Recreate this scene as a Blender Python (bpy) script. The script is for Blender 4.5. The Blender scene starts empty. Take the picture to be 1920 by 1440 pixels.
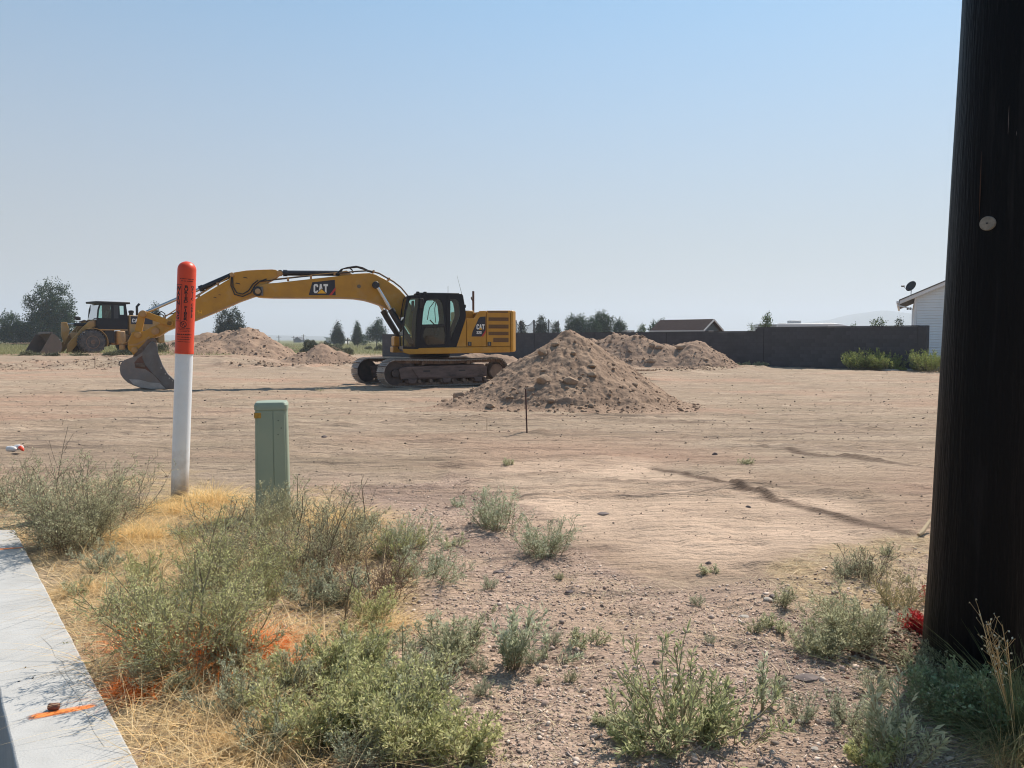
import bpy, math, random
import numpy as np
from mathutils import Vector, Matrix
from mathutils.geometry import tessellate_polygon
random.seed(7); RNG = np.random.default_rng(7)
sc = bpy.context.scene
DENOISE = True
COL = sc.collection
R = math.radians

# ------------------------------------------------------------------ camera
EYE = 1.5; F = 1442.0; PITCH = math.atan(83 / F)
cd = bpy.data.cameras.new('camera'); cam = bpy.data.objects.new('camera', cd); COL.objects.link(cam)
cd.sensor_width = 36; cd.lens = F / 1920 * 36; cd.clip_start = 0.05; cd.clip_end = 12000
cam.location = (0, 0, EYE); cam.rotation_euler = (math.pi / 2 - PITCH, 0, 0)
sc.camera = cam

# ------------------------------------------------------------------ light
SUN_DIR = Vector((0.50, 0.62, 1.0)).normalized()
SUN_EL = math.asin(SUN_DIR.z); SUN_AZ = math.atan2(SUN_DIR.x, SUN_DIR.y)
w = bpy.data.worlds.new('World'); sc.world = w; w.use_nodes = True
nt = w.node_tree; nt.nodes.clear()
sky = nt.nodes.new('ShaderNodeTexSky'); sky.sky_type = 'NISHITA'; sky.sun_disc = False
sky.sun_elevation = SUN_EL; sky.sun_rotation = SUN_AZ
sky.air_density = 1.0; sky.dust_density = 0.35; sky.ozone_density = 1.6; sky.altitude = 1300
tc = nt.nodes.new('ShaderNodeTexCoord'); sx = nt.nodes.new('ShaderNodeSeparateXYZ')
nt.links.new(tc.outputs['Generated'], sx.inputs[0])
mr = nt.nodes.new('ShaderNodeMapRange'); mr.interpolation_type = 'SMOOTHSTEP'
mr.inputs['From Min'].default_value = -0.05; mr.inputs['From Max'].default_value = 0.56
mr.inputs['To Min'].default_value = 0.92; mr.inputs['To Max'].default_value = 0.0
nt.links.new(sx.outputs['Z'], mr.inputs['Value'])
mx = nt.nodes.new('ShaderNodeMix'); mx.data_type = 'RGBA'
tn = nt.nodes.new('ShaderNodeMix'); tn.data_type = 'RGBA'; tn.blend_type = 'MULTIPLY'; tn.inputs['Factor'].default_value = 1
tn.inputs['B'].default_value = (.77, 1.05, .97, 1); nt.links.new(sky.outputs[0], tn.inputs['A'])
nt.links.new(mr.outputs[0], mx.inputs['Factor']); nt.links.new(tn.outputs['Result'], mx.inputs['A'])
SKY_STRENGTH = 0.122
mx.inputs['B'].default_value = (2.72, 2.18, 1.98, 1)
bg = nt.nodes.new('ShaderNodeBackground'); bg.inputs['Strength'].default_value = SKY_STRENGTH
out = nt.nodes.new('ShaderNodeOutputWorld')
nt.links.new(mx.outputs['Result'], bg.inputs['Color']); nt.links.new(bg.outputs[0], out.inputs['Surface'])
sd = bpy.data.lights.new('sun', 'SUN'); sun = bpy.data.objects.new('sun', sd); COL.objects.link(sun)
sd.energy = 4.6; sd.angle = R(0.9); sd.color = (1.0, 0.91, 0.79)
sun.rotation_euler = SUN_DIR.to_track_quat('Z', 'Y').to_euler()
sc.view_settings.view_transform = 'Standard'; sc.view_settings.look = 'None'
sc.view_settings.exposure = 0.50; sc.view_settings.gamma = 1.0; sc.view_settings.use_curve_mapping = False
sc.render.engine = 'CYCLES'; sc.cycles.use_denoising = DENOISE; sc.cycles.pixel_filter_type = 'BLACKMAN_HARRIS'; sc.cycles.filter_width = 1.1
sc.cycles.max_bounces = 6; sc.cycles.transparent_max_bounces = 12; sc.cycles.volume_bounces = 1
sc.cycles.diffuse_bounces = 3; sc.cycles.glossy_bounces = 3; sc.cycles.transmission_bounces = 4
sc.cycles.caustics_reflective = False; sc.cycles.caustics_refractive = False

# ------------------------------------------------------------------ helpers
def ray(px, py):
    u = (px - 960) / F; v = (720 - py) / F
    c, s = math.cos(PITCH), math.sin(PITCH)
    return Vector((u, c + v * s, -s + v * c))
def at(px, py, Y):
    d = ray(px, py); t = Y / d.y
    return Vector((d.x * t, Y, EYE + d.z * t))
def on_z(px, py, z):
    d = ray(px, py); t = (z - EYE) / d.z
    return Vector((d.x * t, d.y * t, z))
def proj(X, Y, Z):
    c, s = math.cos(PITCH), math.sin(PITCH)
    dz = Z - EYE
    dep = Y * c - dz * s; up = Y * s + dz * c
    return 960 + F * X / dep, 720 - F * up / dep
def smooth(t):
    t = np.clip(t, 0, 1); return t * t * (3 - 2 * t)
def _hash(ix, iy, seed):
    h = (ix.astype(np.int64) * 374761393 + iy.astype(np.int64) * 668265263 + seed * 974711) & 0xffffffff
    h = ((h ^ (h >> 13)) * 1274126177) & 0xffffffff
    h = (h ^ (h >> 16)) & 0xffff
    return h / 65535.0
def vnoise(x, y, seed=0):
    x = np.asarray(x, float); y = np.asarray(y, float)
    ix = np.floor(x); iy = np.floor(y); fx = x - ix; fy = y - iy
    fx = fx * fx * (3 - 2 * fx); fy = fy * fy * (3 - 2 * fy)
    a = _hash(ix, iy, seed); b = _hash(ix + 1, iy, seed); c = _hash(ix, iy + 1, seed); d = _hash(ix + 1, iy + 1, seed)
    return (a + (b - a) * fx) * (1 - fy) + (c + (d - c) * fx) * fy
def fbm(x, y, o=4, seed=0, g=0.5):
    s = 0; a = 1; n = 0
    for i in range(o):
        s = s + a * vnoise(x * 2 ** i + 13.7 * i, y * 2 ** i + 7.3 * i, seed + i); n += a; a *= g
    return s / n - 0.5
def in_poly(x, y, P):
    x = np.asarray(x); y = np.asarray(y); r = np.zeros(x.shape, bool); j = len(P) - 1
    for i in range(len(P)):
        xi, yi = P[i]; xj, yj = P[j]
        c = ((yi > y) != (yj > y)) & (x < (xj - xi) * (y - yi) / (yj - yi + 1e-12) + xi)
        r ^= c; j = i
    return r

# terrain ------------------------------------------------------------
WA = on_z(262, 1440, 0.5); WB = on_z(28, 993, 0.5)      # bank-side top edge of the retaining wall
WU = (WB - WA); WU.z = 0; WU.normalize(); WN = Vector((-WU.y, WU.x, 0))   # WN: to the street side
def macro(X, Y):
    X = np.asarray(X, float); Y = np.asarray(Y, float)
    z = 0.49 * (1 - np.clip((Y - 4.4) / 15.6, 0, 1))
    z = np.where(Y > 3.4, z * 1.0, z)
    z = z + 0.52 * smooth((Y - 38) / 7) * smooth((-X - 0.30 * Y + 1.5) / 5) * (1 - smooth((Y - 120) / 100))
    s = (X - WB.x) * WN.x + (Y - WB.y) * WN.y
    left = (s > 0.1) & (Y < WB.y - 0.1)
    return np.where(left, 0.0, z), left
RUTS = []
def rut(pts, amp, wid, seed):
    P = [on_ground_macro(*p) for p in pts]; RUTS.append((np.array([(p.x, p.y) for p in P]), amp, wid, seed))
def on_ground_macro(px, py):
    d = ray(px, py); t = 1.0
    for i in range(26):
        z = float(macro(d.x * t, d.y * t)[0]); t2 = (z - EYE) / d.z
        if abs(t2 - t) < 1e-4: break
        t = 0.5 * t + 0.5 * t2
    return Vector((d.x * t, d.y * t, float(macro(d.x * t, d.y * t)[0])))
rut([(1225, 880), (1330, 905), (1440, 936), (1560, 966), (1700, 1000)], .06, .045, 1)
rut([(1425, 836), (1500, 850), (1600, 862), (1775, 882)], .06, .05, 2)
rut([(380, 800), (560, 801), (760, 795), (880, 787), (1000, 780), (1300, 778)], .04, .10, 3)
rut([(420, 842), (620, 838), (760, 831), (900, 826), (990, 815), (1120, 809)], .034, .07, 4)
rut([(0, 712), (110, 708), (230, 704), (330, 700)], .03, .3, 5)
rut([(0, 742), (120, 744), (330, 752), (640, 748)], .03, .2, 6)
rut([(1200, 715), (1400, 720), (1560, 729), (1770, 740)], .03, .25, 7)
rut([(1060, 700), (1400, 706), (1770, 712)], .03, .3, 8)
rut([(880, 905), (1000, 894), (1080, 888)], .02, .06, 9)
# shallow excavations near the mounds
rut([(455, 684), (520, 690), (575, 693), (640, 688), (705, 684)], -.30, .55, 10)
rut([(535, 697), (590, 699), (700, 692)], .05, .5, 12)
rut([(1195, 697), (1260, 699), (1340, 695), (1400, 690)], -.25, .5, 11)
rut([(0, 679), (60, 676), (130, 678), (200, 672), (240, 676)], .20, .6, 13)
_r = random.Random(21)
for _k in range(15):
    _y = 716 + 15 * _k * (.55 + .035 * _k) + _r.uniform(-4, 4); _x = _r.uniform(-100, 1100) if _y > 760 else _r.uniform(0, 900)
    _l = _r.uniform(350, 900); _s = _r.uniform(-.022, .03); rut([(_x, _y), (_x + _l * .5, _y + _l * .5 * _s), (_x + _l, _y + _l * _s * 1.4)], _r.uniform(.016, .034), _r.uniform(.035, .07), 20 + _k)
    if _k % 2: rut([(_x + 20, _y + 9), (_x + _l * .5, _y + 9 + _l * .5 * _s), (_x + _l, _y + 10 + _l * _s * 1.4)], _r.uniform(.012, .026), _r.uniform(.03, .06), 50 + _k)
SMOOTH_PX = [(860, 925), (1000, 885), (1240, 885), (1700, 1000), (1560, 1060), (1230, 1105), (1120, 1010)]
def ground_np(X, Y, micro=True):
    z, left = macro(X, Y)
    if not micro: return z
    X = np.asarray(X, float); Y = np.asarray(Y, float)
    fade = np.clip(1.3 - Y / 260, 0, 1)
    m = 0.055 * fbm(X * .33, Y * .5, 3, 3)
    m = m + 0.075 * fbm(X * .28 + Y * .05, Y * 2.2, 4, 11) * smooth((Y - 4) / 6)
    m = m + 0.045 * fbm(X * 1.2, Y * 7, 3, 17) * smooth((Y - 5) / 6)
    m = m + 0.050 * fbm(X * 2.2, Y * 2.6, 5, 23, .6)
    m = m + 0.022 * fbm(X * 11, Y * 13, 3, 31, .6)
    q = np.clip(fbm(X * 5, Y * 6, 2, 41) - .16, 0, 1); m = m - q * .10     # small pits and footprints
    for P, amp, wid, seed in RUTS:
        best = np.full(X.shape, 1e9)
        for i in range(len(P) - 1):
            a = P[i]; b = P[i + 1]; ab = b - a; L2 = (ab ** 2).sum()
            t = np.clip(((X - a[0]) * ab[0] + (Y - a[1]) * ab[1]) / L2, 0, 1)
            d = np.hypot(X - a[0] - t * ab[0], Y - a[1] - t * ab[1])
            best = np.minimum(best, d)
        wob = 0.7 + .5 * vnoise(X * 1.1 / max(wid * 5, .5), Y * 1.6 / max(wid * 5, .5), 90 + seed)
        rough = 1 + 1.1 * fbm(X * .22 / wid, Y * .45 / wid, 4, 60 + seed)
        if abs(amp - .06) < 1e-6:      # a little bank: the far side stands higher, its face towards the road
            yl = np.interp(X, P[:, 0], P[:, 1]); side = np.tanh((Y - yl + .025 * fbm(X * 3, X * 0, 3, seed)) / (wid * .5)); inside = smooth((X - P[0, 0]) / .8) * smooth((P[-1, 0] - X) / .8)
            m = m + .022 * rough * np.exp(-((best - wid * .3) / (wid * .8)) ** 2) * inside + amp * 1.2 * (.6 + .4 * wob) * (1 + .5 * (rough - 1)) * (.5 + .5 * side) * np.exp(-(np.maximum(best - wid, 0) / (wid * 7)) ** 2) * inside; continue
        g = np.exp(-(best / wid) ** 2)
        m = m + amp * wob * rough * g
        if amp < 0: m = m + abs(amp) * .55 * np.exp(-((best - 1.9 * wid) / (wid * .6)) ** 2) * rough
    s = (X - WB.x) * WN.x + (Y - WB.y) * WN.y
    nearwall = np.clip(np.abs(s) / 0.25, 0.15, 1)
    m = np.where(Y < WB.y + .3, m * nearwall - .012 * (1 - nearwall), m)
    return np.where(left, 0.004 * fbm(X * 9, Y * 9, 2, 5), z + m * fade)
def gz(x, y): return float(ground_np(np.array([x]), np.array([y]))[0])
def on_ground(px, py):
    d = ray(px, py); g0 = on_ground_macro(px, py); t0 = g0.y / d.y; t = np.linspace(t0 * .86, t0 * 1.16, 160)
    z = ground_np(d.x * t, d.y * t); e = (EYE + d.z * t) - z; k = np.argmax(e < 0) if (e < 0).any() else 80
    return Vector((d.x * t[k], d.y * t[k], float(z[k])))

# materials ------------------------------------------------------------
MATS = {}
def mat(name, c, rough=.6, metal=0, c2=None, scale=6, detail=4, lo=.35, hi=.65, dust=0, dustc=(.36, .27, .19), bump=0, bscale=40,
        stretch=(1, 1, 1), spec=.5, island=0, trans=0, coat=0, low=None, isl2=None):
    """one procedural Principled material: two base colours mixed by noise, a dust layer, bump"""
    m = bpy.data.materials.new(name); m.use_nodes = True; nt = m.node_tree; N = nt.nodes; L = nt.links
    b = N['Principled BSDF']; b.inputs['Roughness'].default_value = rough; b.inputs['Metallic'].default_value = metal
    b.inputs['Specular IOR Level'].default_value = spec
    if coat: b.inputs['Coat Weight'].default_value = coat; b.inputs['Coat Roughness'].default_value = .15
    tc = N.new('ShaderNodeTexCoord'); mp = N.new('ShaderNodeMapping'); mp.inputs['Scale'].default_value = stretch
    L.new(tc.outputs['Object'], mp.inputs[0])
    def mixc(fac, A, B):
        x = N.new('ShaderNodeMix'); x.data_type = 'RGBA'
        if isinstance(fac, (int, float)): x.inputs['Factor'].default_value = fac
        else: L.new(fac, x.inputs['Factor'])
        for k, v in (('A', A), ('B', B)):
            if isinstance(v, tuple): x.inputs[k].default_value = (*v, 1)
            else: L.new(v, x.inputs[k])
        return x.outputs['Result']
    def noise(s, d, lo, hi):
        n = N.new('ShaderNodeTexNoise'); n.inputs['Scale'].default_value = s; n.inputs['Detail'].default_value = d
        n.inputs['Roughness'].default_value = .62
        L.new(mp.outputs[0], n.inputs['Vector'])
        r = N.new('ShaderNodeMapRange'); r.inputs['From Min'].default_value = lo; r.inputs['From Max'].default_value = hi
        L.new(n.outputs[0], r.inputs['Value']); return r.outputs[0]
    col = tuple(c)
    if c2: col = mixc(noise(scale, detail, lo, hi), col, tuple(c2))
    if island:
        g = N.new('ShaderNodeNewGeometry')
        if isl2: col = mixc(g.outputs['Random Per Island'], col, tuple(isl2))
        h = N.new('ShaderNodeHueSaturation'); r = N.new('ShaderNodeMapRange')
        r.inputs['To Min'].default_value = 1 - island; r.inputs['To Max'].default_value = 1 + island
        wn = N.new('ShaderNodeTexWhiteNoise'); wn.noise_dimensions = '1D'
        L.new(g.outputs['Random Per Island'], wn.inputs['W'])
        L.new(wn.outputs['Value'], r.inputs['Value']); L.new(r.outputs[0], h.inputs['Value'])
        if isinstance(col, tuple): h.inputs['Color'].default_value = (*col, 1)
        else: L.new(col, h.inputs['Color'])
        col = h.outputs[0]
    if dust:
        f = noise(scale * .6, 6, .62 - .35 * dust, .95 - .25 * dust); col = mixc(f, col, tuple(dustc))
    if low:     # dried mud up to a height above the thing's base
        sp = N.new('ShaderNodeSeparateXYZ'); L.new(tc.outputs['Object'], sp.inputs[0])
        n = N.new('ShaderNodeTexNoise'); n.inputs['Scale'].default_value = 7; n.inputs['Detail'].default_value = 6; L.new(tc.outputs['Object'], n.inputs['Vector'])
        a = N.new('ShaderNodeMath'); a.operation = 'MULTIPLY_ADD'; a.inputs[1].default_value = -low * 1.6; L.new(n.outputs[0], a.inputs[0]); L.new(sp.outputs['Z'], a.inputs[2])
        r = N.new('ShaderNodeMapRange'); r.inputs['From Min'].default_value = low * .15; r.inputs['From Max'].default_value = -low * .6; L.new(a.outputs[0], r.inputs['Value'])
        col = mixc(r.outputs[0], col, tuple(dustc))
    if isinstance(col, tuple): b.inputs['Base Color'].default_value = (*col, 1)
    else: L.new(col, b.inputs['Base Color'])
    if bump:
        n = N.new('ShaderNodeTexNoise'); n.inputs['Scale'].default_value = bscale; n.inputs['Detail'].default_value = 5
        L.new(mp.outputs[0], n.inputs['Vector'])
        u = N.new('ShaderNodeBump'); u.inputs['Strength'].default_value = 1; u.inputs['Distance'].default_value = bump
        L.new(n.outputs[0], u.inputs['Height']); L.new(u.outputs[0], b.inputs['Normal'])
    if trans:   # thin leaf: part of the light comes through
        t = N.new('ShaderNodeBsdfTranslucent'); ms = N.new('ShaderNodeMixShader'); ms.inputs[0].default_value = trans
        if isinstance(col, tuple): t.inputs[0].default_value = (*col, 1)
        else: L.new(col, t.inputs[0])
        L.new(b.outputs[0], ms.inputs[1]); L.new(t.outputs[0], ms.inputs[2]); L.new(ms.outputs[0], N['Material Output'].inputs[0])
    MATS[name] = m
    return m
def glass_mat(name, tint, gloss=.12):
    m = bpy.data.materials.new(name); m.use_nodes = True; N = m.node_tree.nodes; L = m.node_tree.links
    N.remove(N['Principled BSDF'])
    t = N.new('ShaderNodeBsdfTransparent'); t.inputs[0].default_value = (*tint, 1)
    g = N.new('ShaderNodeBsdfGlossy'); g.inputs['Roughness'].default_value = .03
    lw = N.new('ShaderNodeFresnel'); lw.inputs[0].default_value = 1.5
    a = N.new('ShaderNodeMath'); a.operation = 'ADD'; a.inputs[1].default_value = gloss * .3; L.new(lw.outputs[0], a.inputs[0])
    ms = N.new('ShaderNodeMixShader'); L.new(a.outputs[0], ms.inputs[0]); L.new(t.outputs[0], ms.inputs[1]); L.new(g.outputs[0], ms.inputs[2])
    L.new(ms.outputs[0], N['Material Output'].inputs[0]); MATS[name] = m; return m

YEL = mat('machine_yellow', (.485, .238, .016), .42, 0, (.41, .195, .018), 3, dust=.22, dustc=(.42, .28, .12), bump=.0008, bscale=30, spec=.5)
YELD = mat('dirty_yellow', (.50, .27, .07), .6, 0, (.34, .18, .07), 4, dust=.55, bump=.002, bscale=20)
BLK = mat('black_paint', (.012, .014, .020), .45, dust=.15, dustc=(.06, .055, .05))
BLKM = mat('matte_black', (.018, .018, .020), .7, dust=.2, dustc=(.08, .07, .06))
STEEL = mat('worn_steel', (.13, .125, .125), .45, .7, (.22, .21, .20), 5, dust=.35, dustc=(.25, .19, .14))
STEELD = mat('bucket_steel', (.17, .16, .16), .5, .2, (.22, .19, .175), 4, dust=.45, dustc=(.22, .16, .12), bump=.002)
RUSTY = mat('muddy_steel', (.10, .06, .045), .75, .1, (.17, .12, .09), 6, dust=.6, dustc=(.27, .19, .14), bump=.004, bscale=25)
SHOE = mat('track_shoe_steel', (.27, .25, .235), .42, .3, (.36, .32, .29), 9, dust=.5, dustc=(.24, .18, .135))
TFRAME = mat('track_frame_paint', (.035, .028, .028), .65, 0, (.13, .085, .075), 2.6, dust=.65, dustc=(.19, .13, .11), bump=.003, stretch=(1, 1, 3))
CHROME = mat('cylinder_rod', (.55, .55, .55), .22, .9)
HOSE = mat('hose_rubber', (.02, .02, .022), .6)
WHITE = mat('white_decal', (.75, .75, .73), .5)
RED = mat('red_decal', (.45, .03, .03), .5)
YDEC = mat('yellow_decal', (.80, .42, .02), .5)
DEC = mat('navy_decal', (.012, .014, .028), .4)
VENT = mat('vent_mesh', (.13, .068, .03), .7, 0, (.09, .045, .022), 30)
BROWNP = mat('rusty_pipe', (.11, .055, .04), .7)
GLASS = glass_mat('cab_glass', (.60, .80, .74))
SEAT = mat('seat_fabric', (.03, .032, .036), .9)
RUB = mat('tyre_rubber', (.045, .046, .05), .85, 0, (.075, .07, .07), 8, dust=.6, dustc=(.17, .145, .125))
LYEL = mat('dusty_loader_yellow', (.45, .255, .06), .6, 0, (.36, .20, .055), 2.5, dust=.55, dustc=(.34, .25, .16), bump=.0015)

# mesh building -----------------------------------------------------------
class MB:
    def __init__(s): s.v = []; s.f = []
    def add(s, v, f):
        o = len(s.v); s.v += [tuple(p) for p in v]; s.f += [tuple(i + o for i in q) for q in f]; return s
    def box(s, x0, x1, y0, y1, z0, z1):
        v = [(x, y, z) for x in (x0, x1) for y in (y0, y1) for z in (z0, z1)]
        return s.add(v, [(0, 1, 3, 2), (4, 6, 7, 5), (0, 4, 5, 1), (2, 3, 7, 6), (0, 2, 6, 4), (1, 5, 7, 3)])
    def prism(s, P, y0, y1):          # P: list of (x, z), extruded along y
        a = sum(P[i][0] * P[(i + 1) % len(P)][1] - P[(i + 1) % len(P)][0] * P[i][1] for i in range(len(P)))
        if a < 0: P = P[::-1]
        n = len(P)
        v = [(x, y0, z) for x, z in P] + [(x, y1, z) for x, z in P]
        f = [tuple(range(n)), tuple(range(2 * n - 1, n - 1, -1))]
        f += [(i, i + n, (i + 1) % n + n, (i + 1) % n) for i in range(n)]
        return s.add(v, f)
    def zprism(s, P, z0, z1):
        a = sum(P[i][0] * P[(i + 1) % len(P)][1] - P[(i + 1) % len(P)][0] * P[i][1] for i in range(len(P)))
        if a < 0: P = P[::-1]
        n = len(P)
        v = [(x, y, z0) for x, y in P] + [(x, y, z1) for x, y in P]
        f = [tuple(range(n - 1, -1, -1)), tuple(range(n, 2 * n))]
        f += [(i, (i + 1) % n, (i + 1) % n + n, i + n) for i in range(n)]
        return s.add(v, f)
    def holed(s, P, H, y0, y1):       # plate with holes, extruded along y
        loops = [P] + H; flat = [p for l in loops for p in l]
        tri = tessellate_polygon([[Vector((x, z, 0)) for x, z in l] for l in loops])
        n = len(flat)
        v = [(x, y0, z) for x, z in flat] + [(x, y1, z) for x, z in flat]
        f = []
        for t in tri:
            f.append(tuple(t)); f.append(tuple(i + n for i in t[::-1]))
        o = 0
        for l in loops:
            k = len(l)
            f += [(o + i, o + i + n, o + (i + 1) % k + n, o + (i + 1) % k) for i in range(k)]; o += k
        return s.add(v, f)
    def tube(s, path, r, n=10, cap=True):
        P = [Vector(p) for p in path]; rr = r if isinstance(r, (list, tuple)) else [r] * len(P)
        d0 = (P[1] - P[0]).normalized(); ref = Vector((0, 0, 1)) if abs(d0.z) < .9 else Vector((0, 1, 0))
        a = d0.cross(ref).normalized(); v = []; f = []
        for i, p in enumerate(P):
            d = (P[min(i + 1, len(P) - 1)] - P[max(i - 1, 0)]).normalized()
            a = (a - d * a.dot(d)).normalized(); b = d.cross(a)
            for k in range(n):
                t = 2 * math.pi * k / n; v.append(p + (a * math.cos(t) + b * math.sin(t)) * rr[i])
        for i in range(len(P) - 1):
            for k in range(n):
                f.append((i * n + k, i * n + (k + 1) % n, (i + 1) * n + (k + 1) % n, (i + 1) * n + k))
        if cap: f += [tuple(range(n - 1, -1, -1)), tuple((len(P) - 1) * n + k for k in range(n))]
        return s.add(v, f)
    def lathe(s, prof, c=(0, 0, 0), axis='z', n=32):     # prof: (r, h)
        v = []; f = []
        for r, h in prof:
            for k in range(n):
                t = 2 * math.pi * k / n; x, y = r * math.cos(t), r * math.sin(t)
                q = (x, y, h) if axis == 'z' else (x, h, y) if axis == 'y' else (h, x, y)
                v.append((q[0] + c[0], q[1] + c[1], q[2] + c[2]))
        for i in range(len(prof) - 1):
            for k in range(n): f.append((i * n + k, i * n + (k + 1) % n, (i + 1) * n + (k + 1) % n, (i + 1) * n + k))
        f += [tuple(range(n - 1, -1, -1)), tuple((len(prof) - 1) * n + k for k in range(n))]
        return s.add(v, f)
    def move(s, M):
        s.v = [tuple(M @ Vector(p)) for p in s.v]; return s
    def mesh(s, name, m=None, ang=35):
        me = bpy.data.meshes.new(name); me.from_pydata(s.v, [], s.f); me.validate()
        import bmesh
        b = bmesh.new(); b.from_mesh(me); bmesh.ops.recalc_face_normals(b, faces=b.faces); b.to_mesh(me); b.free()
        me.polygons.foreach_set('use_smooth', [True] * len(me.polygons)); me.set_sharp_from_angle(angle=R(ang))
        if m: me.materials.append(m)
        return me
    def build(s, name, m, parent=None, bevel=0, ang=35, loc=None):
        return obj(name, s.mesh(name, m, ang), parent, bevel, loc)
def obj(name, me, parent=None, bevel=0, loc=None, rot=None):
    o = bpy.data.objects.new(name, me); COL.objects.link(o)
    if parent: o.parent = parent
    if loc is not None: o.location = loc
    if rot is not None: o.rotation_euler = rot
    if bevel:
        b = o.modifiers.new('bevel', 'BEVEL'); b.width = bevel; b.segments = 2; b.limit_method = 'ANGLE'; b.angle_limit = R(40)
    return o
def empty(name, loc, rz=0): 
    o = bpy.data.objects.new(name, None); COL.objects.link(o); o.location = loc; o.rotation_euler = (0, 0, rz); o.empty_display_size = .1; return o
def tag(o, label=None, cat=None, group=None, kind=None):
    if label: o['label'] = label
    if cat: o['category'] = cat
    if group: o['group'] = group
    if kind: o['kind'] = kind
    return o
def mesh_np(name, V, Q, m, smooth=False):
    """mesh from numpy arrays: V (n,3), Q (k,3|4)"""
    me = bpy.data.meshes.new(name); V = np.ascontiguousarray(V, np.float32); Q = np.ascontiguousarray(Q, np.int32)
    me.vertices.add(len(V)); me.vertices.foreach_set('co', V.ravel())
    k = Q.shape[1]; me.loops.add(Q.size); me.loops.foreach_set('vertex_index', Q.ravel())
    me.polygons.add(len(Q)); me.polygons.foreach_set('loop_start', np.arange(len(Q), dtype=np.int32) * k)
    if smooth: me.polygons.foreach_set('use_smooth', np.ones(len(Q), bool))
    me.update(calc_edges=True)
    if m: me.materials.append(m)
    return me
def copy_tree(o, parent=None):
    c = o.copy(); COL.objects.link(c); c.parent = parent
    for ch in [x for x in o.children]: copy_tree(ch, c)
    return c
ICO = None
def chip_batch(P, S, seed):
    """thousands of small angular chips: 8-triangle distorted octahedra"""
    v = np.array([(1, 0, 0), (-1, 0, 0), (0, 1, 0), (0, -1, 0), (0, 0, 1), (0, 0, -1)], float)
    f = np.array([(0, 2, 4), (2, 1, 4), (1, 3, 4), (3, 0, 4), (2, 0, 5), (1, 2, 5), (3, 1, 5), (0, 3, 5)]); n = len(P); r = np.random.default_rng(seed)
    D = v[None] + r.uniform(-.45, .45, (n, 6, 3)); D = D * np.stack([r.uniform(.7, 1.5, n), r.uniform(.5, 1.1, n), r.uniform(.3, .8, n)], 1)[:, None, :]
    a = r.random(n) * 6.283; ca, sa = np.cos(a)[:, None], np.sin(a)[:, None]; b = r.normal(0, .35, n)[:, None]
    x = D[:, :, 0] * ca - D[:, :, 1] * sa; y = D[:, :, 0] * sa + D[:, :, 1] * ca
    D = np.stack([x, y, D[:, :, 2] + b * x], 2) * (np.asarray(S) * .5)[:, None, None] + P[:, None, :]
    return D.reshape(-1, 3), (f[None] + (np.arange(n) * 6)[:, None, None]).reshape(-1, 3)
def rock_batch(P, S, seed, squash=.7):
    """many rough stones: 20-triangle deformed lumps at P (n,3), sizes S (n,)"""
    global ICO
    if ICO is None:
        t = (1 + 5 ** .5) / 2
        v = np.array([(-1, t, 0), (1, t, 0), (-1, -t, 0), (1, -t, 0), (0, -1, t), (0, 1, t), (0, -1, -t), (0, 1, -t), (t, 0, -1), (t, 0, 1), (-t, 0, -1), (-t, 0, 1)], float)
        v /= np.linalg.norm(v[0])
        f = np.array([(0, 11, 5), (0, 5, 1), (0, 1, 7), (0, 7, 10), (0, 10, 11), (1, 5, 9), (5, 11, 4), (11, 10, 2), (10, 7, 6), (7, 1, 8), (3, 9, 4), (3, 4, 2), (3, 2, 6), (3, 6, 8), (3, 8, 9), (4, 9, 5), (2, 4, 11), (6, 2, 10), (8, 6, 7), (9, 8, 1)])
        ICO = (v, f)
    v, f = ICO; n = len(P); r = np.random.default_rng(seed)
    D = v[None] * (1 + .32 * (r.random((n, 12, 1)) - .5) * 2)
    sc_ = np.stack([r.uniform(.75, 1.35, n), r.uniform(.6, 1.1, n), r.uniform(.45, .9, n) * squash / .7], 1)
    D = D * sc_[:, None, :]
    a = r.random(n) * 6.283; ca, sa = np.cos(a)[:, None], np.sin(a)[:, None]
    x = D[:, :, 0] * ca - D[:, :, 1] * sa; y = D[:, :, 0] * sa + D[:, :, 1] * ca
    D = np.stack([x, y, D[:, :, 2]], 2) * (np.asarray(S) * .5)[:, None, None] + P[:, None, :]
    Fc = f[None] + (np.arange(n) * 12)[:, None, None]
    return D.reshape(-1, 3), Fc.reshape(-1, 3)
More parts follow.
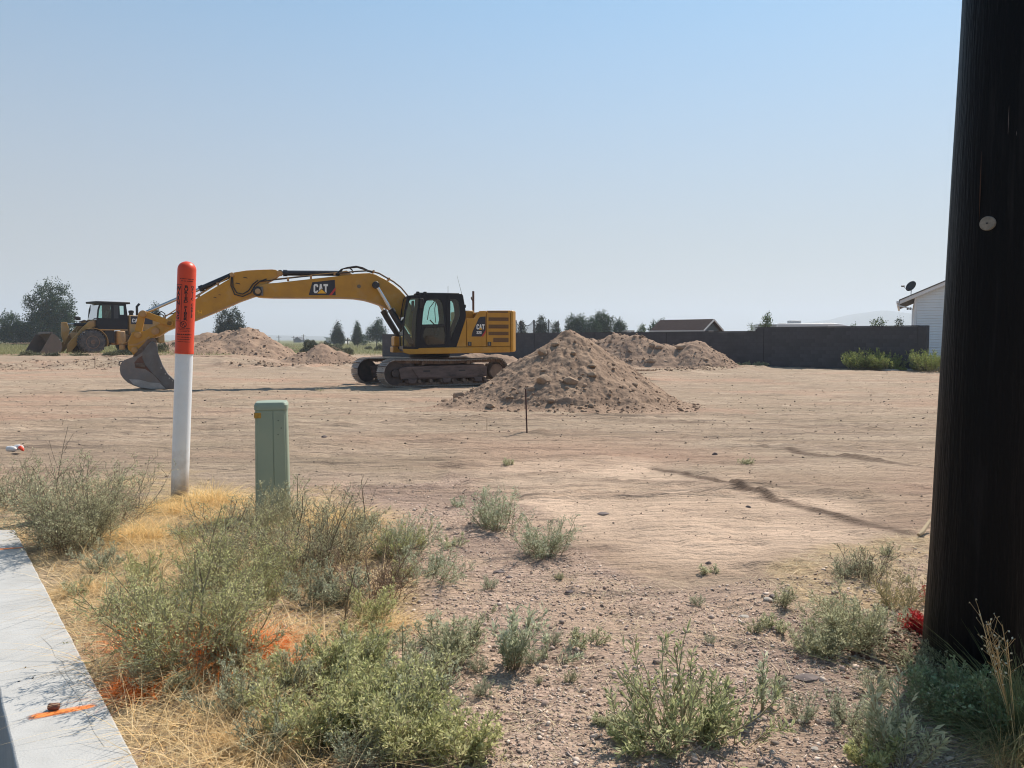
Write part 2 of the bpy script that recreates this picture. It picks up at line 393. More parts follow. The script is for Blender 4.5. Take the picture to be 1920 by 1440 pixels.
# ================================================================== GROUND
def build_ground():
    ang = np.concatenate([np.linspace(-math.pi, -R(50), 36, endpoint=False), np.linspace(-R(50), -R(37), 60, endpoint=False),
                          np.linspace(-R(37), R(37), 560, endpoint=False), np.linspace(R(37), R(50), 60, endpoint=False), np.linspace(R(50), math.pi, 36, endpoint=False)])
    rs = [0.25]
    while rs[-1] < 9000:
        r = rs[-1]; k = .03 if r < 1.4 else .0082 if r < 32 else .012 if r < 90 else .06
        rs.append(r * (1 + k))
    rs = np.array(rs); A, Rr = np.meshgrid(ang, rs); X = np.sin(A) * Rr; Y = np.cos(A) * Rr
    Z = ground_np(X, Y)
    nr, na = X.shape
    V = np.stack([X, Y, Z], 2).reshape(-1, 3)
    i = np.arange(nr - 1)[:, None] * na; j = np.arange(na)[None]; j2 = (j + 1) % na
    Q = np.stack([i + j, i + j2, i + na + j2, i + na + j], 2).reshape(-1, 4)[:, ::-1]
    V = np.vstack([V, [[0, 0, 0]]]); n = len(V) - 1
    me = mesh_np('ground', V, Q, None, True)
    # soil masks (world-fixed): R gravel, G straw litter, B far meadow, A smooth pink clay
    x, y = X.ravel(), Y.ravel(); px, py = proj(x, np.maximum(y, .6), ground_np(x, y, False)); px = px + 40 * fbm(x * 3, y * 3, 3, 5); py = py + 60 * fbm(x * 3, y * 3, 3, 6) * np.clip(4 / np.maximum(y, .5), 0, 1)
    def pm(P, soft):
        s = 0
        for dx, dy in ((0, 0), (soft, 0), (-soft, 0), (0, soft * .6), (0, -soft * .6)): s = s + in_poly(px + dx, py + dy, P) * .2
        return s
    front = (y > .4)
    px2 = px + 190 * fbm(x * 1.1, y * 1.1, 4, 15); py2 = py + 110 * fbm(x * 1.1, y * 1.1, 4, 16)
    clay = (sum(in_poly(px2 + dx, py2 + dy, SMOOTH_PX) for dx in (-45, -15, 15, 45) for dy in (-24, -8, 8, 24)) / 16.) * front
    gravel = pm([(560, 905), (860, 900), (1000, 960), (1130, 1060), (1250, 1110), (1500, 1080), (1760, 1020), (2400, 1000), (2600, 3000), (300, 3000), (260, 1100)], 16) * front
    gravel = np.where((y <= .6) | (np.hypot(x, y) < 2.2), 1, gravel)
    straw = np.maximum(pm([(-300, 960), (60, 905), (330, 880), (470, 930), (620, 920), (760, 960), (800, 1160), (640, 1300), (560, 1700), (-400, 2600)], 25), .8 * pm([(1440, 1060), (1560, 1020), (1760, 1000), (1760, 1150), (1620, 1150), (1480, 1130)], 15)) * front
    edge = 75 + 22 * fbm(x * .06, y * .06, 3, 8)
    mead = smooth((y - edge) / 8)
    mead = np.maximum(mead, smooth((y - (46 + 4 * fbm(x * .3, y * .3, 3, 9))) / 2) * smooth((-x - .33 * y) / 4))
    _, left = macro(x, y)
    C = np.zeros((len(V), 4), np.float32)
    C[:-1, 0] = gravel; C[:-1, 1] = straw; C[:-1, 2] = mead; C[:-1, 3] = np.clip(clay * (.85 + 1.0 * fbm(x * 1.5, y * 1.5, 4, 77)), 0, 1)
    C[:-1][left] = (0, 0, 0, 0)
    ca = me.color_attributes.new('soil', 'FLOAT_COLOR', 'POINT'); ca.data.foreach_set('color', C.ravel())
    shade_soil = np.zeros(x.shape)  # darker bands along ruts: bank-face shade painted in, partly loosened soil
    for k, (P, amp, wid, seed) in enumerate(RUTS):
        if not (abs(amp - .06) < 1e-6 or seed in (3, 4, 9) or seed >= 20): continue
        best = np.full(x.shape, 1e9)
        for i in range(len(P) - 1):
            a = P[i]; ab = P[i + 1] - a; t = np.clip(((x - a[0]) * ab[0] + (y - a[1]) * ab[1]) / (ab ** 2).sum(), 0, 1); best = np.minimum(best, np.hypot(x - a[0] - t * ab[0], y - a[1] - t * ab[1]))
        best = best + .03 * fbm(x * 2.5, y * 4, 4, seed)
        shade_soil = np.maximum(shade_soil, (1.0 if amp == .06 else .5) * np.exp(-(best / (wid * (1.25 if amp == .06 else 1.1))) ** 2) * np.clip(.75 + 1.6 * fbm(x * 1.3, y * 2, 4, seed + 3), 0, 1))
    shade_soil = np.maximum(shade_soil, .45 * np.clip(fbm(x * .55, y * 2.4, 5, 91) * 5 - .9, 0, 1) * (y > 4))
    D_ = np.zeros((len(V), 4), np.float32); D_[:-1, 0] = shade_soil; da = me.color_attributes.new('shade_turned', 'FLOAT_COLOR', 'POINT'); da.data.foreach_set('color', D_.ravel())
    m = bpy.data.materials.new('dirt_ground'); m.use_nodes = True; N = m.node_tree.nodes; L = m.node_tree.links
    b = N['Principled BSDF']; b.inputs['Roughness'].default_value = .95; b.inputs['Specular IOR Level'].default_value = .15
    tc = N.new('ShaderNodeTexCoord'); at_ = N.new('ShaderNodeAttribute'); at_.attribute_name = 'soil'
    sp = N.new('ShaderNodeSeparateColor'); L.new(at_.outputs['Color'], sp.inputs[0])
    def noise(s, d=5, st=(1, 1, 1), lo=.35, hi=.65, rg=.6):
        mp = N.new('ShaderNodeMapping'); mp.inputs['Scale'].default_value = st; L.new(tc.outputs['Object'], mp.inputs[0])
        n = N.new('ShaderNodeTexNoise'); n.inputs['Scale'].default_value = s; n.inputs['Detail'].default_value = d; n.inputs['Roughness'].default_value = rg; L.new(mp.outputs[0], n.inputs['Vector'])
        r = N.new('ShaderNodeMapRange'); r.inputs['From Min'].default_value = lo; r.inputs['From Max'].default_value = hi; L.new(n.outputs[0], r.inputs['Value']); return r.outputs[0]
    def mix(f, A, B, mode='MIX'):
        x = N.new('ShaderNodeMix'); x.data_type = 'RGBA'; x.blend_type = mode
        if isinstance(f, float): x.inputs['Factor'].default_value = f
        else: L.new(f, x.inputs['Factor'])
        for k, v in (('A', A), ('B', B)):
            if isinstance(v, tuple): x.inputs[k].default_value = (*v, 1)
            else: L.new(v, x.inputs[k])
        return x.outputs['Result']
    def mul(a, b_):
        x = N.new('ShaderNodeMath'); x.operation = 'MULTIPLY'; L.new(a, x.inputs[0])
        if isinstance(b_, float): x.inputs[1].default_value = b_
        else: L.new(b_, x.inputs[1])
        return x.outputs[0]
    tan = mix(noise(.45, 6, (1, 2.2, 1), .38, .64), (.385, .285, .205), (.335, .258, .182))
    tan = mix(noise(.8, 5, (.35, 2.6, 1), .45, .75), tan, (.53, .41, .305))
    tan = mix(noise(1.6, 6, (.3, 4.0, 1), .50, .72), tan, (.20, .15, .115))
    tan = mix(mul(noise(.13, 3, (1, 1.5, 1), .50, .62), .75), tan, (.43, .275, .195))
    tan = mix(mul(noise(38, 4, (1, 1, 1), .5, .75), .5), tan, (.19, .14, .11))
    clayc = mix(noise(2.2, 6), (.68, .50, .37), (.57, .42, .31))
    clayc = mix(mul(noise(9, 5, (.6, 2, 1), .52, .72), .6), clayc, (.36, .26, .20))
    col = mix(at_.outputs['Alpha'], tan, clayc)
    vo = N.new('ShaderNodeTexVoronoi'); vo.inputs['Scale'].default_value = 95; L.new(tc.outputs['Object'], vo.inputs['Vector'])
    gv = N.new('ShaderNodeSeparateColor'); L.new(vo.outputs['Color'], gv.inputs[0])
    grav = mix(gv.outputs[0], (.29, .20, .155), (.60, .44, .34))
    grav = mix(mul(noise(3.2, 5, (1, 1, 1), .45, .62), .75), grav, (.48, .345, .25))
    grav = mix(mul(noise(1.3, 4, (1, 1, 1), .48, .62), .65), grav, (.27, .195, .16))
    col = mix(sp.outputs[0], col, grav)
    straw_c = mix(noise(26, 5, (1, 1, 1)), (.60, .44, .25), (.36, .26, .155))
    col = mix(mul(sp.outputs[1], .75 and noise(5, 4, (1, 1, 1), .30, .55)), col, straw_c)
    a2_ = N.new('ShaderNodeAttribute'); a2_.attribute_name = 'shade_turned'; s2_ = N.new('ShaderNodeSeparateColor'); L.new(a2_.outputs['Color'], s2_.inputs[0])
    col = mix(s2_.outputs[0], col, (.165, .115, .085))  # painted rut shade and loose soil darken the base colour
    mead_c = mix(noise(.12, 6, (.5, 1.5, 1)), (.20, .185, .085), (.115, .125, .055))
    col = mix(sp.outputs[2], col, mead_c)
    L.new(col, b.inputs['Base Color'])
    n1 = N.new('ShaderNodeTexNoise'); n1.inputs['Scale'].default_value = 60; n1.inputs['Detail'].default_value = 6; L.new(tc.outputs['Object'], n1.inputs['Vector'])
    u = N.new('ShaderNodeBump'); u.inputs['Strength'].default_value = .9; u.inputs['Distance'].default_value = .012; L.new(n1.outputs[0], u.inputs['Height'])
    mp2 = N.new('ShaderNodeMapping'); mp2.inputs['Scale'].default_value = (.35, 2.2, 1); L.new(tc.outputs['Object'], mp2.inputs[0])
    n2 = N.new('ShaderNodeTexNoise'); n2.inputs['Scale'].default_value = 5; n2.inputs['Detail'].default_value = 7; n2.inputs['Roughness'].default_value = .65; L.new(mp2.outputs[0], n2.inputs['Vector'])
    u2 = N.new('ShaderNodeBump'); u2.inputs['Strength'].default_value = 1; u2.inputs['Distance'].default_value = .085; L.new(n2.outputs[0], u2.inputs['Height']); L.new(u.outputs[0], u2.inputs['Normal'])
    L.new(u2.outputs[0], b.inputs['Normal'])
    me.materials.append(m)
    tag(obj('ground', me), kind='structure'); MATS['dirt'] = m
build_ground()

# pavement of the street side, below the retaining wall
PAVE = mat('asphalt', (.05, .05, .052), .9, 0, (.035, .035, .037), 5, bump=.002, bscale=80)
pv = MB(); pv.add([(-6, -3.2, .012), (2.6, -3.2, .012), (WB.x - .35, WB.y - .25, .012), (-6, WB.y - .25, .012)], [(0, 1, 2, 3)])
tag(pv.build('pavement', PAVE), kind='structure')

# ================================================================== RETAINING WALL
def build_wall():
    CON = mat('cast_concrete', (.47, .465, .45), .85, 0, (.39, .385, .37), 5, 6, dust=.18, dustc=(.33, .31, .28), bump=.0012, bscale=160, stretch=(1, 1, 1))
    T = .228
    A0 = WA - WU * 3.6; n = WN; a = A0; b_ = Vector((WB.x, WB.y, 0)); c = Vector((WB.x - 3.4, WB.y, 0))
    # inner line: parallel to the first leg at T, meeting the inner line of the second leg at y = WB.y - T
    p0 = A0 + n * T
    t = (WB.y - T - p0.y) / WU.y; i = p0 + WU * t; d = Vector((c.x, c.y - T, 0))
    top = [(a.x, a.y), (b_.x, b_.y), (c.x, c.y), (d.x, d.y), (i.x, i.y), (p0.x, p0.y)]
    root = empty('retaining_wall', (WB.x, WB.y, 0))
    tag(root, 'low pale concrete retaining wall with orange paint stripes at the lower left', 'wall')
    loc = [(x - WB.x, y - WB.y) for x, y in top]
    # rows of points along the edges so that the arrises can be chipped
    def dense(P):
        o = []
        for k in range(len(P)):
            q, r_ = P[k], P[(k + 1) % len(P)]; n_ = max(1, int(math.hypot(r_[0] - q[0], r_[1] - q[1]) / .05))
            for s in range(n_): o.append((q[0] + (r_[0] - q[0]) * s / n_, q[1] + (r_[1] - q[1]) * s / n_))
        return o
    D = dense(loc); m = MB(); rr = random.Random(3)
    D = [(x + rr.gauss(0, .0008), y + rr.gauss(0, .0008)) for x, y in D]
    m.zprism(D, -.25, .5)
    o = m.build('wall_body', CON, root, bevel=.006, ang=50)
    OR = bpy.data.materials.new('orange_spray_paint'); OR.use_nodes = True; N = OR.node_tree.nodes; L = OR.node_tree.links
    N['Principled BSDF'].inputs['Base Color'].default_value = (.95, .26, .05, 1); N['Principled BSDF'].inputs['Roughness'].default_value = .6
    uv = N.new('ShaderNodeTexCoord'); sx = N.new('ShaderNodeSeparateXYZ'); L.new(uv.outputs['UV'], sx.inputs[0])
    def edge(o_, w_):
        s = N.new('ShaderNodeMath'); s.operation = 'SUBTRACT'; s.inputs[1].default_value = .5; L.new(o_, s.inputs[0])
        a_ = N.new('ShaderNodeMath'); a_.operation = 'ABSOLUTE'; L.new(s.outputs[0], a_.inputs[0])
        r_ = N.new('ShaderNodeMapRange'); r_.inputs['From Min'].default_value = .5; r_.inputs['From Max'].default_value = .5 - w_; L.new(a_.outputs[0], r_.inputs['Value']); return r_.outputs[0]
    mm = N.new('ShaderNodeMath'); mm.operation = 'MULTIPLY'; L.new(edge(sx.outputs[0], .16), mm.inputs[0]); L.new(edge(sx.outputs[1], .40), mm.inputs[1])
    nz = N.new('ShaderNodeTexNoise'); nz.inputs['Scale'].default_value = 130; nz.inputs['Detail'].default_value = 3; L.new(uv.outputs['Object'], nz.inputs['Vector'])
    ad = N.new('ShaderNodeMath'); ad.operation = 'MULTIPLY_ADD'; ad.inputs[1].default_value = .5; ad.inputs[2].default_value = -.25; L.new(nz.outputs[0], ad.inputs[0])
    a2 = N.new('ShaderNodeMath'); a2.operation = 'ADD'; L.new(mm.outputs[0], a2.inputs[0]); L.new(ad.outputs[0], a2.inputs[1])
    r2 = N.new('ShaderNodeMapRange'); r2.inputs['From Min'].default_value = .12; r2.inputs['From Max'].default_value = .75; r2.inputs['To Max'].default_value = .92; L.new(a2.outputs[0], r2.inputs['Value'])
    tr = N.new('ShaderNodeBsdfTransparent'); ms = N.new('ShaderNodeMixShader'); L.new(r2.outputs[0], ms.inputs[0]); L.new(tr.outputs[0], ms.inputs[1]); L.new(N['Principled BSDF'].outputs[0], ms.inputs[2])
    L.new(ms.outputs[0], N['Material Output'].inputs[0])
    for p, q, wd in (((47, 1346), (186, 1321), .020), ((-70, 1034), (50, 1026), .020)):
        P = on_z(*p, .5012); Q = on_z(*q, .5012); dd = (Q - P); dd.z = 0; dd.normalize(); nn = Vector((-dd.y, dd.x, 0)) * wd * 1.15
        vs = [P - nn, Q - nn * .8, Q + nn * .8, P + nn]
        me = bpy.data.meshes.new('paint_stripe'); me.from_pydata([tuple(v - Vector((WB.x, WB.y, 0))) for v in vs], [], [(0, 1, 2, 3)])
        u = me.uv_layers.new(name='UVMap')
        for k, c_ in enumerate(((0, 0), (1, 0), (1, 1), (0, 1))): u.data[k].uv = c_
        me.materials.append(OR); obj('paint_stripe', me, root)
    # hairline cracks in the top, as thin dark sheets
    CR = mat('crack_shadow', (.36, .35, .33), .95); 
    for pts in ([(78, 1195), (96, 1212), (104, 1232), (118, 1240), (124, 1262), (140, 1285)], [(106, 1250), (122, 1272), (150, 1310), (165, 1345), (176, 1372), (196, 1400)]):
        P = [on_z(x, y, .5008) - Vector((WB.x, WB.y, 0)) for x, y in pts]; v = []; f = []
        for k, p in enumerate(P):
            d_ = (P[min(k + 1, len(P) - 1)] - P[max(k - 1, 0)]).normalized(); e = Vector((-d_.y, d_.x, 0)) * (.0004 + .0004 * (k % 2)); v += [tuple(p - e), tuple(p + e)]
        f = [(2 * k, 2 * k + 2, 2 * k + 3, 2 * k + 1) for k in range(len(P) - 1)]
        me = bpy.data.meshes.new('crack'); me.from_pydata(v, [], f); me.materials.append(CR); obj('crack', me, root)
    # the wooden plug lying on the wall
    p = on_z(101, 1331, .5)
    WD = mat('dark_red_wood', (.13, .05, .035), .7, 0, (.2, .09, .06), 60)
    m = MB().lathe([(.0075, -.0135), (.0095, -.011), (.0095, .009), (.008, .0135), (.004, .0145)], (0, 0, .0095), 'x', 14)
    o = m.build('wooden_plug', WD); o.location = (p.x, p.y, .5); o.rotation_euler = (0, 0, R(8))
    tag(o, 'tiny dark red wooden plug lying on top of the concrete wall', 'plug')
    for k, (x, y) in enumerate(((48, 1252), (36, 1278), (62, 1272))):
        p = on_z(x, y, .5); V, Fq = rock_batch(np.zeros((1, 3)) + np.array([0, 0, .0015]), [.006], 30 + k)
        o = obj('crumb', mesh_np('crumb', V, Fq, MATS['black_paint'])); o.location = p
        tag(o, ['black crumb on the concrete wall top, farthest of three', 'black crumb on the concrete wall top, nearest the wall edge', 'black crumb on the concrete wall top, rightmost of three'][k], 'crumb', 'crumbs on the wall')
build_wall()

# ================================================================== UTILITY POLE
def build_pole():
    bp = on_ground_macro(1846, 1252); bx, by = bp.x, bp.y; base = gz(bx, by) - .3
    H = 10.6; n = 96; rows = 150
    zz = np.concatenate([np.linspace(0, 4.2, 120), np.linspace(4.3, H, 30)])
    th = np.linspace(0, 2 * math.pi, n, endpoint=False)
    T, Z = np.meshgrid(th, zz)
    r0 = .157 - .0055 * Z
    V = []
    sc_ = .0022 * fbm(T * 6 + 40, Z * 1.3, 3, 3) * 2 + .0035 * np.minimum(0, fbm(T * 14, Z * .5, 3, 9) + .12) * 2.2
    # seamless in the angle: blend the first and last columns
    wgt = np.clip((T - 5.9) / .38, 0, 1); sc_ = sc_ * (1 - wgt) + sc_[:, :1] * wgt
    rr = r0 + sc_ + .006 * np.exp(-((Z - .3) / .25) ** 2)
    lx = .020 * (Z - .9)       # slight lean
    X = rr * np.cos(T) + lx; Y = rr * np.sin(T)
    V = np.stack([X, Y, Z], 2).reshape(-1, 3)
    i = np.arange(len(zz) - 1)[:, None] * n; j = np.arange(n)[None]; j2 = (j + 1) % n
    Q = np.stack([i + j, i + j2, i + n + j2, i + n + j], 2).reshape(-1, 4)
    W = mat('creosoted_wood', (.0016, .0018, .0026), .5, 0, (.014, .0125, .013), 5, 6, lo=.56, hi=.78, bump=.004, bscale=26, stretch=(6, 6, .35), spec=.15)
    # bare brown wood showing on the side away from the tar run
    N = W.node_tree.nodes; L = W.node_tree.links; b = N['Principled BSDF']; src = b.inputs['Base Color'].links[0].from_socket
    tc = N.new('ShaderNodeTexCoord'); s = N.new('ShaderNodeSeparateXYZ'); L.new(tc.outputs['Object'], s.inputs[0])
    nz = N.new('ShaderNodeTexNoise'); nz.inputs['Scale'].default_value = 2.5; nz.inputs['Detail'].default_value = 5
    mp = N.new('ShaderNodeMapping'); mp.inputs['Scale'].default_value = (6, 6, .5); L.new(tc.outputs['Object'], mp.inputs[0]); L.new(mp.outputs[0], nz.inputs[0])
    a = N.new('ShaderNodeMath'); a.operation = 'MULTIPLY_ADD'; a.inputs[1].default_value = .12; L.new(nz.outputs[0], a.inputs[0]); L.new(s.outputs['X'], a.inputs[2])
    r = N.new('ShaderNodeMapRange'); r.inputs['From Min'].default_value = .105; r.inputs['From Max'].default_value = .165; L.new(a.outputs[0], r.inputs['Value'])
    zf = N.new('ShaderNodeMapRange'); zf.inputs['From Min'].default_value = 1.7; zf.inputs['From Max'].default_value = .8; zf.inputs['To Max'].default_value = 1; L.new(s.outputs['Z'], zf.inputs['Value'])
    m2 = N.new('ShaderNodeMath'); m2.operation = 'MULTIPLY'; L.new(r.outputs[0], m2.inputs[0]); L.new(zf.outputs[0], m2.inputs[1])
    x = N.new('ShaderNodeMix'); x.data_type = 'RGBA'; x.inputs['B'].default_value = (.20, .09, .035, 1); L.new(m2.outputs[0], x.inputs['Factor']); L.new(src, x.inputs['A']); L.new(x.outputs['Result'], b.inputs['Base Color'])
    root = empty('utility_pole', (bx, by, base))
    tag(root, 'thick dark creosoted timber utility pole at the right edge, cut by the frame', 'utility pole')
    obj('shaft', mesh_np('shaft', V, Q, W, True), root)
    # pale plug with a nail in it, facing the camera
    d = ray(1852, 419); R_ = .147
    ox, oy = -bx - .012, -by; A_ = d.x ** 2 + d.y ** 2; B_ = 2 * (ox * d.x + oy * d.y); C_ = ox * ox + oy * oy - R_ * R_
    t = (-B_ - math.sqrt(B_ * B_ - 4 * A_ * C_)) / (2 * A_); hit = Vector((d.x * t, d.y * t, EYE + d.z * t))
    nrm = Vector((hit.x - bx - .012, hit.y - by, 0)).normalized()
    PM = mat('pale_plug', (.26, .24, .20), .8, 0, (.17, .155, .13), 60)
    g = MB().lathe([(.0205, 0), (.0205, .007), (.019, .0095), (.0001, .0095)], (0, 0, 0), 'z', 28)
    p = g.build('inspection_plug', PM, root); p.location = hit - Vector((bx, by, base)) - nrm * .004; p.rotation_euler = nrm.to_track_quat('Z', 'Y').to_euler()
    g = MB().box(-.002, .002, -.002, .002, .009, .012); q = g.build('nail', BLK, p)
    # long sliver scars
    for (px, py, l, wd) in ((1891, 225, .04, .0012), (1838, 350, .10, .0018), (1906, 250, .006, .001)):
        d = ray(px, py); B_ = 2 * (ox * d.x + oy * d.y); A_ = d.x ** 2 + d.y ** 2; dd_ = B_ * B_ - 4 * A_ * C_
        if dd_ < 0: continue
        t = (-B_ - math.sqrt(dd_)) / (2 * A_); hit = Vector((d.x * t, d.y * t, EYE + d.z * t)); nrm = Vector((hit.x - bx, hit.y - by, 0)).normalized()
        sc2 = mat('wood_scar', (.09, .075, .07) if l < .05 else (.05, .022, .012), .9)
        g = MB().tube([(0, 0, -l), (0, 0, 0), (0, 0, l)], [.0002, wd, .0002], 6); s_ = g.build('scar', sc2, root); s_.location = hit - Vector((bx, by, base))
    return bx, by
POLE_X, POLE_Y = build_pole()

# ================================================================== MARKER POST
TEXTC = mat('black_print', (.018, .012, .012), .6)
def glyph_mesh(s, size):
    c = bpy.data.curves.new('t', 'FONT'); c.body = s; c.size = size; c.align_x = 'CENTER'; c.offset = size * .042; c.resolution_u = 2
    o = bpy.data.objects.new('t', c); COL.objects.link(o); dg = bpy.context.evaluated_depsgraph_get(); me = bpy.data.meshes.new_from_object(o.evaluated_get(dg))
    bpy.data.objects.remove(o); v = [tuple(x.co) for x in me.vertices]; f = [tuple(p.vertices) for p in me.polygons]; bpy.data.meshes.remove(me); return v, f
def build_post():
    p = on_ground_macro(336, 934); root = empty('marker_post', (p.x, p.y, gz(p.x, p.y) - .02)); D = p.y
    pxm = F / D; rad = 15.6 / pxm
    top = at(351, 490, D); H = top.z - root.location.z; lean = (top.x - p.x)
    ax = Vector((lean, 0, H)).normalized(); zs = H / ax.z
    root.rotation_euler = (0, math.atan2(ax.x, ax.z), 0)
    tag(root, 'white marker post with an orange dome-topped sleeve, left of the green pedestal', 'marker post')
    PW = mat('white_plastic', (.80, .84, .88), .42, 0, (.74, .77, .80), 5, low=.35, dustc=(.34, .26, .18), spec=.45)
    PO = mat('orange_plastic', (.78, .075, .022), .40, 0, (.66, .06, .02), 4, spec=.4)
    zb = zs - (662 - 490) / pxm
    MB().lathe([(rad, -.15), (rad, zb + .01)], n=40).build('post_tube', PW, root)
    rs = rad * 1.055; pr = [(rs * 1.035, zb), (rs * 1.035, zb + .012), (rs, zb + .02), (rs, zs - rs * .95)]
    for k in range(1, 9):
        a = k / 8 * math.pi / 2; pr.append((rs * math.cos(a) + 1e-5, zs - rs * .95 + rs * .95 * math.sin(a)))
    sl = MB().lathe(pr, n=48).build('sleeve', PO, root, ang=60)
    face = -R(90) + math.atan2(-p.x, -(-p.y)) * 0    # print faces the camera
    face = math.atan2(-p.y, -p.x)
    def wrap(name, V, Fq, a0, z0):
        v = [((rs + .0008) * math.cos(face + a0 + x / rs), (rs + .0008) * math.sin(face + a0 + x / rs), z0 + y) for x, y, *_ in V]
        return v, Fq
    T = lambda py: zs - (py - 490) / pxm
    m = MB()
    def txt(s, size, a0, z0, wide=1.0):
        v, f = glyph_mesh(s, size); v = [(x * wide, y) for x, y, *_ in v]; v, f = wrap('', v, f, a0, z0); m.add(v, f)
    def column(s, a0, y0, y1, wide, k=1.22):
        st = (y1 - y0) / len(s)
        for i, ch in enumerate(s):
            if ch != ' ': txt(ch, st / pxm * k, a0, T(y0 + st * (i + .92)), wide)
    def rect(a0, a1, ya, yb):      # ring strip of print
        k = 6; v = []; f = []
        for i in range(k + 1):
            a = face + a0 + (a1 - a0) * i / k
            for y in (ya, yb): v.append(((rs + .0008) * math.cos(a), (rs + .0008) * math.sin(a), T(y)))
        m.add(v, [(2 * i, 2 * i + 2, 2 * i + 3, 2 * i + 1) for i in range(k)])
    # warning box turned to the left of view, the two other columns beside it
    def flush(nm):
        me = bpy.data.meshes.new(nm); me.from_pydata(m.v, [], m.f); me.materials.append(TEXTC); obj(nm, me, sl); m.v = []; m.f = []
    column('WARNING', -.92, 537, 599, .95); flush('printed_word')
    for a, b_ in ((-1.38, -1.34), (-.50, -.46)): rect(a, b_, 534, 602)
    rect(-1.36, -.48, 534, 535); rect(-1.36, -.48, 601, 602); flush('printed_frame')
    column('BURIED FIBER', -.02, 535, 600, 1.55); flush('printed_word'); column('OPTIC CABLE', .68, 535, 595, 1.1); flush('printed_word')
    rr = random.Random(5)
    def line(y, a0, a1, h):        # print too small to read in the photograph
        a = a0
        while a < a1:
            w_ = rr.uniform(.05, .16); rect(a, min(a + w_, a1), y - h / 2 * rr.uniform(.7, 1), y + h / 2 * rr.uniform(.7, 1)); a += w_ + rr.choice((.025, .03, .08))
    line(523.5, -.75, .8, 1.5); line(527.5, -.6, .7, 1.5)
    for y, a, b_, h in ((614.5, -.75, .6, 1.1), (617.5, -.6, .45, 1.1), (620, -.75, .55, 1.1), (626, -.95, .75, 2.2), (631, -.9, .65, 1.3), (635, -.85, .6, 1.3), (639.5, -.8, .55, 1.1), (658, .45, .8, 2)): line(y, a, b_, h)
    flush('small_print')
    # the round no-digging sign
    cz = T(607.5); k = 20; ro = 6.0 / pxm; ri = 4.8 / pxm; v = []
    for i in range(k):
        a = 2 * math.pi * i / k; v += [(ro * math.cos(a), ro * math.sin(a)), (ri * math.cos(a), ri * math.sin(a))]
    vv, ff = wrap('', v, [(2 * i, (2 * i + 2) % (2 * k), (2 * i + 3) % (2 * k), 2 * i + 1) for i in range(k)], -.22, cz); m.add(vv, ff)
    for P in ([(-.75, .45), (.45, -.75), (.75, -.45), (-.45, .75)], [(-.3, -.6), (-.1, -.6), (.25, .5), (0, .6)], [(-.6, -.1), (.5, .15), (.5, .3), (-.6, .1)]):
        vv, ff = wrap('', [(x * ro * .9, y * ro * .9) for x, y in P], [(0, 1, 2, 3)], -.22, cz); m.add(vv, ff)
    flush('printed_sign')
    return p
POST = build_post()

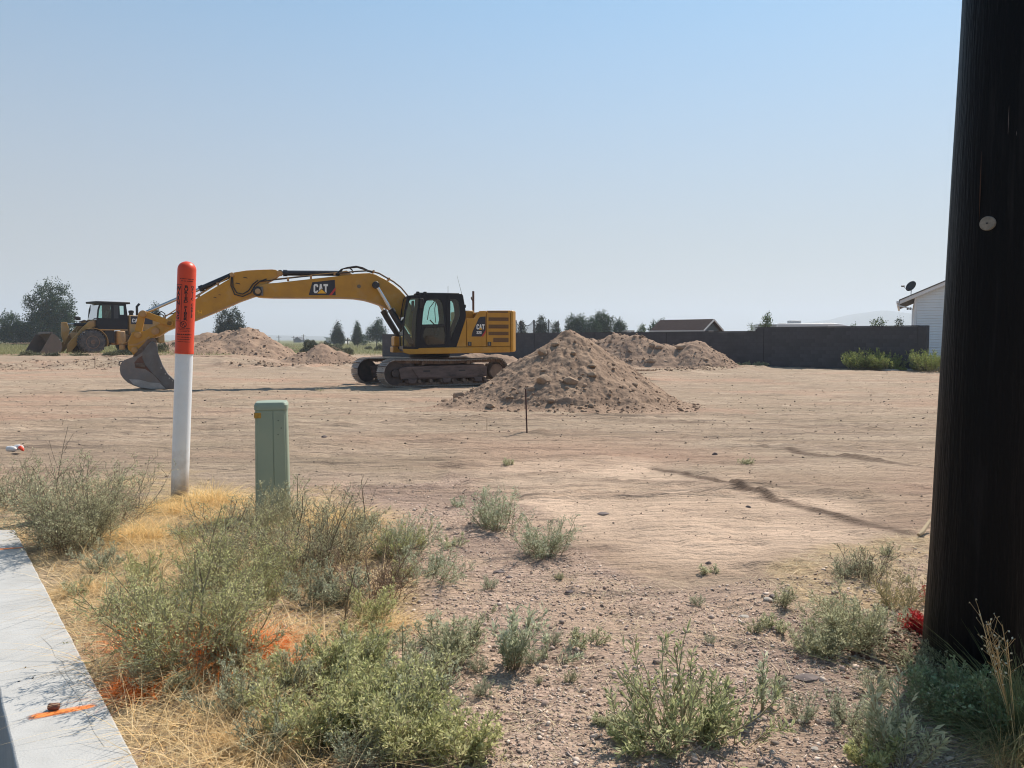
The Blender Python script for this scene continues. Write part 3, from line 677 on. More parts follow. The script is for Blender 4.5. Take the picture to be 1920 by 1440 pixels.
# ================================================================== PEDESTAL
def build_pedestal():
    q = on_ground_macro(513, 965); D = q.y; s = D / F
    root = empty('utility_pedestal', (q.x, D, gz(q.x, D) - .02), R(14))
    tag(root, 'square pale green telecom pedestal standing behind the green weeds', 'pedestal')
    G = mat('green_plastic', (.32, .37, .28), .5, 0, (.27, .33, .255), 3, 5, dust=.25, dustc=(.26, .25, .19), low=.22, spec=.4)
    ht = lambda y: 1.5 + (ray(513, y).z / ray(513, y).y) * D - root.location.z
    zt = ht(752); zc = ht(767); wt = 29 * s; wb = 31.5 * s; wd = wt * .92
    def rr(w_, d_, c=.022, z=0):
        P = []
        for cx, cy, a0 in ((w_ - c, d_ - c, 0), (-w_ + c, d_ - c, 90), (-w_ + c, -d_ + c, 180), (w_ - c, -d_ + c, 270)):
            for k in range(5): a = R(a0 + 22.5 * k); P.append((cx + c * math.cos(a), cy + c * math.sin(a), z))
        return P
    m = MB(); A = rr(wb, wb * .92, z=-.1); B = rr(wt * .985, wd * .985, z=zc + .002); n = len(A)
    m.add(A + B, [tuple(range(n - 1, -1, -1)), tuple(range(n, 2 * n))] + [(i, (i + 1) % n, (i + 1) % n + n, i + n) for i in range(n)])
    m.build('housing', G, root, ang=30)
    # raised half of the front cover, leaving the seam seen in the photograph
    def panel(x0, x1):
        g = MB(); zz0, zz1 = .02, zc - .004; fb = -wb * .92 - .004; ft = -wd - .002
        g.add([(x0 * wb, fb, zz0), (x1 * wb, fb, zz0), (x1 * wt, ft, zz1), (x0 * wt, ft, zz1), (x0 * wb, fb + .02, zz0), (x1 * wb, fb + .02, zz0), (x1 * wt, ft + .02, zz1), (x0 * wt, ft + .02, zz1)],
              [(0, 1, 2, 3), (7, 6, 5, 4), (0, 4, 5, 1), (1, 5, 6, 2), (2, 6, 7, 3), (3, 7, 4, 0)])
        return g.build('front_panel', G, root, bevel=.002)
    panel(-.82, .10); panel(.14, .82)
    m = MB(); C = rr(wt * 1.03, wd * 1.03, z=zc); Dd = rr(wt * 1.03, wd * 1.03, z=zc + .028); E_ = rr(wt * .94, wd * .94, z=zt - .002); F_ = rr(wt * .3, wd * .3, .01, zt + .004)
    V = C + Dd + E_ + F_; f = [tuple(range(n - 1, -1, -1)), tuple(range(3 * n, 4 * n))]
    for k in range(3): f += [(k * n + i, k * n + (i + 1) % n, (k + 1) * n + (i + 1) % n, (k + 1) * n + i) for i in range(n)]
    m.add(V, f).build('cap', G, root, bevel=.003, ang=25)
    YL = mat('yellow_sticker', (.50, .28, .03), .5, 0, (.3, .16, .03), 60)
    z0 = ht(781)
    MB().box(-wt * .985 - .003, -wt * .985 + .002, -wd * .85, -wd * .1, z0, z0 + .03).build('sticker', YL, root)
    MB().box(-wt * .985 - .003, -wt * .60, -wd - .004, -wd + .001, z0, z0 + .03).build('sticker', YL, root)
    D2 = mat('drill_hole', (.05, .06, .05), .9)
    for x, y in ((.44, 786), (.62, 800), (.42, 812)):
        z0 = ht(y); MB().lathe([(.003, -.0015), (.003, .0015)], (x * wt, -wd - .0035, z0), 'y', 10).build('rivet', D2, root)
build_pedestal()

# ================================================================== REBAR STAKES
RB = mat('rusty_rebar', (.055, .022, .020), .85)
def stake(px, y0, y1, r, label, m=RB, name='rebar_stake', cat='stake', g=None, dx=0):
    p = on_ground(px, y1); t = at(px - dx, y0, p.y)
    o = MB().tube([(0, 0, -.1), (0, 0, 0), ((t.x - p.x) * .5, 0, (t.z - p.z) * .5), (t.x - p.x, 0, t.z - p.z)], r, 8).build(name, m); o.location = p
    return tag(o, label, cat, g)
stake(988, 729, 812, .009, 'thin dark rusty rebar stake in front of the big dirt pile', dx=2.5)
stake(178, 669, 690, .018, 'thin wooden survey stake in front of the wheel loader', mat('grey_lath', (.16, .10, .07), .9), 'survey_stake')
stake(913, 785, 806, .003, 'hair-thin dry stalk standing left of the rebar stake', mat('dry_stalk', (.2, .15, .09), .9), 'dry_stalk', 'stalk')

# ================================================================== DIRT MOUNDS
DIRT_M = mat('dug_dirt', (.33, .232, .165), .95, 0, (.24, .165, .118), 3.2, 7, lo=.38, hi=.62, bump=.03, bscale=10, spec=.12)
DIRT_F = mat('dug_dirt_far', (.34, .238, .17), .95, 0, (.255, .175, .128), 1.4, 7, lo=.38, hi=.62, bump=.08, bscale=3, spec=.12)
CLOD = mat('clod_dirt', (.36, .258, .185), .95, 0, (.27, .19, .138), 20, island=.22, bump=.006, bscale=60, spec=.1)
MOUNDS = []
def mound(label, comps, res=.045, seed=1, far=False, noise=.07, name='dirt_pile'):
    """comps: (cx, cy, rx, ry, h) cones whose maximum is the pile"""
    x0 = min(c[0] - c[2] * 1.3 for c in comps); x1 = max(c[0] + c[2] * 1.3 for c in comps)
    y0 = min(c[1] - c[3] * 1.3 for c in comps); y1 = max(c[1] + c[3] * 1.3 for c in comps)
    X, Y = np.meshgrid(np.arange(x0, x1, res), np.arange(y0, y1, res))
    def height(X, Y):
        z = np.full(X.shape, -9.)
        for k, (cx, cy, rx, ry, h) in enumerate(comps):
            wx = X + .35 * rx * .3 * fbm(X / rx * 2, Y / ry * 2, 3, seed + k); wy = Y + .3 * ry * .3 * fbm(X / rx * 2, Y / ry * 2, 3, seed + 5 + k)
            r = np.hypot((wx - cx) / rx, (wy - cy) / ry); a = np.arctan2(Y - cy, X - cx)
            prof = 1 - r; kk_ = .80 if far else .94; prof = np.where(prof > kk_, kk_ + (prof - kk_) * .55, prof) / (1 - (1 - kk_) * .45)
            prof = np.where(prof < .12, .12 * np.exp((np.maximum(prof, -1.2) - .12) / .12) - .02, prof)
            rill = fbm(np.cos(a) * 5 + 9, np.sin(a) * 5 + r * .7, 3, seed + 11) * .11 * np.clip(r * 2, 0, 1) * np.clip(2.2 - 2 * r, 0, 1)
            zz = h * (prof + rill); z = np.maximum(z, zz)
        amp = noise * np.clip(z * 3 + .3, 0, 1)
        z = z + amp * (fbm(X * 1.7, Y * 1.7, 4, seed + 21) * 1.5 + fbm(X * 7, Y * 7, 5, seed + 31, .72) * 1.25)
        return ground_np(X, Y, False) + z
    Z = height(X, Y); G = ground_np(X, Y, False); keep = Z > G - .06
    ny, nx = X.shape
    i = np.arange(ny - 1)[:, None] * nx; j = np.arange(nx - 1)[None]
    Q = np.stack([i + j, i + j + 1, i + nx + j + 1, i + nx + j], 2).reshape(-1, 4)
    kk = keep.ravel(); Q = Q[kk[Q].any(1)]
    used = np.zeros(nx * ny, int); used[Q.ravel()] = 1; idx = np.cumsum(used) - 1
    V = np.stack([X, Y, np.maximum(Z, G - .12)], 2).reshape(-1, 3)[used > 0]; Q = idx[Q]
    c0 = comps[0]; org = np.array([c0[0], c0[1], float(ground_np(np.array([c0[0]]), np.array([c0[1]]), False)[0])])
    o = obj(name, mesh_np(name, V - org, Q, DIRT_F if far else DIRT_M, True)); o.location = org
    tag(o, label, 'dirt pile'); MOUNDS.append((comps, height))
    if not far or len(comps) > 2:     # fine crumbs over the whole surface
        r_ = np.random.default_rng(seed + 77); n = 24000 if not far else 2500; k = r_.integers(0, len(Q), n); q = V[Q[k]]; t = r_.random((n, 1)); P_ = (q[:, 0] * t + q[:, 2] * (1 - t)); S = (.016 if not far else .04) * 5 ** (r_.random(n) ** 2.4)
        v_, f_ = chip_batch(P_ + np.array([0, 0, 1.]) * (S * .15)[:, None], S, seed); c_ = obj('crumbs', mesh_np('crumbs', v_, f_, CLOD), o); tag(c_, kind='stuff')
    return height
def pz(px, py, Y, pyb=None):       # a cone from its apex pixel and depth
    p = at(px, py, Y); return p.x, p.z - float(ground_np(np.array([p.x]), np.array([Y]), False)[0])
ax_, ah = pz(1066, 619, 16.0)
H1 = mound('big tan dirt pile in the middle, right of the excavator', [(ax_, 16.0, 2.30, 2.15, ah), (ax_ + .32, 16.05, 2.2, 2.1, ah * .84), (ax_ - .55, 15.8, 2.1, 1.8, ah * .62), (ax_ - 1.3, 15.5, 1.45, 1.4, ah * .30)], .022, 3, noise=.10)
def pk(px, py, Y, rx, ry): x, h = pz(px, py, Y); return (x, Y, rx, ry, h)
H2 = mound('long lumpy dirt pile in front of the block wall, behind the big pile', [pk(1158, 625, 45, 2.9, 3.0), pk(1172, 628, 44.6, 2.8, 2.8), pk(1190, 627, 44, 2.8, 2.6), pk(1137, 631, 45.4, 2.6, 2.6), pk(1112, 634, 46, 2.4, 2.6), pk(1205, 632, 43.8, 2.6, 2.4), pk(1225, 641, 43.3, 2.3, 2.2), pk(1243, 644, 43, 2.1, 2.2), pk(1262, 648, 42.8, 2.1, 2.2)], .08, 40, True, .13)
H3 = mound('rightmost dirt pile, with boulders on its left shoulder, before the block wall', [pk(1304, 637, 42.5, 2.25, 2.3), pk(1290, 641, 42.7, 2.2, 2.2), pk(1276, 645, 43, 2.1, 2.2), pk(1325, 652, 42.2, 1.9, 1.8)], .07, 50, True, .13)
H4 = mound('tall dirt mound on the left behind the excavator boom', [pk(470, 613, 56, 3.6, 4.0), pk(430, 619, 58, 3.2, 3.6), pk(505, 636, 55, 2.7, 3), pk(400, 640, 54, 3.2, 3)], .11, 60, True, .20)
H5 = mound('low rounded dirt mound left of the excavator tracks', [pk(604, 643, 49, 1.9, 2.2), pk(570, 659, 48.6, 1.6, 1.8), pk(636, 657, 49, 1.5, 1.7)], .08, 70, True, .10)
H6 = mound('pale flat-topped dirt mound farther back, left of the tall mound', [pk(392, 622, 66, 3.4, 3.6), pk(375, 627, 66, 3.8, 3.4), pk(340, 636, 64, 4, 3.4)], .14, 80, True, .16)
H7 = mound('low spoil heap along the shallow trench before the tall mound', [pk(430, 672, 47.5, 3, 1.3), pk(385, 668, 50, 3, 1.5), pk(500, 679, 46, 2.4, .9)], .09, 90, True, .14)
H8 = mound('low spoil heap under the wheel loader bucket', [pk(120, 664, 49, 3.8, 1.5), pk(160, 663, 49.4, 3.4, 1.4), pk(195, 662, 50, 3.4, 1.4), pk(60, 668, 48, 3.4, 1.3), pk(240, 661, 52, 3, 1.4), pk(20, 670, 47.5, 3, 1.2)], .09, 95, True, .2)
H9 = mound('low strip of spoil behind the excavator tail', [pk(895, 661, 50, 2.6, 1.3), pk(935, 664, 49, 2.2, 1.2)], .09, 99, True, .12)

def on_mound(px, py, hf, Y0, Y1):
    d = ray(px, py); Y = np.linspace(Y0, Y1, 900); t = Y / d.y; z = EYE + d.z * t; X = d.x * t
    h = np.maximum(hf(X[None], Y[None])[0], ground_np(X, Y)); e = z < h
    if not e.any(): return on_ground(px, py)
    k = int(np.argmax(e)); return Vector((float(X[k]), float(Y[k]), float(h[k])))
def boulder(p, s, label, seed, m=CLOD, group='boulders on the dirt piles', name='boulder', sq=1.0):
    r_ = np.random.default_rng(seed); import bmesh
    b = bmesh.new(); bmesh.ops.create_icosphere(b, subdivisions=3, radius=.5)
    ax = r_.uniform(.75, 1.2, 3) * [1.1, .95, .8 * sq]; off = r_.random(3) * 50
    pl = [Vector(r_.normal(size=3)).normalized() for _ in range(9)]; cut = [r_.uniform(.30, .44) for _ in pl]
    C = np.array([v.co for v in b.verts])
    for q, k in zip(pl, cut):
        q = np.array(q); dd = C @ q; C = C - np.where(dd > k, (dd - k) * .92, 0)[:, None] * q[None]
    f_ = 1 + .10 * fbm(C[:, 0] * 5 + off[0], C[:, 1] * 5 + C[:, 2] * 7 + off[1], 3, seed)
    C = C * ax[None] * s * f_[:, None] * 1.15
    for v, c in zip(b.verts, C): v.co = c
    me = bpy.data.meshes.new(name); b.to_mesh(me); b.free(); me.polygons.foreach_set('use_smooth', [True] * len(me.polygons)); me.set_sharp_from_angle(angle=R(28)); me.materials.append(m)
    o = obj(name, me); o.location = p + Vector((0, 0, s * .06)); tag(o, label, 'rock', group); return o
BL = mat('boulder_dirt', (.39, .28, .20), .95, 0, (.29, .21, .15), 6, 6, lo=.4, hi=.6, bump=.01, bscale=25, spec=.15)
near = [(1069, 716, 24, 'roundest boulder, at the lower middle of the big dirt pile'), (1019, 715, 26, 'broad boulder on the big pile, left of the roundest one'),
        (1017, 662, 20, 'boulder high on the left flank of the big dirt pile'), (1042, 648, 18, 'topmost boulder on the big dirt pile, just under its peak'),
        (1112, 703, 17, 'boulder on the right half of the big pile, beside the roundest one'), (1109, 688, 15, 'flat boulder right of the centre of the big pile, upper of two'),
        (1022, 696, 12, 'small stone in the middle of the big pile left flank'), (997, 731, 14, 'stone low on the big pile, behind the rebar stake'),
        (919, 762, 17, 'stone at the front left foot of the big pile'), (834, 752, 13, 'outermost stone left of the big pile, on the bare ground'),
        (861, 744, 21, 'largest stone at the left tip of the big pile'), (855, 752, 13, 'small stone in front of the largest one at the left tip'),
        (1108, 762, 12, 'stone at the front foot of the big pile, right of the stake'), (1088, 766, 13, 'stone at the very front foot of the big pile'),
        (1301, 759, 7, 'lone small stone on the ground right of the big pile'), (1033, 752, 13, 'stone at the foot of the big pile, just right of the stake'),
        (1075, 664, 12, 'small stone near the top of the big pile'), (1190, 722, 11, 'stone on the right slope of the big pile')]
for k, (x, y, s, l) in enumerate(near):
    p = on_mound(x, y, H1, 12.5, 18.2); boulder(p, s * p.y / F * .88, l, 100 + k, BL)
far_ = [(1277, 652, 17, H3, 'pale boulder on the left shoulder of the rightmost pile'), (1261, 660, 13, H3, 'boulder lying just below the pale one on the rightmost pile'),
        (1223, 649, 14, H2, 'left boulder of the pair on top of the long pile'), (1236, 652, 13, H2, 'right boulder of the pair on top of the long pile'),
        (1250, 681, 18, H3, 'biggest boulder at the foot between the two rear piles'), (1233, 683, 13, H3, 'boulder left of the biggest one at the foot of the rear piles'),
        (1222, 678, 15, H2, 'leftmost boulder of the three at the foot of the rear piles'), (1327, 686, 9, H3, 'small boulder at the right foot of the rightmost pile')]
for k, (x, y, s, hf, l) in enumerate(far_):
    p = on_mound(x, y, hf, 38, 48); boulder(p, s * p.y / F * .92, l, 140 + k, BL)
def scatter_clods(hf, cx, cy, rx, ry, n, smin, smax, seed, label, foot=.5, m=CLOD, rmax=1.12):
    r_ = np.random.default_rng(seed); a = r_.random(n) * 6.283; rad = np.sqrt(r_.random(n)) * rmax
    rad = np.where(r_.random(n) < foot, r_.normal(.93, .12, n), rad)
    X = cx + np.cos(a) * rad * rx; Y = cy + np.sin(a) * rad * ry
    Z = np.maximum(hf(X[None], Y[None])[0], ground_np(X, Y)); S = smin * (smax / smin) ** (r_.random(n) ** 4)
    V, Fq = rock_batch(np.stack([X, Y, Z + S * .08], 1), S, seed)
    o = obj('dirt_clods', mesh_np('dirt_clods', V, Fq, m)); tag(o, label, 'clods', None, 'stuff')
scatter_clods(H1, ax_ + .1, 16, 2.45, 2.25, 2600, .018, .10, 7, 'loose clods and stones covering the big dirt pile', .45)
scatter_clods(H2, H2 and pk(1180, 0, 44.5, 1, 1)[0], 44.5, 4.6, 2.6, 1500, .05, .25, 8, 'loose clods on the long dirt pile before the block wall', .3)
scatter_clods(H3, pk(1304, 0, 42.5, 1, 1)[0], 42.5, 2.4, 2.3, 900, .04, .2, 9, 'loose clods on the rightmost dirt pile', .5)
scatter_clods(H4, pk(460, 0, 56, 1, 1)[0], 56, 4.5, 4.2, 1100, .06, .28, 10, 'loose clods on the tall dirt mound', .3)
scatter_clods(H5, pk(604, 0, 49, 1, 1)[0], 48.8, 2.3, 2.2, 600, .04, .2, 11, 'loose clods on the low rounded mound', .4)
for (P, W_, n, s0, s1, sd, lb) in (([(455, 684), (705, 684)], 1.0, 2600, .05, .32, 12, 'broken clods along the shallow trench left of the tracks'),
                                  ([(1195, 697), (1400, 690)], .9, 1500, .05, .28, 13, 'broken clods along the trench before the rear piles'),
                                  ([(0, 679), (250, 676)], 1.3, 900, .04, .25, 14, 'broken clods along the dirt bank below the wheel loader')):
    r_ = np.random.default_rng(sd); a = on_ground_macro(*P[0]); b_ = on_ground_macro(*P[1]); t = r_.random(n)
    X = a.x + (b_.x - a.x) * t + r_.normal(0, W_ * .3, n); Y = a.y + (b_.y - a.y) * t + r_.normal(0, W_, n); S = s0 * (s1 / s0) ** (r_.random(n) ** 2.5)
    V, Fq = chip_batch(np.stack([X, Y, ground_np(X, Y)], 1), S * .8, sd); tag(obj('dirt_clods', mesh_np('dirt_clods', V, Fq, CLOD)), lb, 'clods', None, 'stuff')

# loose clods over the graded field, gravel in the foreground
def field_clods(n, y0, y1, s0, s1, seed, name, label, m, poly=None, power=3, sq=.7, chips=False):
    r_ = np.random.default_rng(seed); k = int(n * (3 if poly else 1)); Y = y0 * (y1 / y0) ** r_.random(k); X = (r_.random(k) * 1.5 - .75) * Y
    if poly:
        px, py = proj(X, Y, ground_np(X, Y, False)); ok = in_poly(px, py, poly)
        ok &= fbm(X * 2.3, Y * 2.3, 3, seed) + r_.random(k) * .5 > .12
        X, Y = X[ok][:n], Y[ok][:n]
    _, left = macro(X, Y); s = (X - WB.x) * WN.x + (Y - WB.y) * WN.y; ok = ~left & ((s < -.03) | (Y > WB.y + .1)); X, Y = X[ok], Y[ok]
    S = s0 * (s1 / s0) ** (r_.random(len(X)) ** power)
    if not poly: S = S * np.clip(Y / 9, .5, 2.0)
    V, Fq = (chip_batch(np.stack([X, Y, ground_np(X, Y) + S * .1], 1), S, seed) if chips else rock_batch(np.stack([X, Y, ground_np(X, Y) + S * .1], 1), S, seed, sq))
    tag(obj(name, mesh_np(name, V, Fq, m)), label, 'stones', None, 'stuff')
GRAV = mat('gravel_stone', (.29, .20, .165), .85, 0, (.38, .27, .215), 30, island=.5, isl2=(.56, .46, .38), spec=.25)
field_clods(27000, 3.8, 42, .006, .035, 21, 'field_clods', 'small dark clods strewn over the graded dirt lot', mat('field_clod', (.20, .15, .12), .95, 0, (.30, .23, .17), 20, island=.3), None, 6, chips=True)
GP = [(560, 905), (860, 900), (1000, 960), (1130, 1060), (1250, 1110), (1500, 1080), (1760, 1020), (2300, 1000), (2400, 1700), (500, 1700), (460, 1100)]
field_clods(40000, 1.6, 5.8, .0045, .015, 22, 'gravel', 'purplish grey gravel covering the foreground', GRAV, GP, 2.6, chips=True)
field_clods(1100, 1.6, 5.5, .012, .028, 23, 'larger_gravel', 'scattered larger pebbles among the foreground gravel', GRAV, GP, 3)
PALE = mat('pale_stone', (.42, .38, .33), .8, 0, (.32, .28, .24), 30); DARKS = mat('dark_stone', (.11, .085, .08), .85, 0, (.17, .13, .12), 25)
for k, (x, y, s, m_, l, sq) in enumerate(((1395, 1157, 15, PALE, 'pale oval stone on the gravel right of centre', .7), (1514, 1272, 36, DARKS, 'flat grey slab stone on the gravel left of the pole', .35),
        (1328, 1057, 12, DARKS, 'round dark stone at the edge of the smooth pink dirt', 1), (935, 1073, 16, DARKS, 'flat brown stone on the gravel right of the big weeds', .5),
        (1450, 1121, 14, DARKS, 'dark round stone right of the pale oval one', 1), (1440, 1127, 17, PALE, 'light stone half hidden beside the dark round one', .7),
        (1068, 1112, 13, DARKS, 'dark stone on the gravel in the middle foreground', .8), (953, 1083, 12, DARKS, 'brown stone just right of the flat brown one', .6),
        (1133, 963, 20, DARKS, 'thin dark stone slab on the smooth pink dirt', .3), (1403, 952, 10, DARKS, 'small dark stone near the long rut', .9),
        (1340, 853, 8, DARKS, 'small upright stone beyond the long rut', 1.2), (1505, 1352, 20, PALE, 'angular pale stone at the lower right', .6),
        (1528, 1405, 14, PALE, 'pale pebble by the bottom edge right of the leafy weed', .7), (608, 820, 9, DARKS, 'lone dark clod on the lot left of the rebar stake', .9))):
    p = on_ground(x, y); boulder(p - Vector((0, 0, s * p.y / F * .06)), s * p.y / F, l, 200 + k, m_, 'single stones on the ground', 'stone', sq)
# pale dry branch by the pole, white litter on the left
p = on_ground(1722, 1008); q = on_ground(1765, 985)
o = MB().tube([(0, 0, .012), (.03, .02, .02), (.07, .07, .03), (.13, .13, .055)], [.008, .011, .010, .009], 8).build('dry_branch', mat('bleached_wood', (.42, .32, .20), .9)); o.location = p
tag(o, 'bleached dry branch sticking out beside the utility pole', 'branch')
def litter():
    p = on_ground(27, 851); root = empty('plastic_litter', p, R(-8)); s = p.y / F
    tag(root, 'two white plastic rolls with an orange end on the ground at the left edge', 'litter')
    WP = mat('white_litter', (.72, .72, .74), .5, 0, (.5, .48, .46), 12); OP = mat('orange_litter', (.8, .07, .02), .5)
    for dx, dy, dz, l in ((-6, 0, 0, 15), (2, .045, 4, 13)):
        c = Vector((dx * s, dy, .045 + dz * s * .4)); r0 = 5.2 * s
        MB().tube([c + Vector((-l * s * .62, 0, 0)), c + Vector((-l * s * .5, 0, .002)), c + Vector((0, 0, .004)), c + Vector((l * s * .5, -.004, 0)), c + Vector((l * s * .75, -.004, -.006))], [r0 * .6, r0, r0 * 1.08, r0 * .95, r0 * .4], 14).build('roll', WP, root)
    MB().tube([(8 * s, .01, .06), (12 * s, .01, .065), (17 * s, 0, .045), (20 * s, 0, .03)], [2.2 * s, 3.6 * s, 3.2 * s, .8 * s], 10).build('tie', OP, root)
litter()
# ================================================================== BLOCK WALL
def build_block_wall():
    B1 = mat('dark_block', (.074, .075, .083), .9, 0, (.062, .063, .071), 2, 4, island=.06, bump=.001, bscale=50, spec=.2)
    JM = mat('dark_mortar', (.048, .048, .055), .95)
    S = 57.5; u = Vector((-1, 1, 0)).normalized(); nrm = Vector((-1, -1, 0)).normalized()   # u runs away to the left
    def px_s(px):        # distance along the wall from its right corner, from a picture column
        k = (px - 960) / F; Y = S / (1 + k); return (Y - Yc) / u.y
    Yc = S / (1 + (1722 - 960) / F); C0 = Vector((S - Yc, Yc, 0))
    root = empty('block_wall', C0, math.atan2(u.y, u.x)); tag(root, 'long dark grey concrete block boundary wall across the back of the lot', 'wall')
    # local frame: x along the wall (away to the left), y towards the lot is +? -> nrm
    ly = root.rotation_euler.to_matrix() @ Vector((0, 1, 0)); sg = 1 if ly.dot(nrm) > 0 else -1
    bh, bl = .203, .406
    step = px_s(1418)
    end = px_s(720)
    th = .18
    zb = float(macro(C0.x, C0.y)[0]) - .08
    panels = [0, px_s(1434), px_s(1252), px_s(1117), px_s(1005), px_s(900), end]
    n_hi = 11; 
    oi = B1.node_tree.nodes.new('ShaderNodeObjectInfo'); hs = B1.node_tree.nodes.new('ShaderNodeHueSaturation'); mr_ = B1.node_tree.nodes.new('ShaderNodeMapRange'); mr_.inputs['To Min'].default_value = .9; mr_.inputs['To Max'].default_value = 1.12
    LL = B1.node_tree.links; bb = B1.node_tree.nodes['Principled BSDF']; LL.new(bb.inputs['Base Color'].links[0].from_socket, hs.inputs['Color']); LL.new(oi.outputs['Random'], mr_.inputs['Value']); LL.new(mr_.outputs[0], hs.inputs['Value']); LL.new(hs.outputs[0], bb.inputs['Base Color'])
    base = MB().box(.003, bl - .003, 0, sg * th, .006, bh - .006).mesh('block', B1)
    base_b = MB().box(0, bl, 0, sg * th, .004, bh - .004)
    # mortar core, set back 6 mm from the block faces
    core = MB()
    a = 0; rest = MB(); cnt = 0
    for i in range(len(panels) - 1):
        x0, x1 = panels[i], panels[i + 1]
        hi = 10.35 if i == 0 else 9.35
        tops = int(math.ceil(hi))
        core.box(x0, x1, sg * .006, sg * (th - .006), 0, tops * bh - .03)
        if i == 0: core.box(x1, step, sg * .006, sg * (th - .006), 9 * bh, 11 * bh - .03)
    core.build('mortar', JM, root).location = (0, 0, zb)
    for i in range(len(panels) - 1):
        x0, x1 = panels[i] + .012, panels[i + 1] - .012
        for r_ in range(11):
            hi = 11 if x0 < panels[1] - .5 else 10
            off = (r_ % 2) * bl / 2; x = x0 - off
            while x < x1:
                s0 = max(x, x0); s1 = min(x + bl, x1)
                xx = (s0 + s1) / 2
                if s1 - s0 > .05 and (r_ < 10 or xx < step):
                    if i == 0 and s1 - s0 > bl - .01 and cnt < 300:
                        o = obj('block', base, root); o.location = (s0 + .004, 0, zb + r_ * bh); o.scale = ((bl - .008) / bl, 1, 1); cnt += 1
                    else: rest.box(s0 + .007, s1 - .007, 0, sg * th, zb + r_ * bh + .006, zb + r_ * bh + bh - .006)
                x += bl
    tag(rest.build('far_blocks', B1, root), kind='stuff')
    CAP = mat('wall_cap', (.052, .05, .052), .9)
    m = MB(); m.box(-.02, step, -sg * .012, sg * (th + .012), zb + 11 * bh, zb + 11 * bh + .05); m.box(step + .003, end, -sg * .012, sg * (th + .012), zb + 10 * bh, zb + 10 * bh + .05)
    m.build('cap', CAP, root)
    for i, x in enumerate(panels[1:-1]):
        MB().box(x - .011, x + .011, -sg * .004, sg * (th + .004), zb, zb + (10 + (i == 0)) * bh - .01).build('control_joint', mat('joint_gap', (.012, .012, .012), 1), root)
    # pilaster at the right end and the return towards the house
    MB().box(-.42, -.022, -sg * .10, sg * (th + .1), zb, zb + 11 * bh + .04).build('end_pilaster', B1, root)
    return C0
WC = build_block_wall()

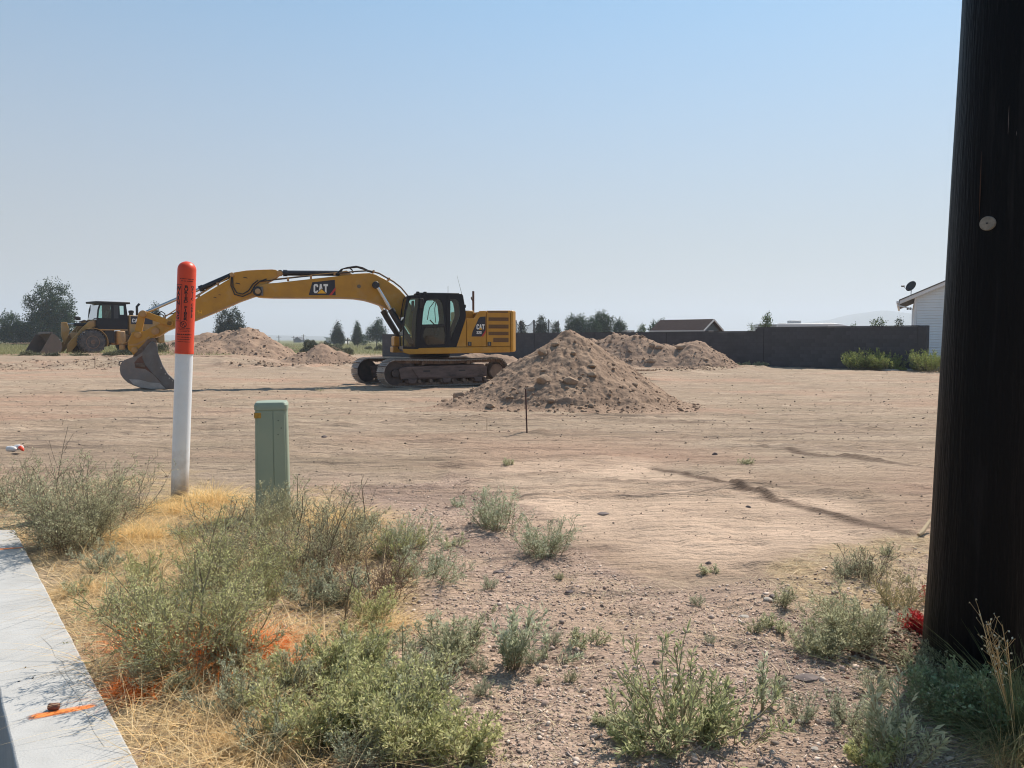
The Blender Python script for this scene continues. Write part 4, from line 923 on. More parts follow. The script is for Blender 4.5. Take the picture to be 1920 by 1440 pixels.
# ================================================================== HOUSE
def build_house():
    Y = 41.0; c = at(1713, 640, Y); root = empty('house', (c.x, Y, 0), R(-27))
    tag(root, 'white house gable end with lap siding, behind the right end of the block wall', 'house')
    SID = mat('pale_siding', (.78, .82, .84), .55, 0, (.73, .77, .79), 1, spec=.3); TRIM = mat('white_trim', (.78, .79, .80), .5); RF = mat('roof_shingle', (.10, .095, .09), .9)
    zg = lambda px, py: 1.5 + ray(px, py).z / ray(px, py).y * Y
    eave = zg(1690, 562); slope = .45; W_ = 11.0; dep = 12.0
    eo = c.x - at(1690, 560, Y).x
    wallz = lambda x: eave + (x + eo) * slope - .22 if x < W_ / 2 else eave + (W_ - x + eo) * slope - .22
    exp = 4.9 * Y / F
    MB().prism([(0, 0), (W_, 0), (W_, wallz(W_) - .02), (W_ / 2, wallz(W_ / 2) - .02), (0, wallz(0) - .02)], 0, dep).build('wall', SID, root)
    z = .12; k = 0
    while z < wallz(W_ / 2) - .05:
        z1 = z + exp; t = z1 - .012
        # run of this course under the rake
        need = t + .02
        if need > wallz(0): xa = (need + .22 - eave) / slope - eo
        else: xa = 0
        xa = max(xa, .11); xb = W_ - xa
        if xb - xa > .2:
            m = MB(); m.add([(xa, -.040, z + .006), (xb, -.040, z + .006), (xb, -.006, t), (xa, -.006, t), (xa, 0, z), (xb, 0, z), (xb, 0, t), (xa, 0, t)], [(0, 1, 2, 3), (4, 5, 1, 0), (4, 0, 3, 7), (1, 5, 6, 2), (3, 2, 6, 7)])
            m.build('siding_plank', SID, root)
        z = z1; k += 1
    MB().box(-.012, .10, -.03, .10, .05, wallz(0) - .02).build('corner_board', TRIM, root)
    # rake boards and roof
    for s in (0, 1):
        f = lambda x: W_ - x if s else x
        P = [(f(-eo), eave - .02), (f(W_ / 2), eave + (W_ / 2 + eo) * slope - .02), (f(W_ / 2), eave + (W_ / 2 + eo) * slope - .24), (f(-eo), eave - .20)]
        MB().prism(P, -.36, -.32).build('rake_board', TRIM, root)
        MB().prism([(f(-eo), eave - .2), (f(W_ / 2), eave + (W_ / 2 + eo) * slope - .25), (f(W_ / 2), eave + (W_ / 2 + eo) * slope - .27), (f(-eo), eave - .23)], -.318, -.001).build('soffit', TRIM, root)
        MB().prism([(f(-eo - .04), eave), (f(W_ / 2), eave + (W_ / 2 + eo) * slope + .02), (f(W_ / 2), eave + (W_ / 2 + eo) * slope - .05), (f(-eo - .04), eave - .06)], -.40, dep + .3).build('roof', RF, root)
    GM = TRIM
    MB().box(-eo - .15, -eo - .045, -.38, dep, eave - .19, eave - .06).build('gutter', GM, root, bevel=.01)
    MB().tube([(-eo - .09, -.25, eave - .19), (-eo - .09, -.25, eave - .30), (-.12, -.10, eave - .48), (-.09, -.06, eave - .65), (-.09, -.06, .2)], .038, 8).build('downspout', GM, root)
    for dx in (-.30, -.18): MB().tube([(dx, -.05, eave - .42), (dx - .03, -.12, eave - .50)], [.03, .055], 10).build('flood_light', BLKM, root)
    # satellite dish, bolted to the roof edge
    ds = empty('satellite_dish', tuple(Vector((c.x, Y, 0)) + Vector((at(1708, 552, Y - .1).x - c.x, -.1, 0)))); 
    b0 = at(1708, 552, Y - .1); ds.location = (b0.x, Y - .1, eave + (b0.x - c.x + eo) * slope + .0)
    tag(ds, 'dark satellite dish on the roof edge of the white house', 'satellite dish')
    dc = at(1710, 538, Y - .15) - Vector(ds.location); r0 = 10.5 * Y / F
    prof = [(r0 * k / 8, .10 * (k / 8) ** 2) for k in range(1, 9)]
    m = MB().lathe([(.001, 0)] + prof, n=28); M = Matrix.Translation(dc) @ Vector((-.85, -.35, .45)).to_track_quat('Z', 'Y').to_matrix().to_4x4(); m.move(M)
    o = m.build('reflector', BLKM, ds); 
    so = o.modifiers.new('thick', 'SOLIDIFY'); so.thickness = .01
    MB().tube([(0, 0, 0), (dc.x * .5, 0, dc.z * .6), tuple(dc)], .018, 8).build('mast', BLKM, ds)
    tip = at(1694, 537, Y - .2) - Vector(ds.location)
    MB().tube([dc + Vector((-.02, -.02, -.22)), (tip.x + .10, tip.y, tip.z - .10), tuple(tip)], .012, 8).build('arm', STEEL, ds)
    MB().box(tip.x - .11, tip.x + .05, tip.y - .04, tip.y + .04, tip.z - .03, tip.z + .05).build('receiver', STEEL, ds, bevel=.01)
    sl = at(1690, 683, 37.4); sl.z = .02; MB().box(-.9, .9, -.5, .5, -.05, .05).build('concrete_slab', mat('slab', (.5, .48, .45), .9)).location = sl
    tag(bpy.data.objects['concrete_slab'], 'pale concrete slab on the ground between the two weed clumps at the wall', 'slab')
build_house()

# ================================================================== SHED
def build_shed():
    # eave corner nearest the camera at picture column 1317
    Y = 64; c = at(1317, 617, Y); 
    rz = R(46)
    root = empty('shed', (c.x, Y, 0), rz); tag(root, 'slate blue shed with brown gable roof rising behind the block wall', 'shed')
    BW = mat('slate_siding', (.055, .075, .090), .8); RFm = mat('brown_shingle', (.036, .025, .025), .95, 0, (.05, .036, .035), 4, spec=.1); TR = mat('shed_trim', (.5, .5, .5), .6)
    ez = c.z; rzt = at(1343, 599, Y + .6).z
    # local x: along the gable end (to the right), local y: along the ridge, away to the left -> rotate so that the long side faces left
    gw = 2.7; ln = 4.7
    rise = rzt - ez
    M = Matrix.Rotation(R(0), 4, 'Z')
    # gable wall in the plane y = 0, long wall in the plane x = 0
    MB().prism([(0, 0), (gw, 0), (gw, ez - .05), (gw / 2, rzt - .12), (0, ez - .05)], 0, ln).build('wall', BW, root)
    for s in (0, 1):
        f = lambda x: gw - x if s else x
        MB().prism([(f(-.32), ez - .10), (f(gw / 2), rzt + .05), (f(gw / 2), rzt - .03), (f(-.32), ez - .18)], -.3, ln + .3).build('roof', RFm, root)
        MB().prism([(f(-.34), ez - .09), (f(gw / 2), rzt + .045), (f(gw / 2), rzt - .10), (f(-.34), ez - .24)], -.345, -.302).build('rake_board', TR, root)
        MB().box(*sorted((f(-.36), f(-.322))), -.3, ln + .3, ez - .22, ez - .09).build('fascia', TR, root)
    MB().box(gw / 2 - .35, gw / 2 + .45, -.03, -.002, ez - .32, ez - .12).build('window', TR, root)
    MB().box(gw / 2 - .18, gw / 2 + .18, -.025, -.002, rzt - .55, rzt - .38).build('vent', BLKM, root)
build_shed()

# ================================================================== CARAVAN
def build_rv():
    Y = 78; a = at(1418, 640, Y).x; b = at(1600, 640, Y).x; root = empty('travel_trailer', ((a + b) / 2, Y, 0), R(0))
    tag(root, 'long white travel trailer whose roof shows over the block wall', 'travel trailer')
    RVM = mat('white_fibreglass', (.72, .73, .74), .35); G = mat('rv_grey', (.28, .29, .31), .5); D = mat('rv_vents', (.45, .45, .45), .6)
    h = at(1500, 607, Y).z; L_ = (b - a) / 2; ox = -(a + b) / 2
    X = lambda px: at(px, 610, Y).x + ox
    zt = lambda py: at(1500, py, Y).z
    P = [(X(1421), .7), (X(1421), zt(608)), (X(1456), zt(607.5)), (X(1462), zt(606.5)), (X(1560), zt(606)), (X(1578), zt(607.5)), (X(1592), zt(611)), (X(1603), zt(618)), (X(1608), .9)]
    MB().prism(P, 0, 2.4).build('body', RVM, root, bevel=.05)
    MB().prism([(X(1421) + .02, zt(608.3)), (X(1456), zt(608.3)), (X(1456), zt(640)), (X(1421) + .02, zt(640))], -.012, -.002).build('rear_panel', G, root)
    MB().prism([(X(1458), zt(610)), (X(1552), zt(610)), (X(1552), zt(640)), (X(1458), zt(640))], -.03, -.002).build('slide_out', mat('rv_side', (.45, .46, .48), .5), root)
    MB().box(X(1486), X(1508), .8, 1.6, zt(607), zt(600.5)).build('air_conditioner', D, root, bevel=.06)
    for x0, x1, y in ((1466, 1480, 605.3), (1536, 1545, 605), (1553, 1566, 605), (1424, 1440, 606.8)): MB().box(X(x0), X(x1), .9, 1.4, zt(608), zt(y)).build('roof_vent', D, root, bevel=.03)
    for s in (-1.2, .2): MB().lathe([(.1, -.1), (.36, -.1), (.36, .1), (.1, .1)], (s, .15, .37), 'y', 20).build('wheel', RUB, root)
build_rv()
def build_pergola():
    Y = 90; a = at(1171, 620, Y); b = at(1190, 620, Y); root = empty('carport', ((a.x + b.x) / 2, Y, 0)); tag(root, 'small flat roofed frame just above the wall beside the round trees', 'carport')
    w_ = (b.x - a.x) / 2; z = at(1180, 619.5, Y).z; M_ = mat('grey_timber', (.22, .20, .19), .9)
    MB().box(-w_, w_, 0, 2.4, z - .12, z).build('roof', M_, root)
    for x in (-w_ + .1, w_ - .1, -.3, .3): MB().box(x - .05, x + .05, .1, .2, 0, z - .12).build('post', M_, root)
build_pergola()

# ================================================================== TRAMPOLINE
def build_trampoline():
    Y = 62; c = at(1010, 630, Y); root = empty('trampoline', (c.x, Y, 0)); tag(root, 'trampoline with dark poles and sagging safety net behind the wall', 'trampoline')
    rad = 42 * Y / F; top = at(1010, 601, Y).z; n = 9; PL = mat('net_pole', (.02, .02, .022), .7)
    net = bpy.data.materials.new('safety_net'); net.use_nodes = True; N = net.node_tree.nodes; L = net.node_tree.links
    N['Principled BSDF'].inputs['Base Color'].default_value = (.03, .03, .03, 1); tr = N.new('ShaderNodeBsdfTransparent'); ms = N.new('ShaderNodeMixShader'); ms.inputs[0].default_value = .22
    L.new(tr.outputs[0], ms.inputs[1]); L.new(N['Principled BSDF'].outputs[0], ms.inputs[2]); L.new(ms.outputs[0], N['Material Output'].inputs[0])
    tops = []
    for k in range(n):
        a = 2 * math.pi * k / n + .3; x, y = rad * math.cos(a), rad * .9 * math.sin(a) + 2
        dz = ((k * 37) % 5) * .03; tops.append((x, y, top + dz))
        MB().tube([(x * .97, y, 0), (x, y, .9), (x * 1.0, y, top + dz)], .035, 8).build('pole', PL, root)
    V = []; Q = []; seg = 10
    for k in range(n):
        A = tops[k]; B_ = tops[(k + 1) % n]
        for i in range(seg):
            t = i / seg; V.append((A[0] + (B_[0] - A[0]) * t, A[1] + (B_[1] - A[1]) * t, A[2] + (B_[2] - A[2]) * t - .42 * 4 * t * (1 - t))); V.append((V[-1][0], V[-1][1], .9))
    m = len(V) // 2; Q = [(2 * i, 2 * ((i + 1) % m), 2 * ((i + 1) % m) + 1, 2 * i + 1) for i in range(m)]
    me = bpy.data.meshes.new('safety_net'); me.from_pydata(V, [], Q); me.materials.append(net); obj('safety_net', me, root)
    MB().tube([V[2 * i] for i in range(m)] + [V[0]], .016, 5, False).build('net_cord', PL, root)
    MB().lathe([(rad * .97, .86), (rad * .97, .93), (rad * .8, .93), (rad * .8, .86)], (0, 2, 0), 'z', 36).build('mat_ring', PL, root)
build_trampoline()

# ================================================================== FAR BUILDINGS AND POLES
def gable(px0, px1, y_eave, y_ridge, Y, label, wall, roof, name='barn', cat='barn'):
    a = at(px0, 637, Y).x; b = at(px1, 637, Y).x; root = empty(name, ((a + b) / 2, Y, 0)); tag(root, label, cat); hw = (b - a) / 2
    ze = at(px0, y_eave, Y).z; zr = at(px0, y_ridge, Y).z
    MB().prism([(-hw, 0), (hw, 0), (hw, ze), (0, zr - .1), (-hw, ze)], 0, 9).build('wall', wall, root)
    for s in (-1, 1): MB().prism([(s * (hw + .4), ze - .2), (0, zr + .15), (0, zr - .08), (s * (hw + .4), ze - .45)], -.5, 9.5).build('roof', roof, root)
FW = mat('far_wall', (.16, .17, .19), .9); FR = mat('far_roof', (.10, .11, .13), .9); WHT = mat('far_white', (.6, .6, .6), .8)
gable(551, 564, 636.5, 632, 420, 'tiny distant gabled barn left of the round bush', FW, FR)
def flat(px0, px1, y0, Y, label):
    a = at(px0, 637, Y).x; b = at(px1, 637, Y).x; root = empty('farm_shed', ((a + b) / 2, Y, 0)); tag(root, label, 'farm shed'); hw = (b - a) / 2; z = at(px0, y0, Y).z
    MB().box(-hw, hw, 0, 8, 0, z - .5).build('wall', WHT, root); MB().prism([(-hw - .5, z - .5), (hw + .5, z - .5), (hw + .5, z - .2), (-hw - .5, z)], -.6, 8.6).build('roof', mat('tin_roof', (.55, .57, .6), .5), root)
flat(611, 629, 632, 300, 'low white farm shed in the distance left of the slim pines')
flat(634, 647, 633, 310, 'smaller distant farm shed beside the slim pines')
PT = mat('far_timber', (.10, .085, .08), .9)
for k, (x, y0, Y, l) in enumerate(((523, 629, 380, 'far utility pole, leftmost of those seen under the boom'), (652, 633.5, 230, 'short far post between the two slim pines'), (551, 630, 400, 'far utility pole beside the tiny barn'), (569, 627, 420, 'far utility pole right of the tiny barn'))):
    p = at(x, 637, Y); z = at(x, y0, Y).z; r_ = empty('power_pole', (p.x, Y, 0)); tag(r_, l, 'power pole')
    MB().tube([(0, 0, -.5), (0, 0, z)], .19, 8).build('shaft', PT, r_); MB().box(-1.2, 1.2, -.08, .08, z - .9, z - .7).build('crossarm', PT, r_)

# ================================================================== HILLS
def ridge(name, label, prof, Y0, Y1, seed, m, rough):
    """prof: [(picture column, metres high)] at Y0; a broad body with real depth"""
    n, k = 260, 36; X0 = at(prof[0][0], 637, Y0).x; X1 = at(prof[-1][0], 637, Y0).x
    xs = np.linspace(X0, X1, n); ys = np.linspace(0, 1, k); hx = np.interp(xs, [at(p, 637, Y0).x for p, _ in prof], [h for _, h in prof])
    X, T = np.meshgrid(xs, ys); Yy = Y0 - (Y1 - Y0) * .5 + (Y1 - Y0) * T; B = np.sin(math.pi * T) ** .8
    S = rough; Z = hx[None] * B * (1 + .35 * fbm(X / S, Yy / S, 5, seed)) + hx.max() * .05 * fbm(X / S * 3, Yy / S * 3, 4, seed + 3) * B
    Z = np.where((T == 0) | (T == 1), -6, Z)
    i = np.arange(k - 1)[:, None] * n; j = np.arange(n - 1)[None]; Q = np.stack([i + j, i + j + 1, i + n + j + 1, i + n + j], 2).reshape(-1, 4)
    o = obj(name, mesh_np(name, np.stack([X, Yy, Z], 2).reshape(-1, 3), Q, m, True)); tag(o, label, kind='structure'); return o
HILL = mat('hill_sage', (.13, .115, .085), .95, 0, (.08, .085, .05), .004)
HF = 3600 / F
ridge('mountain', 'pale blue mountain', [(1290, 2), (1400, 30 * .5 * HF), (1520, 34 * HF), (1560, 38 * HF), (1610, 50 * HF), (1650, 55 * HF), (1690, 50 * HF), (1800, 46 * HF), (2000, 38 * HF), (2300, 20 * HF), (2500, 2)], 3600, 4700, 5, HILL, 900)
ridge('hills', 'low blue hills', [(-900, 2), (-400, 9 * 2.2), (100, 8 * 2.2), (480, 9.5 * 2.2), (560, 8 * 2.2), (660, 5.5 * 2.2), (800, 3.5 * 2.2), (1300, 3), (1400, 1)], 3200, 3900, 9, HILL, 700)
# ================================================================== EXCAVATOR
def tracer(origin, rz):
    """returns T(px, py, y): local (x, z) where the sight line meets the machine's vertical plane at local y"""
    M = Matrix.Translation(origin) @ Matrix.Rotation(rz, 4, 'Z'); I = M.inverted(); e = I @ Vector((0, 0, EYE))
    Rt = I.to_3x3()
    def T(px, py, y):
        d = Rt @ ray(px, py); t = (y - e.y) / d.y; return (e.x + d.x * t, e.z + d.z * t)
    return T
def letters_cat(parent, T, x0, x1, y0, y1, yl, sub='', m=None, skew=0):
    """C A T letters (block shapes) as thin prisms in the plane local y = yl, picture box x0..x1, y0..y1"""
    m = m or WHITE
    C = [(1, .30), (1, .16), (.80, 0), (.22, 0), (0, .16), (0, .84), (.22, 1), (.80, 1), (1, .84), (1, .66), (.66, .66), (.66, .80), (.36, .80), (.36, .20), (.66, .20), (.66, .30)]
    A = [(0, 0), (.30, 1), (.70, 1), (1, 0), (.66, 0), (.60, .22), (.40, .22), (.34, 0)]
    Tt = [(0, 1), (1, 1), (1, .76), (.68, .76), (.68, 0), (.32, 0), (.32, .76), (0, .76)]
    wl = (x1 - x0) / 3.05
    for k, P in enumerate((C, A, Tt)):
        o = x0 + k * wl * 1.02 * 1.0; g = MB()
        g.prism([T(o + u * wl * .94, y1 + (y0 - y1) * v, yl) for u, v in P], yl - .002, yl + .006); g.build('letter', m, parent)
def digits(parent, T, s, x0, x1, y0, y1, yl):
    three = [(0, 0), (1, 0), (1, 1), (0, 1), (0, .80), (.66, .80), (.66, .60), (.2, .60), (.2, .42), (.66, .42), (.66, .2), (0, .2)]
    two = [(0, 0), (1, 0), (1, .2), (.38, .2), (1, .45), (1, 1), (0, 1), (0, .78), (.66, .78), (.66, .58), (0, .3)]
    wl = (x1 - x0) / 3.2
    for k, ch in enumerate(s):
        o = x0 + k * wl * 1.1; f = lambda P: [T(o + u * wl * .9, y1 + (y0 - y1) * v, yl) for u, v in P]
        g = MB()
        if ch == '0': g.holed(f([(0, 0), (1, 0), (1, 1), (0, 1)]), [f([(.34, .2), (.66, .2), (.66, .8), (.34, .8)])], yl - .002, yl + .005)
        else: g.prism(f(three if ch == '3' else two), yl - .002, yl + .005)
        g.build('digit', WHITE, parent)

def build_excavator():
    org = Vector((-2.78, 25.9, 0)); org.z = .0; RZ = R(195)
    root = empty('excavator', org, RZ)
    tag(root, 'yellow tracked excavator with its boom stretched out to the left, beside the big dirt pile', 'excavator')
    T = tracer(org, RZ)
    def P2(pts, y): return [T(px, py, y) for px, py in pts]
    # ---------------- undercarriage, turned 16 degrees against the house
    U = Matrix.Rotation(R(16), 4, 'Z')
    g0 = .03; rt = .40; hl = 1.80; W = .60
    shoe_mesh = None
    def path(s, rr=rt):      # closed path point and tangent, s in metres; x forward
        a = 2 * hl; b = math.pi * rr; s %= 2 * a + 2 * b
        zc = g0 + .43
        if s < a: return (hl - s, zc + rr - .035 * math.sin(math.pi * s / a) ** 2, -1, 0)                     # top, going back
        s -= a
        if s < b: t = s / rr; return (-hl - rr * math.sin(t), zc + rr * math.cos(t), -math.cos(t), -math.sin(t))
        s -= b
        if s < a: return (-hl + s, zc - rr, 1, 0)
        s -= a; t = s / rr; return (hl + rr * math.sin(t), zc - rr * math.cos(t), math.cos(t), math.sin(t))
    per = 4 * hl + 2 * math.pi * rt; ns = 51; pitch = per / ns
    g = MB()
    g.box(-pitch * .42, pitch * .42, -W / 2, W / 2, .0, .014)
    for x in (-.075, 0, .07): g.box(x - .007, x + .009, -W / 2 + .005, W / 2 - .005, .014, .044)
    g.box(pitch * .40, pitch * .50, -W / 2 + .02, W / 2 - .02, -.012, -.002)
    for y in (-.10, .10):
        for x in (-.04, .035): g.box(x - .012, x + .012, y - .014, y + .014, .014, .026)
    shoe_mesh = g.mesh('track_shoe', SHOE)
    zc = g0 + .43
    for sgn in (1, -1):
        y = sgn * 1.19
        # chain links
        g = MB(); N_ = 102
        for side in (-.09, .09):
            for i in range(ns):
                s = (i + .5) * pitch; x, z, tx, tz = path(s, rt - .05); M = Matrix.Translation((x, y + side, z)) @ Matrix.Rotation(-math.atan2(tz, tx), 4, 'Y')
                b = MB().box(-pitch * .47, pitch * .47, -.022, .022, -.05, .045).move(M); g.add(b.v, b.f)
        ch = g.move(U).build('track_chain', RUSTY, root)
        for i in range(ns):
            s = (i + (.3 if sgn > 0 else .62)) * pitch; x, z, tx, tz = path(s)
            # outward normal is to the left of travel rotated: top travels backwards, outward is up
            n_ = Vector((tz, 0, -tx))
            if True:
                X = Vector((tx, 0, tz)); Z = n_; Yv = Z.cross(X)
                M = Matrix(((X.x, Yv.x, Z.x, x), (X.y, Yv.y, Z.y, y), (X.z, Yv.z, Z.z, z), (0, 0, 0, 1)))
            o = obj('track_shoe', shoe_mesh, ch); o.matrix_local = U @ M
        g = MB(); yo = y + sgn * .20; yi = y - sgn * .20
        y0, y1 = sorted((yo, yi))
        prof = [(hl - .18, zc - .20), (hl - .10, zc + .14), (hl - .35, zc + .20), (-hl + .48, zc + .24), (-hl + .36, zc + .14), (-hl + .36, zc - .16), (-hl + .6, zc - .20)]
        g.prism(prof, y0, y1); g.move(U).build('track_frame', TFRAME, root, bevel=.02)
        g = MB(); ya, yb = sorted((y + sgn * .2, y + sgn * .225))
        g.prism([(hl - .75, zc - .16), (hl - .55, zc + .13), (-hl + .6, zc + .13), (-hl + .5, zc - .14)], ya, yb)
        g.move(U).build('side_plate', TFRAME, root, bevel=.012)
        for x in (.75, -.5): 
            g = MB().box(x - .12, x + .12, *sorted((y + sgn * .226, y + sgn * .232)), zc + .03, zc + .07); g.move(U).build('step_hole', BLK, root)
        g = MB().lathe([(.10, -.12), (.36, -.12), (.36, -.05), (.31, -.045), (.31, .045), (.36, .05), (.36, .12), (.12, .12), (.12, .2), (.02, .2)] if sgn > 0 else [(.02, -.2), (.12, -.2), (.12, -.12), (.36, -.12), (.36, -.05), (.31, -.045), (.31, .045), (.36, .05), (.36, .12), (.10, .12)], (hl, y, zc), 'y', 28)
        g.move(U).build('idler', mat('idler_steel', (.035, .03, .03), .7, 0, (.07, .05, .045), 6) if 'idler_steel' not in MATS else MATS['idler_steel'], root)
        g = MB(); n = 42; V = [((.37 if i % 4 < 2 else .31) * math.cos(2 * math.pi * i / n), (.37 if i % 4 < 2 else .31) * math.sin(2 * math.pi * i / n)) for i in range(n)]
        g.prism([(-hl + a, zc + b) for a, b in V], y - .035, y + .035); g.lathe([(.02, -.21), (.24, -.21), (.27, -.15), (.27, .15), (.24, .21), (.02, .21)], (-hl, y, zc), 'y', 24)
        g.move(U).build('sprocket', RUSTY, root)
        for k in range(8):
            x = hl - .42 - k * (2 * hl - .84) / 7; g = MB().lathe([(.03, -.21), (.055, -.21), (.055, -.17), (.075, -.15), (.075, .15), (.055, .17), (.055, .21), (.03, .21)], (x, y, g0 + .165), 'y', 14); g.move(U).build('track_roller', RUSTY, root)
        for x in (1.25, .05, -1.1)[:]:
            ya, yb = sorted((y + sgn * .12, y + sgn * .24)); g = MB().prism([(x - .16, g0 + .24), (x + .16, g0 + .24), (x + .12, g0 + .10), (x - .12, g0 + .10)], ya, yb); g.move(U).build('track_guide', TFRAME, root, bevel=.01)
        for x in (.85, -.75):
            g = MB().lathe([(.03, -.19), (.06, -.19), (.07, -.16), (.07, .16), (.06, .19), (.03, .19)], (x, y, zc + .30), 'y', 14); g.box(x - .05, x + .05, y - .04, y + .04, zc + .18, zc + .26); g.move(U).build('carrier_roller', RUSTY, root)
    g = MB(); g.zprism([(.75, -1), (1.0, -.95), (.55, -.4), (.55, .4), (1.0, .95), (.75, 1), (-.75, 1), (-1.0, .95), (-.55, .4), (-.55, -.4), (-1.0, -.95), (-.75, -1)], .46, .76); g.lathe([(.62, .70), (.62, .90), (.66, .90), (.66, 1.0)], (0, 0, 0), 'z', 40)
    g.move(U).build('carbody', TFRAME, root, bevel=.01)
    MB().lathe([(.60, .90), (.68, .93), (.68, 1.02), (.60, 1.06)], n=48).build('swing_bearing', BLKM, root)
    # ---------------- upper structure
    YS = 1.34
    pl = T(755, 655, YS); xr = T(957, 655, YS)[0]; xt = T(968, 620, YS)[0]; xf = pl[0]
    z0 = T(860, 661.5, YS)[1]; z1 = T(860, 650.5, YS)[1]
    # side rail of the platform
    deck = P2([(755, 654), (757, 661.5), (768, 664.5), (957.2, 660.5), (957.2, 650), (858, 651), (787, 652.5), (783, 654.5)], YS)
    MB().prism(deck, YS - .10, YS).build('platform_rail', YEL, root, bevel=.018)
    MB().box(xr + .02, .95, -1.28, YS - .102, z0 + .04, z1 - .03).build('platform', BLKM, root)
    MB().prism([(xr, z0), (xf - .1, z0), (xf - .05, z1), (xr, z1)], -1.34, -1.282).build('far_rail', YEL, root, bevel=.015)
    # counterweight: rounded plan
    cz1 = T(960, 582, YS)[1]; cz0 = T(960, 660, YS)[1]
    # plan outline of the counterweight
    pts = [(xr - .012, YS + .004), (xt + .10, YS - .02), (xt, YS - .16), (xt - .10, .9), (xt - .17, .4), (xt - .19, 0), (xt - .17, -.4), (xt - .10, -.9), (xt, -YS + .16), (xt + .10, -YS + .02), (xr - .012, -YS)]
    MB().zprism(pts, cz0, cz1).build('counterweight', YEL, root, bevel=.06)
    # engine covers on the near side
    yc = YS - .015; e = MATS['machine_yellow']
    pa = P2([(856, 650), (873.6, 597), (874.4, 597), (874.4, 650)], yc)
    pb = P2([(875.4, 649.6), (875.4, 597), (887.5, 597), (892, 592.5), (896, 586), (899.5, 583.2), (911.4, 582.5), (911.4, 649.6)], yc)
    pc = P2([(912.4, 649.6), (912.4, 582.4), (956.6, 582), (956.6, 649.6)], yc)
    MB().prism(pa, yc - .05, yc).build('side_panel', YEL, root, bevel=.01)
    A_ = MB().prism(pb, yc - .05, yc).build('access_door', YEL, root, bevel=.01); B_ = MB().prism(pc, yc - .05, yc).build('radiator_door', YEL, root, bevel=.01)
    xh = T(871, 590, yc)[0]; zh = T(930, 583.5, yc)[1]; xb = T(900, 583, yc)[0]
    MB().box(xr + .02, xb, -1.30, yc - .055, z1 - .02, zh - .01).build('engine_hood', YEL, root, bevel=.05)
    zm = T(880, 597, yc)[1]
    MB().box(xb + .005, xh, -1.30, yc - .06, z1 - .02, zm - .02).build('hood_step', YEL, root, bevel=.02)
    zt2 = T(873, 582, .5)[1]
    MB().box(xb + .01, xh - .02, -1.28, .45, zm - .015, zt2).build('engine_hump', YEL, root, bevel=.04)
    # grilles: dark recess and slats
    for (x0, x1, ya, yb) in ((915, 952.5, 583.5, 586.5), (916, 953.5, 595, 602), (916, 953.5, 608.5, 616), (916, 953.5, 622, 628.5), (925, 953.5, 633.5, 641.5)):
        (a, zt), (b, zb) = T(x0, ya, yc), T(x1, yb, yc)
        v = MB().box(min(a, b), max(a, b), yc - .004, yc + .003, zb, zt).build('grille', VENT, B_)
        n = max(1, int((zt - zb) / .033))
        for k in range(n):
            zz = zb + (k + .5) * (zt - zb) / n; MB().box(min(a, b), max(a, b), yc + .003, yc + .010, zz - .006, zz + .003).build('slat', mat('slat_brown', (.20, .105, .035), .6) if 'slat_brown' not in MATS else MATS['slat_brown'], B_)
    for x0, x1 in ((877, 884), (914, 921)):
        (a, zt), (b, zb) = T(x0, 641, yc), T(x1, 648.5, yc); h = MB().box(min(a, b), max(a, b), yc + .001, yc + .012, zb, zt).build('latch', BLK, A_ if x0 < 900 else B_)
        MB().box((a + b) / 2 - .02, (a + b) / 2 + .025, yc + .013, yc + .02, zb + .02, zt - .02).build('latch', STEEL, A_ if x0 < 900 else B_)
    yd = yc + .003
    MB().prism(P2([(884, 631), (886, 622), (898, 596), (901, 594), (910.5, 593.5), (910.5, 622), (902, 631)], yc), yc - .001, yd).build('decal', DEC, A_)
    MB().prism(P2([(902.5, 631), (910.7, 618.5), (910.7, 622.8), (906, 631)], yc), yc + .0035, yd + .002).build('decal_stripe', RED, A_)
    letters_cat(A_, T, 893.5, 908.8, 608, 617.5, yd); digits(A_, T, '320', 893.5, 903, 621, 626, yd)
    MB().prism(P2([(897.5, 618), (900.9, 613.8), (904.5, 618)], yd), yd + .007, yd + .009).build('decal_triangle', YDEC, A_)
    # exhaust, aerials, small fittings
    yy = .25; (x, zb), (_, zt) = T(887.5, 597, yy), T(888, 546, yy)
    MB().tube([(x, yy, zb - .3), (x, yy, zt)], .038, 12).build('exhaust_pipe', BROWNP, root)
    (xa, za) = T(885, 560, yy); MB().tube([(x, yy, za - .10), (xa + .02, yy, za), (xa + .02, yy, za + .06)], .02, 8).build('pipe_bracket', BROWNP, root)
    xe, ze = T(840, 549, .6); xe2, ze2 = T(840, 536, .6); MB().tube([(xe, .6, ze), (xe2, .6, ze2)], .006, 5).build('aerial', BLK, root)
    xe, ze = T(866, 552, .5); xe2, ze2 = T(857, 517, .5); MB().tube([(xe, .5, ze), (xe2, .5, ze2)], [.007, .003], 5).build('aerial', BLK, root)
    # front right tool box
    xq = T(733.5, 640, -.95)[0]; zq0 = T(740, 661, -.6)[1]; zq1 = T(740, 649.5, -.6)[1]; zq2 = T(740, 630.5, -.6)[1]
    MB().box(.25, xq, -1.34, -.42, zq0, zq1 - .01).build('tool_box', YEL, root, bevel=.03)
    MB().box(.25, xq - .04, -1.32, -.44, zq1, zq2).build('tool_box_lid', YEL, root, bevel=.05)
    MB().lathe([(.055, -.01), (.055, .01)], (xq - .22, -.42, zq0 + .16), 'y', 14).build('hole', BLK, root)
    # ---------------- cab
    YC = 1.31; YI = .36
    outer = [(755.5, 655), (755, 626), (756.5, 600), (758.5, 580), (762.5, 559), (764.5, 554.3), (790, 551.8), (840, 550.6), (866, 551.2), (868.2, 554), (872.2, 577), (873.6, 589), (873.2, 596), (857, 650.5), (786.5, 652), (783.5, 655)]
